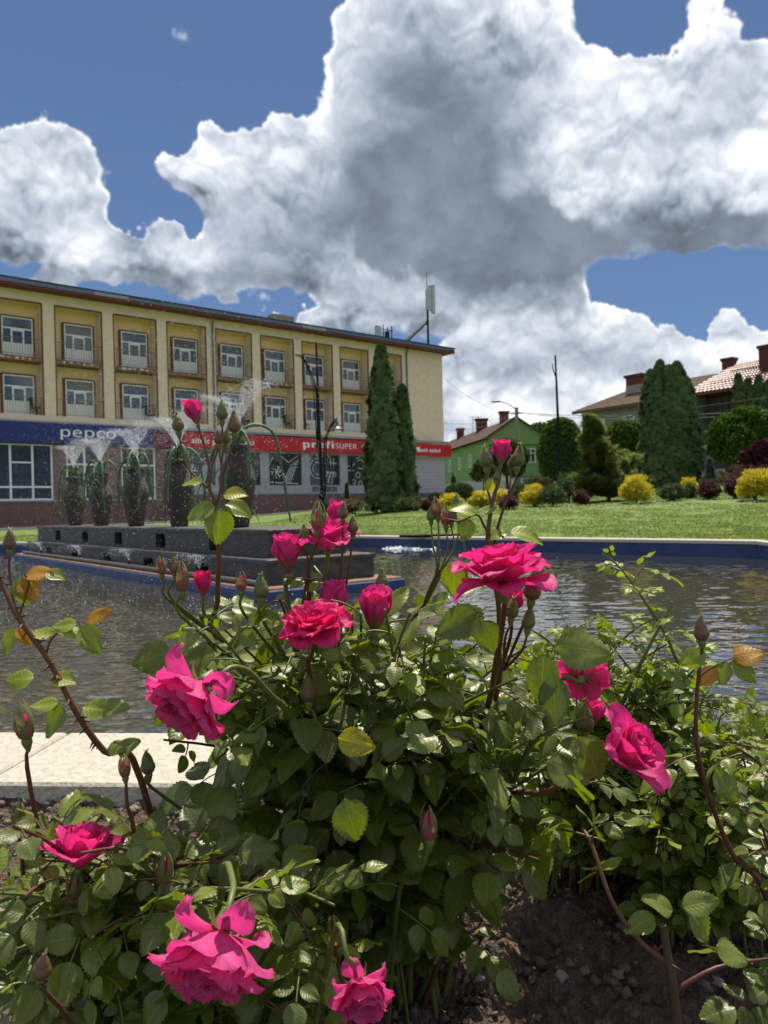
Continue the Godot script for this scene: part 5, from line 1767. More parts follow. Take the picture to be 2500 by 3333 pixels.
	for i in 84:
		var y := 0.08 + 2.9 * pow(rng.randf(), 1.25)
		var a := rng.randf() * TAU
		var l := lerpf(1.35, 0.38, y / 3.2) * rng.randf_range(0.7, 1.1)
		if y > 1.9:
			a = rng.randf_range(-0.8, 0.8) + PI
		var e := Vector3(cos(a) * l - 0.35 * smoothstep(1.2, 3.0, y), y + l * 0.45, sin(a) * l)
		built("branch", MB.new().tube(bent(Vector3(-0.12 * y * 0.5, y * 0.9, 0), e, Vector3(0, -0.06, 0), 4), [0.03, 0.025, 0.02, 0.014, 0.008], 5), M.bark, p)
		for s in 80:
			var f := rng.randf_range(0.25, 1.05)
			var q := Vector3(-0.12 * y * 0.5, y * 0.9, 0).lerp(e, f) + Vector3(jit(0.17), jit(0.14), jit(0.17))
			where.append(Transform3D((Basis(Vector3.UP, rng.randf() * TAU) * Basis(Vector3.RIGHT, jit(0.5))).scaled(Vector3.ONE * rng.randf_range(0.13, 0.24)), q))
			tints.append(Color(0.13, 0.16, 0.05).lerp(Color(0.28, 0.31, 0.10), rng.randf()))
	scatter("crown", NEEDLE, M.foliage, where, tints, p).set_meta("kind", "stuff")


# a low shrub: w and h in metres
func shrub(called: String, label: String, px: float, d: float, w: float, h: float, n: int, size: float, c0: Color, c1: Color, material: Material, group: String, shape := 0) -> void:
	var t := thing(called, label, "shrub", on_ground(px, d), group)
	for i in 3:
		built("stem", MB.new().tube(bent(Vector3(jit(0.05), -0.05, jit(0.05)), Vector3(jit(w * 0.2), h * 0.6, jit(w * 0.2)), Vector3(jit(0.05), 0, 0), 3), [0.03, 0.025, 0.02, 0.012], 5), M.bark, t)
	var where := []
	var tints := []
	if shape == 1:      # clipped dome on a short stem
		built("trunk", MB.new().tube([Vector3(0, -0.05, 0), Vector3(0, h * 0.5, 0)], [0.06, 0.05], 7), M.bark, t)
		fill(where, tints, Vector3(0, h * 0.62, 0), Vector3(w * 0.5, h * 0.40, w * 0.5), n, size, c0, c1, 0.86, 1.0)
	elif shape == 2:    # cone
		for i in n:
			var f := pow(rng.randf(), 1.3)
			var a := rng.randf() * TAU
			var r := w * 0.5 * (1.0 - f) * (0.8 + 0.25 * sin(f * 40.0)) * rng.randf_range(0.6, 1.05)
			where.append(Transform3D((Basis(Vector3.UP, PI * 0.5 - a) * Basis(Vector3.RIGHT, 0.5 + jit(0.4))).scaled(Vector3.ONE * size * rng.randf_range(0.7, 1.3)), Vector3(cos(a) * r, 0.08 + f * h, sin(a) * r)))
			tints.append(c0.lerp(c1, rng.randf()))
	else:
		var lobes := 6
		for i in lobes:
			var a := TAU * i / lobes + jit(0.4)
			var o := Vector3(cos(a), 0, sin(a)) * w * 0.24
			for s in n / 40:      # shoots that stand out of the outline
				var top := o * rng.randf_range(0.2, 1.3) + Vector3(jit(w * 0.12), h * rng.randf_range(0.85, 1.12), jit(w * 0.12))
				where.append(Transform3D(Basis(Vector3.UP, rng.randf() * TAU).scaled(Vector3(0.7, 1.5, 0.7) * size), top))
				tints.append(c0.lerp(c1, rng.randf()))
			fill(where, tints, o + Vector3(0, h * rng.randf_range(0.42, 0.62), 0), Vector3(w * 0.30, h * 0.40, w * 0.30), n / lobes, size, c0, c1, 0.45)
	scatter("crown", NEEDLE if shape == 2 else SMALL, material, where, tints, t).set_meta("kind", "stuff")


func build_garden() -> void:
	var y0 := Color(0.42, 0.38, 0.015)
	var y1 := Color(0.78, 0.68, 0.03)
	var g := "golden shrubs in the border"
	for q: Array in [[1466, 27.5, 0.85, 0.62, "small golden shrub beside the clipped dome", 500], [1567, 28.5, 0.85, 0.62, "golden green shrub behind the tall rose buds", 460], [1630, 31.0, 0.8, 0.6, "golden shrub half hidden by the rose buds", 300], [1741, 27.5, 1.0, 0.78, "golden yellow shrub midway between the rose buds and the pine", 800], [2072, 26.0, 1.08, 0.92, "large golden yellow shrub beside the pine", 1000], [2243, 30.0, 0.72, 0.72, "small golden shrub with a green skirt, beside dark juniper", 500], [2462, 25.0, 1.25, 1.0, "big golden shrub at the end of the border, near the maple", 1300]]:
		shrub("golden_shrub", q[4], q[0], q[1], q[2], q[3] * 0.88, q[5], 0.075, y0, y1, M.bright_foliage, g)
	var r0 := Color(0.045, 0.012, 0.012)
	var r1 := Color(0.13, 0.035, 0.03)
	g = "dark red barberries in the border"
	for q: Array in [[1655, 26.5, 0.7, 0.4, "low dark red barberry under the tall rose buds"], [1893, 27.0, 0.6, 0.42, "dark red barberry at the foot of the pine"], [2307, 26.5, 0.78, 0.6, "round dark red barberry, bigger of two in the open lawn"], [2393, 26.5, 0.66, 0.62, "round dark red barberry, smaller of two in the open lawn"], [2402, 33.0, 1.15, 1.05, "large purple barberry below the copper maple"], [1387, 29.0, 0.42, 0.36, "tiny reddish barberry beside the clipped ball"], [2470, 31.0, 1.2, 1.0, "purple barberry behind the big golden shrub"], [1545, 32.0, 0.5, 0.4, "small dark red barberry beside the clipped dome's foot"]]:
		shrub("barberry", q[4], q[0], q[1], q[2], q[3], 520, 0.07, r0, r1, M.red_foliage, g)
	var d0 := Color(0.068, 0.102, 0.043)
	var d1 := Color(0.115, 0.165, 0.062)
	g = "dark evergreen shrubs in the border"
	for q: Array in [[2190, 26.5, 1.0, 0.5, "dark green juniper spreading low before the broad thuja", 520, 0], [2245, 27.5, 0.5, 0.45, "small dark juniper under the small golden shrub", 260, 0], [1800, 27.0, 1.0, 0.62, "dark green shrub next to the golden yellow shrub", 520, 0], [1850, 30.0, 1.2, 1.0, "grey green loose shrub beside the pine", 500, 0], [1690, 32.0, 0.8, 0.7, "dark shrub behind the tall rose buds", 320, 0], [2340, 36.0, 1.0, 0.9, "dark clipped shrub behind the blue spruce", 500, 1], [1920, 33.0, 0.9, 0.7, "dark shrub tucked behind the pine trunk", 300, 0]]:
		shrub("evergreen_shrub", q[4], q[0], q[1], q[2], q[3], q[5], 0.08, d0, d1, M.conifer, g, q[6])
	g = "clipped domes in the border"
	for q: Array in [[1497, 30.0, 1.15, 0.95, "large clipped green dome on a stem beside the grey shop", 2600, Color(0.070, 0.105, 0.032), Color(0.115, 0.155, 0.048)], [1422, 30.5, 0.7, 0.62, "small clipped ball next to the large dome", 1200, Color(0.066, 0.10, 0.036), Color(0.105, 0.145, 0.05)], [1756, 33.0, 1.3, 0.98, "brownish clipped dome behind the golden yellow shrub", 2400, Color(0.085, 0.09, 0.038), Color(0.135, 0.125, 0.055)], [2098, 34.0, 0.9, 0.85, "clipped green ball behind the large golden shrub", 1400, d0, d1]]:
		shrub("clipped_dome", q[4], q[0], q[1], q[2], q[3], q[5], 0.06, q[6], q[7], M.conifer, g, 1)
	shrub("blue_spruce", "small silvery blue spruce cone near the villa's white wall", 2312, 31.0, 0.98, 1.35, 900, 0.13, Color(0.06, 0.085, 0.075), Color(0.13, 0.165, 0.15), M.conifer, "", 2)
	shrub("dwarf_conifer", "small dark cone shaped conifer on the strip before the grey shop", 1130, 36.0, 0.5, 1.25, 900, 0.10, d0, d1, M.conifer, "", 2)
	shrub("dry_bush", "low straw coloured bush at the foot of the street lamp", 1150, 32.0, 0.95, 0.5, 420, 0.085, Color(0.12, 0.11, 0.06), Color(0.22, 0.19, 0.11), M.foliage, "")
	shrub("low_bush", "low pale green bush at the foot of the columnar thujas", 1325, 29.5, 1.0, 0.48, 500, 0.08, Color(0.06, 0.09, 0.025), Color(0.13, 0.16, 0.05), M.foliage, "")
	shrub("dark_bush", "small dark bush just beside the lamp base", 1066, 36.5, 0.5, 0.35, 260, 0.07, d0, d1, M.conifer, "")
	shrub("red_flower_bed", "low strip of rust red bedding plants by the broad thuja", 2195, 36.0, 1.6, 0.28, 420, 0.07, Color(0.10, 0.03, 0.02), Color(0.28, 0.07, 0.03), M.red_foliage, "")

# ---------------------------------------------------------------- roses
var LEAVES: Array[ArrayMesh] = []
var FLOWERS := []                 # [px, py, radius in px, depth]: leaves must not grow through these


func rose_materials() -> void:
	# the leaf's own print: a pale midrib and side veins on mottled green
	var n := FastNoiseLite.new()
	n.frequency = 0.03
	n.fractal_octaves = 4
	var im := Image.create_empty(192, 256, false, Image.FORMAT_RGB8)
	var hi := Image.create_empty(192, 256, false, Image.FORMAT_RGB8)
	for j in 256:
		for i in 192:
			var u := absf(i / 191.0 - 0.5) * 2.0
			var v := j / 255.0
			var mid := 1.0 - smoothstep(0.02, 0.05, u)
			var ph := fposmod(v * 7.5 - u * 1.5 + 0.1 * sin(u * 9.0), 1.0)
			var vein := (1.0 - smoothstep(0.03, 0.10, absf(ph - 0.5))) * (1.0 - u * 0.6)
			var cell := n.get_noise_2d(i, j)
			var b := 0.80 + 0.10 * cell
			var line := maxf(mid * 0.8, vein * 0.14)
			im.set_pixel(i, j, Color(b, b, b).lerp(Color(1.0, 1.0, 0.86), line))
			var h := 0.5 + 0.18 * n.get_noise_2d(i * 3.0, j * 3.0) + 0.22 * cos((ph - 0.5) * TAU) * (1.0 - mid) * -1.0 - 0.35 * mid
			hi.set_pixel(i, j, Color(h, h, h))
	var tex := ImageTexture.create_from_image(im)
	var tall := ImageTexture.create_from_image(hi)
	for q: Array in [["leaf_dark", Color(0.51, 0.575, 0.27), Color(0.95, 1.0, 0.24), 0.28], ["leaf_mid", Color(0.60, 0.665, 0.28), Color(0.95, 1.0, 0.22), 0.29], ["leaf_young", Color(0.68, 0.76, 0.24), Color(1.0, 1.0, 0.22), 0.42], ["leaf_yellow", Color(0.84, 0.80, 0.16), Color(1.0, 1.0, 0.3), 0.45], ["leaf_amber", Color(0.88, 0.66, 0.20), Color(1.0, 0.8, 0.3), 0.42], ["leaf_any", Color.WHITE, Color(0.95, 1.0, 0.22), 0.33]]:
		var m := mat(q[0], q[1], q[3] + 0.08, 0.60)
		m.albedo_texture = tex
		m.heightmap_enabled = true
		m.heightmap_texture = tall
		m.heightmap_scale = 0.03
		m.backlight_enabled = true
		m.backlight = q[2]
		if q[0] == "leaf_any":
			m.vertex_color_use_as_albedo = true
	# a petal's print: fine veins running up it, a pale foot, an edge a little deeper and here and there bruised
	var pet := Image.create_empty(128, 128, false, Image.FORMAT_RGB8)
	for j in 128:
		for i in 128:
			var u := i / 127.0
			var v := j / 127.0
			var vein := n.get_noise_2d(i * 5.0 / (0.35 + v), j * 0.5) * 0.10 + n.get_noise_2d(i * 0.8, j * 0.8 + 300.0) * 0.08
			var c := Color(0.93, 0.90, 0.92) * (1.0 + vein)
			c = c.lerp(Color(1.0, 1.0, 0.86), (1.0 - smoothstep(0.05, 0.30, v + vein)) * 0.75)
			c = c.lerp(Color(0.78, 0.66, 0.66), smoothstep(0.93, 1.0, v) * clampf(0.3 + n.get_noise_2d(i * 2.0, 900.0) * 2.0, 0.0, 1.0))
			pet.set_pixel(i, j, c)
	var print_of_petal := ImageTexture.create_from_image(pet)
	for q: Array in [["petal", Color(0.95, 0.33, 0.65), Color(1.0, 0.62, 0.88)], ["petal_soft", Color(0.94, 0.39, 0.67), Color(1.0, 0.72, 0.92)], ["petal_deep", Color(0.95, 0.27, 0.57), Color(1.0, 0.55, 0.8)]]:
		var m := mat(q[0], q[1], 0.55, 0.35)
		m.albedo_texture = print_of_petal
		m.backlight_enabled = true
		m.backlight = q[2]
	mat("cane_green", Color(0.36, 0.40, 0.19), 0.5)
	mat("cane_brown", Color(0.36, 0.23, 0.15), 0.55)
	mat("cane_red", Color(0.33, 0.17, 0.13), 0.5)
	mat("cane_old", Color(0.27, 0.22, 0.15), 0.8)
	for q: Array in [["sepal", Color(0.36, 0.38, 0.22)], ["sepal_red", Color(0.40, 0.31, 0.22)], ["sepal_dry", Color(0.38, 0.27, 0.18)]]:
		var m := mat(q[0], q[1], 0.55)
		m.backlight_enabled = true
		m.backlight = Color(0.45, 0.45, 0.25)


# one serrated leaflet, base at the origin, tip along +y, upper face +z, one unit long
func leaf_mesh(wide: float, fold: float, droop: float, twist: float, teeth: int, sd: int) -> ArrayMesh:
	var r := RandomNumberGenerator.new()
	r.seed = sd
	var rows := teeth * 2 + 1
	var pts := PackedVector3Array()
	var uvs := PackedVector2Array()
	var wob := r.randf() * 6.0
	for j in rows:
		var v := j / float(rows - 1)
		var w := wide * pow(sin(PI * pow(v, 0.82)), 0.72) * (1.0 - 0.25 * v)
		if j == 0 or j == rows - 1:
			w = 0.012
		var tooth := 1.0 + (0.055 if j % 2 else -0.055)
		for i in 7:
			var u := (i - 3) / 3.0
			var x := u * w * (tooth if absf(u) > 0.9 else 1.0)
			var z := fold * absf(x) - droop * v * v + 0.03 * sin(v * 7.0 + u * 2.0 + wob) * absf(u) + 0.018 * sin(u * 6.0 + v * 3.0 + wob)
			var y := v - droop * droop * 0.35 * v * v + (0.03 * absf(u) if j % 2 and absf(u) > 0.9 else 0.0)
			var tw := twist * v
			pts.append(Vector3(x * cos(tw) - z * sin(tw), y, x * sin(tw) + z * cos(tw)))
			uvs.append(Vector2(u * 0.5 + 0.5, v))
	return MB.new().sheet(pts, 7, uvs, Vector3.BACK).mesh()


class Bush:
	var root: Node3D
	var leaves := []              # [transform, mesh number, material name, colour]
	var leaf_len := 0.05
	var low := 9.0                # how far down its leaves reach: drop below eye level over distance


func new_bush(label: String, at: Vector3, leaf_len: float) -> Bush:
	var b := Bush.new()
	b.root = thing("rose_bush", label, "rose bush", at)
	b.leaf_len = leaf_len
	return b


func leaf_style(kind: String) -> Array:
	# a material for leaves of their own, and the same colour for the mass
	match kind:
		"young":
			return ["leaf_young", Color(0.40, 0.50, 0.05)]
		"yellow":
			return ["leaf_yellow", Color(0.55, 0.52, 0.03)]
		"amber":
			return ["leaf_amber", Color(0.65, 0.36, 0.035)]
		"mid":
			return ["leaf_mid", Color(0.31, 0.395, 0.07)]
	return ["leaf_dark", Color(0.215, 0.275, 0.06)]


# one leaflet from a base point along dir with its face towards up
func leaflet(b: Bush, at: Vector3, dir: Vector3, up: Vector3, size: float, kind: String, before := false) -> void:
	var y := dir.normalized()
	var x := y.cross(up).normalized()
	if x.length() < 0.5:
		x = y.cross(Vector3.RIGHT).normalized()
	var z := x.cross(y)
	var st := leaf_style(kind)
	b.leaves.append([Transform3D(Basis(x * size, y * size, z * size), at), rng.randi() % LEAVES.size(), st[0], st[1] * rng.randf_range(0.75, 1.25), before])


# a whole rose leaf: its stalk goes into the cane's mesh, its leaflets are listed
func compound(b: Bush, m: MB, at: Vector3, dir: Vector3, up: Vector3, size: float, count: int, kind: String) -> void:
	var stalk := size * (0.75 + 0.42 * (count / 2))
	dir = dir.normalized()
	var side := dir.cross(up).normalized()
	var face := side.cross(dir).normalized()
	var e := at + dir * stalk - Vector3.UP * stalk * 0.10
	var path := bent(at, e, face * stalk * 0.08, 4)
	m.tube(path, [0.0013, 0.0012, 0.0011, 0.001, 0.0008], 4, false)
	var ahead: Vector3 = (e - path[3]).normalized()
	leaflet(b, e, ahead + face * jit(0.25) - Vector3.UP * 0.06, face + Vector3(jit(0.3), jit(0.2), jit(0.3)), size * rng.randf_range(0.95, 1.15), kind)
	for k in count / 2:
		var f := 1.0 - (k + 0.45) * 0.85 / (count / 2)
		var p: Vector3 = at.lerp(e, f) + face * stalk * 0.08 * 4.0 * f * (1.0 - f)
		for s: float in [-1.0, 1.0]:
			leaflet(b, p + side * s * 0.003, side * s * 0.95 + ahead * rng.randf_range(0.25, 0.6) - Vector3.UP * rng.randf_range(-0.12, 0.2), face + side * s * jit(0.35) + Vector3(jit(0.25), 0, jit(0.25)), size * rng.randf_range(0.78, 1.0) * (0.9 - 0.08 * k), kind)


# a cane through points, with leaves between shares t0 and t1 of its length
func cane(b: Bush, pts: Array, r0: float, r1: float, material: String, t0 := 0.3, t1 := 1.0, gap := 0.05, kind := "", thorns := 0, per := 4, count := 5) -> Array:
	var path := spline(pts, per)
	var m := MB.new()
	var rad := []
	var lens := [0.0]
	for i in path.size():
		rad.append(lerpf(r0, r1, i / float(path.size() - 1)))
		if i:
			lens.append(lens[i - 1] + path[i].distance_to(path[i - 1]))
	var o := b.root.position
	var local := []
	for p: Vector3 in path:
		local.append(p - o)
	m.tube(local, rad, 7)
	var total: float = lens[lens.size() - 1]
	var s := t0 * total
	var a := rng.randf() * TAU
	while s < t1 * total:
		var i := 1
		while i < lens.size() - 1 and lens[i] < s:
			i += 1
		var p: Vector3 = path[i - 1].lerp(path[i], clampf((s - lens[i - 1]) / maxf(lens[i] - lens[i - 1], 1e-5), 0.0, 1.0))
		var d: Vector3 = (path[i] - path[i - 1]).normalized()
		var x := d.cross(Vector3.UP if absf(d.y) < 0.95 else Vector3.RIGHT).normalized()
		var y := x.cross(d)
		var out := x * cos(a) + y * sin(a)
		var f := s / total
		var k := kind
		if k == "":
			var q := rng.randf() + (f - 0.6) * 0.5
			k = "young" if q > 1.04 else "mid" if q > 0.55 else "dark"
		elif k == "light":
			k = "young" if rng.randf() < 0.35 else "mid"
		var dir := out * Vector3(0.95, 0.55, 0.95) + d * Vector3(0.45, 0.25, 0.45) + Vector3.UP * rng.randf_range(-0.15, 0.3)
		var up := Vector3.UP * 0.9 + Vector3(0, 0.0, 0.26) + out * 0.25 + Vector3(jit(0.55), jit(0.1), jit(0.55))
		var size := b.leaf_len * rng.randf_range(0.6, 1.18) * (1.0 - 0.35 * smoothstep(0.8, 1.0, f))
		var c := count if rng.randf() < 0.6 else 3
		if rng.randf() < 0.5 and count == 5:
			c = 3
		var mm := MB.new()
		if p.y > EYE.y + b.low * p.z:
			compound(b, mm, p, dir, up, size, c, k)
		var base := m.v.size()
		for q in mm.v.size():
			m.vert(mm.v[q] - o, mm.n[q], mm.t[q])
		for q in mm.k:
			m.k.append(base + q)
		s += gap * rng.randf_range(0.7, 1.3)
		a += 2.4
	for i in thorns:
		var q := rng.randi_range(1, path.size() - 2)
		var p: Vector3 = local[q].lerp(local[q + 1], rng.randf())
		var d: Vector3 = (path[q + 1] - path[q - 1]).normalized()
		var x := d.cross(Vector3(jit(1), jit(1), jit(1))).normalized()
		m.tube([p, p + x * (r0 * 1.3) - d * 0.001, p + x * (r0 * 2.6) - d * 0.003], [r0 * 0.55, r0 * 0.28, 0.0001], 5, false)
	built("cane", m, M[material], b.root)
	return path


func finish(b: Bush) -> void:
	# drop leaves that would stand in front of a flower; the 300 that show largest are parts of their own
	var keep := []
	for l: Array in b.leaves:
		var xf: Transform3D = l[0]
		var c := (xf.origin + xf.basis.y * 0.5 - EYE) * cb
		var d := -c.z
		if d < 0.35:
			continue
		var px := 1250.0 + FP * c.x / d
		var py := 1666.5 - FP * c.y / d
		var half := xf.basis.y.length() * 0.5 / d * FP
		var blocked := false
		for f: Array in FLOWERS:
			if not l[4] and d < f[3] + 0.02 and Vector2(px - f[0], py - f[1]).length() < f[2] + half * 0.75:
				blocked = true
				break
		if blocked:
			continue
		var seen := px > -60 and px < 2560 and py > 1100 and py < 3400
		keep.append([half / (1.0 + 2.0 * maxf(0.0, d - 0.9)) if seen else 0.0, l])
	keep.sort_custom(func(p, q): return p[0] > q[0])
	var mass := {}
	for i in keep.size():
		var l: Array = keep[i][1]
		var xf: Transform3D = l[0]
		xf.origin -= b.root.position
		if i < 300:
			part("leaf", LEAVES[l[1]], M[l[2]], b.root, xf)
		else:
			if not mass.has(l[1]):
				mass[l[1]] = [[], []]
			mass[l[1]][0].append(xf)
			mass[l[1]][1].append(l[3])
	for k: int in mass:
		scatter("leaf_mass", LEAVES[k], M.leaf_any, mass[k][0], mass[k][1], b.root).set_meta("kind", "stuff")


# one petal: base at the origin, axis +y, leaning out along +z
func petal(m: MB, length: float, width: float, a0: float, a1: float, curl: float, cup: float, ruffle: float, phi: float, off: float, sd: float) -> void:
	var nv := 11
	var nu := 9
	var c := Vector3(0, 0, off)
	var pts := PackedVector3Array()
	var rot := Basis(Vector3.UP, phi)
	for j in nv + 1:
		var v := j / float(nv)
		var th := lerpf(a0, a1, pow(v, 1.2)) + curl * smoothstep(0.68, 1.0, v) * smoothstep(0.68, 1.0, v)
		var dir := Vector3(0, cos(th), sin(th))
		var nn := Vector3(0, -sin(th), cos(th))
		if j:
			c += dir * length / nv
		var w := lerpf(0.24, 1.0, smoothstep(0.0, 0.62, v)) if v < 0.62 else sqrt(maxf(0.0, 1.0 - pow((v - 0.62) / 0.41, 2.0)))
		w *= width * 0.5
		for i in nu:
			var u := i / float(nu - 1) * 2.0 - 1.0
			var bend := cup * u * u * w * (1.0 - 0.55 * smoothstep(0.7, 1.0, v))
			var ruf := ruffle * width * v * v * (sin(u * 4.3 + sd) * 0.55 + sin(u * 8.5 + sd * 2.3 + v * 3.0) * 0.3) + ruffle * 0.5 * width * sin(v * 5.0 + sd) * u
			var tip := 0.05 * length * (1.0 - absf(u)) * smoothstep(0.8, 1.0, v) + 0.02 * length * sin(u * 9.0 + sd * 3.0) * smoothstep(0.85, 1.0, v)
			var p := c + Vector3.RIGHT * u * w * (1.0 - cup * 0.18 * u * u) - nn * bend + nn * ruf + dir * tip
			pts.append(rot * p)
	m.sheet(pts, nu)


# the narrow green sepal, out along +z
func sepal(m: MB, length: float, width: float, a0: float, a1: float, phi: float, off: float) -> void:
	var c := Vector3(0, 0, off)
	var pts := PackedVector3Array()
	var rot := Basis(Vector3.UP, phi)
	for j in 9:
		var v := j / 8.0
		var th := lerpf(a0, a1, v)
		var dir := Vector3(0, cos(th), sin(th))
		var nn := Vector3(0, -sin(th), cos(th))
		if j:
			c += dir * length / 8.0
		var w := width * 0.5 * (sin(PI * (0.28 + 0.60 * v)) * (1.0 - v * 0.72) + 0.02)
		for i in 5:
			var u := i / 2.0 - 1.0
			pts.append(rot * (c + Vector3.RIGHT * u * w - nn * u * u * w * 0.5))
	m.sheet(pts, 5)


# kinds: bud (closed, green), split (green with a pink slit), goblet, half, open, old
func flower(b: Bush, px: float, py: float, d: float, size: float, kind: String, axis: Vector3, material := "petal") -> Vector3:
	var at := P(px, py, d)
	axis = axis.normalized()
	var f := Node3D.new()
	f.name = "flower" if kind in ["goblet", "half", "open", "old", "wide"] else "bud"
	b.root.add_child(f, true)
	var basis := frame(axis) * Basis(Vector3.UP, rng.randf() * TAU)
	var lift := {"bud": 0.5, "split": 0.5, "goblet": 0.5, "half": 0.45, "open": 0.25, "old": 0.35, "wide": 0.2}
	var base: Vector3 = at - axis * size * lift[kind]
	f.transform = Transform3D(basis, base - b.root.position)
	var green := "sepal_red" if rng.randf() < 0.5 else "sepal"
	# the hip under it
	var hip := size * (0.20 if kind in ["bud", "split"] else 0.11)
	built("hip", MB.new().lathe([Vector2(hip * 0.28, -hip * 2.2), Vector2(hip * 0.55, -hip * 1.5), Vector2(hip * 0.82, -hip * 0.8), Vector2(hip * 0.85, -hip * 0.3), Vector2(hip * 0.6, 0.0)], Vector3.ZERO, 10), M.cane_green, f)
	if kind in ["bud", "split"]:
		var pink := kind == "split"
		var body := MB.new()
		var prof := [Vector2(0.10, -0.03), Vector2(0.24, 0.04), Vector2(0.32, 0.18), Vector2(0.33, 0.32), Vector2(0.27, 0.48), Vector2(0.17, 0.62), Vector2(0.09, 0.74), Vector2(0.02, 0.80)]
		for i in prof.size():
			prof[i] *= size * Vector2(0.84 if pink else 1.0, 1.0)
		body.lathe(prof, Vector3.ZERO, 12)
		built("bud_body", body, M.petal_deep if pink else M[green], f)
		for i in 5:
			var sp := MB.new()
			sepal(sp, size * rng.randf_range(1.0, 1.3), size * (0.40 if pink else 0.52), 0.55, (-0.62 if pink else -0.92) + jit(0.08), TAU * i / 5.0 + jit(0.1), size * 0.20)
			built("sepal", sp, M[green], f)
		return base - axis * hip * 2.0
	var layers := []              # [count, length, width, start, end, curl, cup, ruffle, offset]
	match kind:
		"goblet":
			layers = [[3, 0.86, 0.55, 0.10, -0.06, 0.0, 0.95, 0.05, 0.03], [4, 0.95, 0.75, 0.30, -0.14, 0.15, 0.9, 0.05, 0.05], [5, 1.0, 0.85, 0.52, -0.16, 0.55, 0.75, 0.06, 0.06]]
		"half":
			layers = [[4, 0.72, 0.45, 0.12, 0.0, 0.1, 0.9, 0.10, 0.02], [5, 0.85, 0.62, 0.38, 0.06, 0.3, 0.8, 0.08, 0.04], [5, 0.95, 0.80, 0.62, 0.30, 0.7, 0.6, 0.08, 0.05], [4, 0.95, 0.85, 0.95, 0.95, 0.9, 0.4, 0.09, 0.05]]
		"open":
			layers = [[6, 0.32, 0.26, 0.15, 0.15, 0.3, 0.7, 0.16, 0.02], [7, 0.42, 0.34, 0.45, 0.40, 0.5, 0.6, 0.15, 0.03], [7, 0.50, 0.42, 0.80, 0.75, 0.5, 0.5, 0.13, 0.04], [7, 0.55, 0.50, 1.05, 1.10, 0.6, 0.4, 0.11, 0.04], [6, 0.56, 0.54, 1.30, 1.50, 0.6, 0.3, 0.10, 0.04]]
		"wide":
			layers = [[6, 0.36, 0.30, 0.12, 0.10, 0.3, 0.8, 0.10, 0.02], [6, 0.46, 0.42, 0.50, 0.30, 0.6, 0.65, 0.09, 0.03], [7, 0.53, 0.50, 0.95, 0.72, 0.8, 0.5, 0.08, 0.04], [6, 0.57, 0.56, 1.25, 1.05, 0.9, 0.35, 0.07, 0.04], [5, 0.56, 0.56, 1.50, 1.90, 0.5, 0.25, 0.07, 0.04]]
		"old":
			layers = [[6, 0.50, 0.40, 0.20, 0.02, 0.2, 0.8, 0.12, 0.03], [6, 0.60, 0.50, 0.55, 0.12, 0.4, 0.7, 0.11, 0.05], [7, 0.66, 0.58, 0.90, 0.25, 0.6, 0.6, 0.10, 0.06], [6, 0.66, 0.60, 1.15, 0.60, 0.8, 0.45, 0.10, 0.06], [4, 0.54, 0.44, 1.50, 1.90, 1.0, 0.35, 0.12, 0.06]]
	var turn := rng.randf() * TAU
	for l: Array in layers:
		turn += 0.6
		for i in l[0]:
			var m := MB.new()
			petal(m, size * l[1] * rng.randf_range(0.92, 1.08), size * l[2] * rng.randf_range(0.9, 1.1), l[3], l[4] + jit(0.12 if kind in ["goblet"] else 0.24), l[5] * rng.randf_range(0.4, 1.5), l[6], l[7] * rng.randf_range(0.6, 1.4), turn + TAU * i / l[0] + jit(0.2), size * l[8], rng.randf() * 20.0)
			built("petal", m, M[material], f)
	for i in 5:
		var sp := MB.new()
		var back: float = {"goblet": 0.45, "half": 1.4, "open": 2.2, "old": 2.5, "wide": 2.2}[kind]
		sepal(sp, size * (0.62 if kind == "goblet" else 0.34), size * (0.20 if kind == "goblet" else 0.10), 0.75 if kind == "goblet" else 1.3, back + jit(0.3) - (0.45 if kind == "goblet" else 0.0), TAU * i / 5.0 + jit(0.15), size * 0.05)
		built("sepal", sp, M[green], f)
	var r := {"goblet": 0.42, "half": 0.5, "open": 0.5, "old": 0.5, "wide": 0.5}
	FLOWERS.append([px, py, r[kind] * size / d * FP, d])
	return base - axis * hip * 2.0


# points given as photo pixels at one depth, or with a depth of their own as a third number
func trail(pts: Array, d: float) -> Array:
	var out := []
	for p: Array in pts:
		out.append(P(p[0], p[1], p[2] if p.size() > 2 else d))
	return out


func soil_at(px: float, d: float) -> Vector3:
	var p := P(px, 2600, d)
	return Vector3(p.x, soil_y(p.x, p.z) - 0.02, p.z)


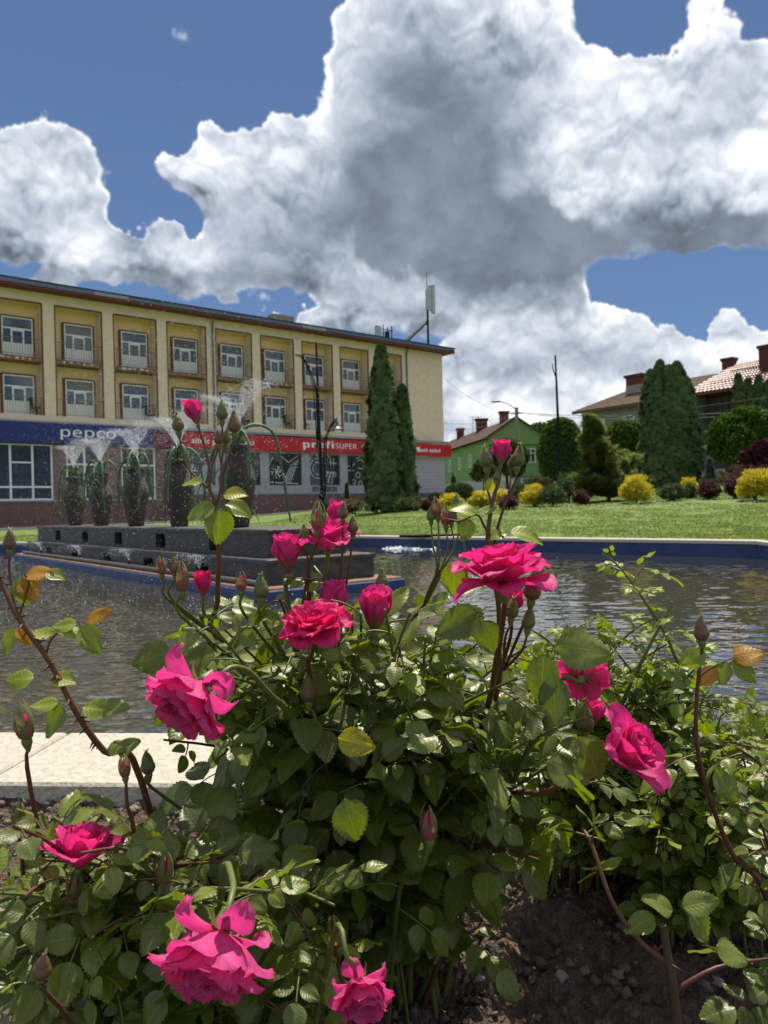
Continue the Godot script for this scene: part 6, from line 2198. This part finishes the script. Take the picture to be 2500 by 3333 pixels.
# many canes from the ground to tips spread over a region of the picture
func thicket(b: Bush, region: Array, n: int, d0: float, d1: float, bases: Array, gap: float, r0: float, material: String, count := 5, kind := "") -> void:
	var poly := PackedVector2Array()
	var lo := Vector2(9999, 9999)
	var hi := Vector2(-9999, -9999)
	for q: Array in region:
		var v := Vector2(q[0], q[1])
		poly.append(v)
		lo = lo.min(v)
		hi = hi.max(v)
	var tips := []
	for i in n:
		var best := Vector2.ZERO
		var far := -1.0
		for k in 10:
			var v := Vector2(rng.randf_range(lo.x, hi.x), rng.randf_range(lo.y, hi.y))
			if not Geometry2D.is_point_in_polygon(v, poly):
				continue
			var near := 99999.0
			for t: Vector2 in tips:
				near = minf(near, t.distance_to(v))
			if near > far:
				far = near
				best = v
		if far < 0.0:
			continue
		tips.append(best)
		var tip := P(best.x, best.y, rng.randf_range(d0, d1))
		var base: Vector3 = bases[rng.randi() % bases.size()] + Vector3(jit(0.05), 0, jit(0.05))
		var mid := base.lerp(tip, 0.5) + Vector3(0, 0.10 + 0.06 * rng.randf(), 0) + Vector3(base.x - tip.x, 0, base.z - tip.z) * 0.12 + Vector3(jit(0.03), jit(0.03), jit(0.03))
		var q1 := base.lerp(mid, 0.5) + Vector3(jit(0.02), 0.03, jit(0.02))
		var len := base.distance_to(tip)
		var t0 := clampf(1.0 - 0.42 / maxf(len, 0.1), 0.18, 0.55)
		cane(b, [base, q1, mid, mid.lerp(tip, 0.55) + Vector3(0, 0.02, 0), tip], r0 * rng.randf_range(0.7, 1.2), 0.0016, material if rng.randf() < 0.7 else "cane_brown", t0, 1.0, gap, kind, 3, 4, count)


func build_roses() -> void:
	rose_materials()
	for i in 7:
		LEAVES.append(leaf_mesh([0.42, 0.45, 0.38, 0.44, 0.40, 0.46, 0.37][i], [0.10, 0.22, 0.05, 0.16, 0.28, -0.08, 0.12][i], [0.10, 0.22, 0.05, 0.30, 0.14, 0.18, -0.06][i], [0.0, 0.2, -0.25, 0.1, -0.1, 0.3, -0.4][i], 11, i + 3))
	var up := Vector3.UP
	var toward := Vector3(0, 0, 1)
	# ---- the large bush in the middle
	var a := new_bush("large rose bush with big pink flowers in the middle of the bed", soil_at(1200, 1.35), 0.055)
	a.low = 0.57
	# tall cane with a spray of buds against the facade
	var e := flower(a, 632, 1342, 1.12, 0.036, "goblet", Vector3(-0.25, 1, 0.1))
	cane(a, [e, P(665, 1450, 1.12), P(684, 1535, 1.12), P(682, 1590, 1.12), P(700, 1640, 1.12), P(712, 1800, 1.13), P(708, 1960, 1.15), P(720, 2200, 1.2), soil_at(1100, 1.35)], 0.0018, 0.0050, "cane_brown", 0.40, 0.75, 0.06, "", 12)
	e = flower(a, 578, 1372, 1.12, 0.027, "bud", Vector3(-0.1, 1, 0))
	cane(a, [e, P(592, 1460, 1.12), P(617, 1532, 1.12), P(682, 1590, 1.12)], 0.0012, 0.0017, "cane_brown", 2.0)
	e = flower(a, 723, 1335, 1.13, 0.027, "bud", Vector3(0.02, 1, 0))
	cane(a, [e, P(722, 1420, 1.13), P(700, 1490, 1.13), P(684, 1535, 1.12)], 0.0012, 0.0016, "cane_red", 2.0)
	e = flower(a, 762, 1372, 1.11, 0.030, "bud", Vector3(0.0, 1, 0.1))
	cane(a, [e, P(748, 1480, 1.11), P(727, 1545, 1.12), P(715, 1610, 1.12), P(703, 1645, 1.12)], 0.0014, 0.0022, "cane_red", 2.0)
	e = flower(a, 738, 1418, 1.14, 0.022, "bud", Vector3(0.1, 1, 0))
	cane(a, [e, P(722, 1490, 1.13), P(727, 1545, 1.12)], 0.0010, 0.0014, "cane_brown", 2.0)
	e = flower(a, 711, 1422, 1.13, 0.020, "bud", Vector3(-0.05, 1, 0))
	cane(a, [e, P(718, 1500, 1.13), P(727, 1545, 1.12)], 0.0010, 0.0014, "cane_red", 2.0)
	for l: Array in [[715, 1655, -0.02, -0.9, "mid", 0.052], [727, 1612, 0.95, 0.1, "yellow", 0.036], [660, 1560, -0.95, -0.35, "young", 0.030], [700, 1650, -0.95, -0.25, "mid", 0.044], [735, 1640, 0.9, -0.3, "young", 0.042]]:
		leaflet(a, P(l[0], l[1], 1.11), Vector3(l[2], l[3], 0.15), Vector3(0.1, 0.7 if l[3] > -0.5 else 0.1, 0.7), l[5], l[4])
	# tall pair of canes against the lawn
	e = flower(a, 1633, 1472, 1.10, 0.036, "goblet", Vector3(0.1, 1, 0.05))
	cane(a, [e, P(1625, 1560, 1.10), P(1604, 1630, 1.10), P(1590, 1720, 1.10), P(1590, 1800, 1.11), P(1622, 1960, 1.12), P(1622, 2100, 1.14), P(1600, 2330, 1.2), soil_at(1320, 1.35)], 0.0022, 0.0050, "cane_brown", 0.45, 0.8, 0.055, "", 14)
	e = flower(a, 1580, 1486, 1.11, 0.030, "bud", Vector3(-0.1, 1, 0))
	cane(a, [e, P(1580, 1560, 1.11), P(1594, 1620, 1.1), P(1600, 1645, 1.1)], 0.0017, 0.0020, "cane_brown", 2.0)
	e = flower(a, 1688, 1480, 1.11, 0.031, "bud", Vector3(0.15, 1, 0))
	cane(a, [e, P(1676, 1570, 1.11), P(1645, 1640, 1.11), P(1622, 1710, 1.11), P(1605, 1780, 1.12), P(1590, 1860, 1.13)], 0.0016, 0.0026, "cane_red", 2.0, 1.0, 1.0, "", 6)
	e = flower(a, 1664, 1502, 1.12, 0.018, "bud", Vector3(0.1, 1, 0))
	cane(a, [e, P(1660, 1580, 1.11), P(1645, 1640, 1.11)], 0.0011, 0.0014, "cane_brown", 2.0)
	e = flower(a, 1616, 1545, 1.09, 0.015, "bud", Vector3(0, 1, 0))
	cane(a, [e, P(1612, 1600, 1.1), P(1604, 1630, 1.1)], 0.0010, 0.0012, "cane_brown", 2.0)
	for l: Array in [[1548, 1672, -0.8, 0.35, "young", 0.040], [1552, 1672, 0.7, 0.25, "mid", 0.030], [1530, 1690, -0.35, -0.9, "mid", 0.034], [1660, 1730, 0.95, -0.15, "young", 0.050], [1650, 1735, -0.9, -0.1, "young", 0.030], [1590, 1600, 0.1, 0.6, "yellow", 0.02]]:
		leaflet(a, P(l[0], l[1], 1.10), Vector3(l[2], l[3], 0.15), Vector3(0.1, 0.8, 0.5), l[5], l[4])
	cane(a, trail([[1455, 1690], [1500, 1695], [1552, 1675], [1575, 1710], [1590, 1740]], 1.11), 0.0013, 0.0020, "cane_red", 2.0)
	for q: Array in [[1402, 1672, 0.021, "bud"], [1420, 1652, 0.025, "split"], [1450, 1680, 0.026, "split"], [1471, 1675, 0.022, "bud"], [1484, 1632, 0.020, "bud"], [1501, 1712, 0.020, "bud"]]:
		e = flower(a, q[0], q[1], 1.14, q[2], q[3], Vector3(jit(0.15), 1, jit(0.1)))
		cane(a, [e, P(q[0] + 8, q[1] + 110, 1.14), P(1430 + (q[0] - 1430) * 0.3, 1850, 1.15), P(1390, 1960, 1.18)], 0.0012, 0.0020, "cane_green", 2.0)
	cane(a, [P(1430, 1850, 1.15), P(1380, 1970, 1.18), P(1330, 2150, 1.22), soil_at(1260, 1.4)], 0.0028, 0.0045, "cane_brown", 0.02, 0.6, 0.05, "", 6)
	# the great side-on flower and what hangs below it
	e = flower(a, 1630, 1840, 0.90, 0.102, "wide", Vector3(-0.07, 1, 0.02), "petal")
	cane(a, [e, P(1640, 1990, 0.93), P(1615, 2150, 1.0), P(1560, 2400, 1.15), soil_at(1280, 1.32)], 0.0030, 0.0050, "cane_brown", 0.25, 0.75, 0.06, "", 8)
	e = flower(a, 1672, 1962, 0.98, 0.036, "goblet", Vector3(0.1, 1, 0.1))
	cane(a, [e, P(1660, 2080, 1.0), P(1625, 2200, 1.05)], 0.0018, 0.0026, "cane_red", 2.0)
	for q: Array in [[1722, 2010, 0.026], [1668, 1975, 0.026], [1755, 1860, 0.030], [1735, 1905, 0.034]]:
		e = flower(a, q[0], q[1], 0.95, q[2], "bud", Vector3(0.15, 1, 0))
		cane(a, [e, P(q[0] - 25, q[1] + 110, 0.96), P(1640, 2180, 1.02)], 0.0013, 0.0022, "cane_red", 2.0)
	for l: Array in [[1480, 1830, -0.05, -0.95, "mid", 0.042], [1560, 2000, -0.9, -0.35, "dark", 0.060], [1565, 2020, 0.4, -0.9, "dark", 0.045]]:
		leaflet(a, P(l[0], l[1], 0.95), Vector3(l[2], l[3], 0.1), Vector3(0.0, 0.35, 0.9), l[5], l[4])
	# centre cluster
	e = flower(a, 1068, 1742, 1.12, 0.052, "half", Vector3(0.06, 1, 0.25))
	cane(a, [e, P(1055, 1880, 1.14), P(1015, 1990, 1.17), soil_at(1150, 1.38)], 0.0026, 0.0045, "cane_green", 0.12, 0.7, 0.05, "", 4)
	e = flower(a, 1092, 1675, 1.17, 0.038, "goblet", Vector3(0.2, 1, -0.1))
	cane(a, [e, P(1110, 1780, 1.17), P(1110, 1870, 1.17), P(1060, 2000, 1.19)], 0.0018, 0.0028, "cane_brown", 2.0)
	e = flower(a, 1036, 1682, 1.10, 0.037, "split", Vector3(0.05, 1, 0))
	cane(a, [e, P(1030, 1770, 1.10), P(1004, 1850, 1.11), P(1006, 1960, 1.13), P(1010, 2060, 1.16), soil_at(1180, 1.38)], 0.0020, 0.0042, "cane_red", 0.25, 0.7, 0.05)
	for q: Array in [[990, 1738, 0.026, 1003, 1850], [1117, 1660, 0.024, 1115, 1800], [1148, 1705, 0.025, 1140, 1820], [1243, 1880, 0.028, 1235, 1990]]:
		e = flower(a, q[0], q[1], 1.12, q[2], "bud", Vector3(jit(0.1), 1, 0))
		cane(a, [e, P((q[0] + q[3]) * 0.5, (q[1] + q[4]) * 0.5, 1.12), P(q[3], q[4], 1.13), P(q[3] - 20, q[4] + 120, 1.16)], 0.0012, 0.0020, "cane_brown", 2.0)
	e = flower(a, 936, 1803, 1.12, 0.058, "goblet", Vector3(-0.05, 1, 0.12))
	cane(a, [e, P(935, 1900, 1.13), P(950, 2050, 1.16), soil_at(1120, 1.36)], 0.0024, 0.0045, "cane_green", 0.12, 0.7, 0.05)
	e = flower(a, 660, 1902, 1.10, 0.036, "goblet", Vector3(0.02, 1, 0.05), "petal_deep")
	cane(a, [e, P(665, 2000, 1.11), P(700, 2150, 1.16), soil_at(1080, 1.36)], 0.0022, 0.0042, "cane_green", 0.15, 0.7, 0.05)
	for q: Array in [[590, 1880, 0.034, "split", 585, 2000], [525, 1842, 0.022, "split", 545, 1950], [567, 1838, 0.020, "bud", 560, 1950], [850, 1905, 0.032, "bud", 850, 2010], [785, 1890, 0.026, "split", 790, 1990], [1845, 2070, 0.032, "bud", 1850, 2160], [1905, 2335, 0.036, "bud", 1860, 2440], [480, 2480, 0.030, "bud", 490, 2560], [1003, 2240, 0.034, "bud", 1040, 2400]]:
		e = flower(a, q[0], q[1], 1.04, q[2], q[3], Vector3(0.02 + jit(0.1), 1, 0.05))
		cane(a, [e, P((q[0] + q[4]) * 0.5, (q[1] + q[5]) * 0.5, 1.05), P(q[4], q[5], 1.06), P(lerpf(q[4], 1150, 0.3), q[5] + 140, 1.15)], 0.0016, 0.0026, "cane_green", 0.7, 1.0, 0.05)
	# open flower with the crinkled heart, and its neighbours
	e = flower(a, 1022, 2012, 1.00, 0.080, "open", Vector3(-0.12, 1, 0.42), "petal_deep")
	cane(a, [e, P(1015, 2130, 1.02), P(1020, 2300, 1.08), soil_at(1160, 1.34)], 0.0026, 0.0045, "cane_brown", 0.2, 0.7, 0.05)
	e = flower(a, 1085, 1955, 1.10, 0.052, "goblet", Vector3(0.1, 1, 0.1))
	cane(a, [e, P(1090, 2060, 1.12), P(1080, 2200, 1.16)], 0.0020, 0.0028, "cane_green", 2.0)
	e = flower(a, 1222, 1985, 1.08, 0.062, "goblet", Vector3(0.08, 1, 0.1))
	cane(a, [e, P(1195, 2110, 1.09), P(1150, 2280, 1.14), soil_at(1190, 1.36)], 0.0030, 0.0045, "cane_brown", 0.2, 0.7, 0.05)
	# the blown flower that nods over the kerb
	e = flower(a, 600, 2290, 0.88, 0.088, "old", Vector3(-0.45, -0.52, 0.62), "petal_soft")
	cane(a, [e, P(700, 2210, 0.88), P(770, 2170, 0.90), P(860, 2240, 0.96), P(1000, 2480, 1.1), soil_at(1150, 1.3)], 0.0022, 0.0048, "cane_green", 0.25, 0.75, 0.055)
	# flowers on the far flank
	e = flower(a, 2055, 2440, 0.98, 0.066, "half", Vector3(0.62, 0.62, 0.5), "petal")
	cane(a, [e, P(1960, 2462, 0.98), P(1880, 2505, 0.99), P(1780, 2580, 1.02), P(1600, 2660, 1.12), soil_at(1350, 1.3)], 0.0026, 0.0048, "cane_brown", 0.35, 0.8, 0.055)
	e = flower(a, 1905, 2185, 1.04, 0.062, "open", Vector3(0.45, 0.30, -0.75), "petal")
	cane(a, [e, P(1830, 2210, 1.03), P(1780, 2330, 1.05), P(1700, 2480, 1.12), soil_at(1330, 1.32)], 0.0026, 0.0048, "cane_green", 0.25, 0.75, 0.055)
	e = flower(a, 1925, 2325, 1.08, 0.040, "goblet", Vector3(0.2, 1, 0))
	cane(a, [e, P(1910, 2420, 1.09), P(1820, 2560, 1.14)], 0.0020, 0.0028, "cane_green", 2.0)
	e = flower(a, 1397, 2680, 0.93, 0.036, "split", Vector3(0.0, 1, 0.05))
	cane(a, [e, P(1395, 2760, 0.93), P(1370, 2830, 0.95), P(1300, 2900, 1.05), soil_at(1240, 1.25)], 0.0018, 0.0035, "cane_green", 0.2, 0.7, 0.05)
	# big single leaves that catch the eye
	for l: Array in [[1810, 2100, 0.95, 1.0, -0.1, "mid", 0.068, 0.3], [1100, 2400, 0.92, 0.9, -0.25, "yellow", 0.046, 0.3], [1770, 2130, 0.96, -0.1, -0.95, "dark", 0.062, 0.2], [1800, 2200, 0.96, 0.0, -1.0, "dark", 0.06, 0.2], [1120, 2600, 0.9, 0.3, -0.9, "dark", 0.055, 0.4], [700, 2130, 1.0, -0.9, -0.1, "dark", 0.05, 0.6], [560, 2120, 1.0, -0.8, -0.2, "dark", 0.055, 0.5], [1880, 2400, 0.97, 0.5, -0.8, "mid", 0.062, 0.3], [1780, 2480, 0.96, 0.9, -0.3, "mid", 0.058, 0.5]]:
		leaflet(a, P(l[0], l[1], l[2]), Vector3(l[3], l[4], 0.12), Vector3(0.05, l[7], 0.8), l[6], l[5], true)
	var bases := []
	for q: Array in [[1080, 1.30], [1160, 1.38], [1230, 1.30], [1290, 1.40], [1200, 1.45], [1340, 1.33]]:
		bases.append(soil_at(q[0], q[1]))
	thicket(a, [[500, 2080], [640, 2000], [860, 1960], [1000, 1900], [1130, 1870], [1300, 1990], [1450, 2060], [1600, 2050], [1720, 2120], [1850, 2230], [1950, 2350], [2030, 2560], [2000, 2760], [1800, 2850], [1500, 2860], [1200, 2850], [950, 2800], [760, 2700], [640, 2620], [520, 2500], [470, 2300]], 54, 0.96, 1.28, bases, 0.054, 0.0045, "cane_green")
	thicket(a, [[520, 2100], [620, 1990], [860, 1930], [1010, 1880], [1140, 1880], [1290, 1960], [1450, 2010], [1600, 2010], [1740, 2100], [1900, 2260], [1880, 2400], [1500, 2300], [1200, 2250], [900, 2250], [700, 2350], [540, 2330]], 24, 1.0, 1.26, bases, 0.046, 0.0040, "cane_green", 5, "mid")
	for i in 9:      # old woody stems at its foot
		var s := soil_at(1080 + i * 36, 1.28 + 0.2 * rng.randf())
		cane(a, [s, s + Vector3(jit(0.08), 0.14, jit(0.05)), s + Vector3(jit(0.2), 0.32, jit(0.12))], 0.009, 0.005, "cane_old", 2.0)
	finish(a)
	# ---- the low bush in front
	var b := new_bush("low spreading rose bush with faded nodding flowers in front of the large bush", soil_at(420, 0.98), 0.049)
	e = flower(b, 690, 3150, 0.70, 0.088, "old", Vector3(-0.1, -0.62, 0.66), "petal_soft")
	cane(b, [e, P(735, 2985, 0.70), P(760, 2880, 0.74), P(720, 2900, 0.85), soil_at(650, 1.02)], 0.0022, 0.0045, "cane_green", 0.4, 0.9, 0.06)
	e = flower(b, 1180, 3250, 0.78, 0.054, "old", Vector3(0.1, -0.45, 0.75), "petal_soft")
	cane(b, [e, P(1130, 3120, 0.77), P(1080, 3070, 0.82), soil_at(900, 1.0)], 0.0020, 0.0040, "cane_green", 0.4, 0.9, 0.06)
	e = flower(b, 265, 2755, 0.86, 0.050, "half", Vector3(0.1, 1, -0.15))
	cane(b, [e, P(270, 2860, 0.87), P(300, 2980, 0.9), soil_at(380, 0.98)], 0.0022, 0.0040, "cane_green", 0.2, 0.8, 0.05)
	for q: Array in [[532, 2830, 0.038, "split"], [1092, 3035, 0.030, "split"], [62, 2650, 0.026, "split"], [78, 2350, 0.036, "split"], [405, 2495, 0.022, "split"], [245, 2880, 0.03, "split"]]:
		e = flower(b, q[0], q[1], 0.86, q[2], q[3], Vector3(jit(0.15), 1, 0.05))
		cane(b, [e, P(q[0] + 10, q[1] + 130, 0.87), P(q[0] + 40, q[1] + 320, 0.9), soil_at(lerpf(q[0], 500, 0.5), 0.99)], 0.0016, 0.0034, "cane_brown", 0.3, 0.9, 0.05)
	e = flower(b, 140, 3140, 0.72, 0.026, "bud", Vector3(0.2, 1, 0.1))
	cane(b, [e, P(150, 3230, 0.72), P(250, 3400, 0.8), soil_at(300, 0.95)], 0.0016, 0.0034, "cane_brown", 0.3, 0.9, 0.05)
	bases = []
	for q: Array in [[150, 0.98], [320, 1.0], [500, 1.0], [680, 1.02], [860, 1.03]]:
		bases.append(soil_at(q[0], q[1]))
	thicket(b, [[0, 2680], [130, 2620], [330, 2640], [480, 2740], [640, 2790], [820, 2800], [1000, 2880], [1130, 2960], [1180, 3100], [1120, 3330], [-60, 3330], [-60, 2750]], 62, 0.76, 0.98, bases, 0.048, 0.0036, "cane_green")
	finish(b)
	# ---- the light, fine-leaved bush behind
	var c := new_bush("light green rose bush with small leaflets and no flowers behind the large bush", soil_at(2000, 1.62), 0.031)
	bases = []
	for q: Array in [[1850, 1.62], [2000, 1.66], [2150, 1.62], [1950, 1.72]]:
		bases.append(soil_at(q[0], q[1]))
	cane(c, [bases[0], P(1960, 2500, 1.5), P(2020, 2300, 1.48), P(2110, 2110, 1.46), P(2170, 2000, 1.45), P(2190, 1960, 1.45)], 0.0050, 0.002, "cane_green", 0.2, 1.0, 0.032, "young", 3, 5, 7)
	cane(c, [bases[1], P(2230, 2350, 1.55), P(2190, 2120, 1.5), P(2100, 1960, 1.5), P(2020, 1850, 1.5), P(1960, 1800, 1.5)], 0.0045, 0.0015, "cane_green", 0.25, 1.0, 0.034, "young", 3, 5, 7)
	cane(c, [P(2055, 1900, 1.5), P(2090, 1850, 1.5), P(2110, 1830, 1.5)], 0.0018, 0.001, "cane_green", 0.2, 1.0, 0.02, "young", 0, 4, 5)
	thicket(c, [[1330, 2120], [1480, 2080], [1640, 2040], [1760, 2020], [1880, 2030], [1960, 2060], [2100, 2010], [2200, 1980], [2270, 2080], [2330, 2200], [2430, 2280], [2560, 2330], [2600, 2650], [2400, 2720], [2200, 2760], [1950, 2700], [1700, 2500], [1450, 2300]], 104, 1.32, 1.64, bases, 0.034, 0.0030, "cane_green", 7, "light")
	var more := [soil_at(2250, 1.45), soil_at(2450, 1.42)]
	thicket(c, [[2050, 2360], [2300, 2240], [2560, 2330], [2590, 2720], [2330, 2820], [2050, 2780]], 40, 1.20, 1.48, more, 0.034, 0.0028, "cane_green", 7, "light")
	finish(c)
	# ---- long thorny cane leaning in beside the kerb
	var d := new_bush("long bare thorny rose cane with a few amber young leaves, leaning over the kerb", soil_at(560, 1.2), 0.040)
	cane(d, [soil_at(640, 1.25), P(460, 2540, 1.02), P(340, 2445, 0.98), P(250, 2320, 0.96), P(160, 2150, 0.95), P(60, 2010, 0.94), P(0, 1890, 0.94), P(-60, 1790, 0.94)], 0.0048, 0.0028, "cane_brown", 2.0, 1.0, 1.0, "", 60, 6)
	for l: Array in [[60, 1880, 0.35, -0.95, "mid", 0.036], [75, 1878, 0.55, -0.85, "amber", 0.034], [85, 1868, 0.95, 0.05, "amber", 0.036], [150, 1862, 0.95, -0.2, "mid", 0.026], [45, 2045, -0.2, -0.95, "mid", 0.034], [60, 2040, 0.6, -0.8, "amber", 0.028], [250, 2035, -0.95, 0.05, "young", 0.030], [280, 2020, 0.9, 0.35, "amber", 0.036], [262, 2040, 0.6, -0.75, "mid", 0.042], [190, 2030, 0.8, -0.3, "young", 0.032], [180, 2060, -0.9, -0.05, "young", 0.036], [110, 2210, -0.9, 0.1, "young", 0.034], [170, 2205, 0.9, -0.1, "young", 0.032], [190, 2290, -0.95, 0.0, "young", 0.034], [200, 2295, -0.3, -0.9, "mid", 0.042], [270, 2300, 0.9, -0.15, "young", 0.042], [330, 2300, 0.9, 0.1, "mid", 0.036], [350, 2440, 0.9, 0.3, "mid", 0.030], [380, 2190 + 260, 0.7, 0.5, "mid", 0.034]]:
		leaflet(d, P(l[0], l[1], 0.955), Vector3(l[2], l[3], 0.12), Vector3(0.1, 0.7, 0.6), l[5], l[4])
	e = flower(d, 32, 1755, 0.95, 0.024, "bud", Vector3(0.03, 1, 0))
	cane(d, [e, P(30, 1840, 0.95), P(35, 1890, 0.95), P(50, 1995, 0.945)], 0.0016, 0.0018, "cane_red", 2.0)
	cane(d, [P(150, 2135, 0.95), P(165, 2085, 0.95), P(205, 2050, 0.955), P(255, 2035, 0.955)], 0.0016, 0.0010, "cane_red", 2.0)
	cane(d, [P(60, 2015, 0.94), P(95, 1900, 0.95), P(80, 1870, 0.95)], 0.0014, 0.0010, "cane_red", 2.0)
	cane(d, [P(255, 2330, 0.96), P(300, 2330, 0.96), P(345, 2290, 0.96)], 0.0014, 0.0010, "cane_red", 2.0)
	finish(d)
	# ---- dark cane at the other end
	var f := new_bush("single dark red rose cane with one green bud rising past the fine leaved bush", soil_at(2560, 1.1), 0.042)
	e = flower(f, 2283, 2045, 1.05, 0.032, "bud", Vector3(0.0, 1, 0))
	cane(f, [e, P(2285, 2110, 1.05), P(2268, 2260, 1.05), P(2268, 2420, 1.05), P(2310, 2600, 1.05), P(2390, 2790, 1.05), P(2500, 2940, 1.05), soil_at(2600, 1.1)], 0.0020, 0.0042, "cane_red", 0.15, 0.65, 0.06, "mid", 16, 6)
	for l: Array in [[2385, 2140, 0.9, 0.25, "amber", 0.044], [2380, 2150, 0.7, -0.7, "mid", 0.042], [2330, 2170, -0.6, -0.6, "amber", 0.034], [2360, 2150, -0.2, -0.9, "mid", 0.034], [2290, 2120, -0.8, -0.4, "young", 0.036], [2330, 2500, 0.5, -0.9, "mid", 0.058]]:
		leaflet(f, P(l[0], l[1], 1.05), Vector3(l[2], l[3], 0.12), Vector3(0.1, 0.6, 0.7), l[5], l[4])
	cane(f, [P(2275, 2200, 1.05), P(2330, 2165, 1.05), P(2385, 2140, 1.05)], 0.0014, 0.0009, "cane_red", 2.0)
	thicket(f, [[2330, 2420], [2480, 2380], [2560, 2500], [2560, 2800], [2420, 2760], [2350, 2600]], 4, 1.0, 1.15, [soil_at(2600, 1.1)], 0.05, 0.003, "cane_red", 5, "")
	finish(f)
	# ---- pruned stub in the open soil
	var g := new_bush("pruned rose stub with a few spotted leaves in the open soil", soil_at(2230, 0.92), 0.042)
	cane(g, [soil_at(2240, 0.93), P(2200, 3290, 0.88), P(2170, 3100, 0.88), P(2155, 3010, 0.88)], 0.0058, 0.0045, "cane_old", 2.0, 1.0, 1.0, "", 4)
	cane(g, [P(2170, 3130, 0.88), P(2080, 3060, 0.88), P(1990, 2930, 0.88), P(1930, 2760, 0.90), P(1900, 2700, 0.93)], 0.0034, 0.002, "cane_brown", 0.62, 1.0, 0.06, "mid")
	cane(g, [P(2190, 3230, 0.88), P(2330, 3150, 0.88), P(2500, 3120, 0.90)], 0.0035, 0.0015, "cane_red", 0.6, 1.0, 0.07, "mid")
	for l: Array in [[2190, 2960, -0.8, 0.3, "mid", 0.042], [2220, 2950, 0.8, 0.2, "mid", 0.042], [2240, 2960, 0.6, -0.7, "mid", 0.046], [2130, 2980, -0.8, -0.4, "mid", 0.040], [2330, 3080, 0.9, -0.3, "mid", 0.04], [1620, 3160, 0.6, -0.8, "dark", 0.04]]:
		leaflet(g, P(l[0], l[1], 0.88), Vector3(l[2], l[3], 0.12), Vector3(0.1, 0.7, 0.6), l[5], l[4])
	finish(g)
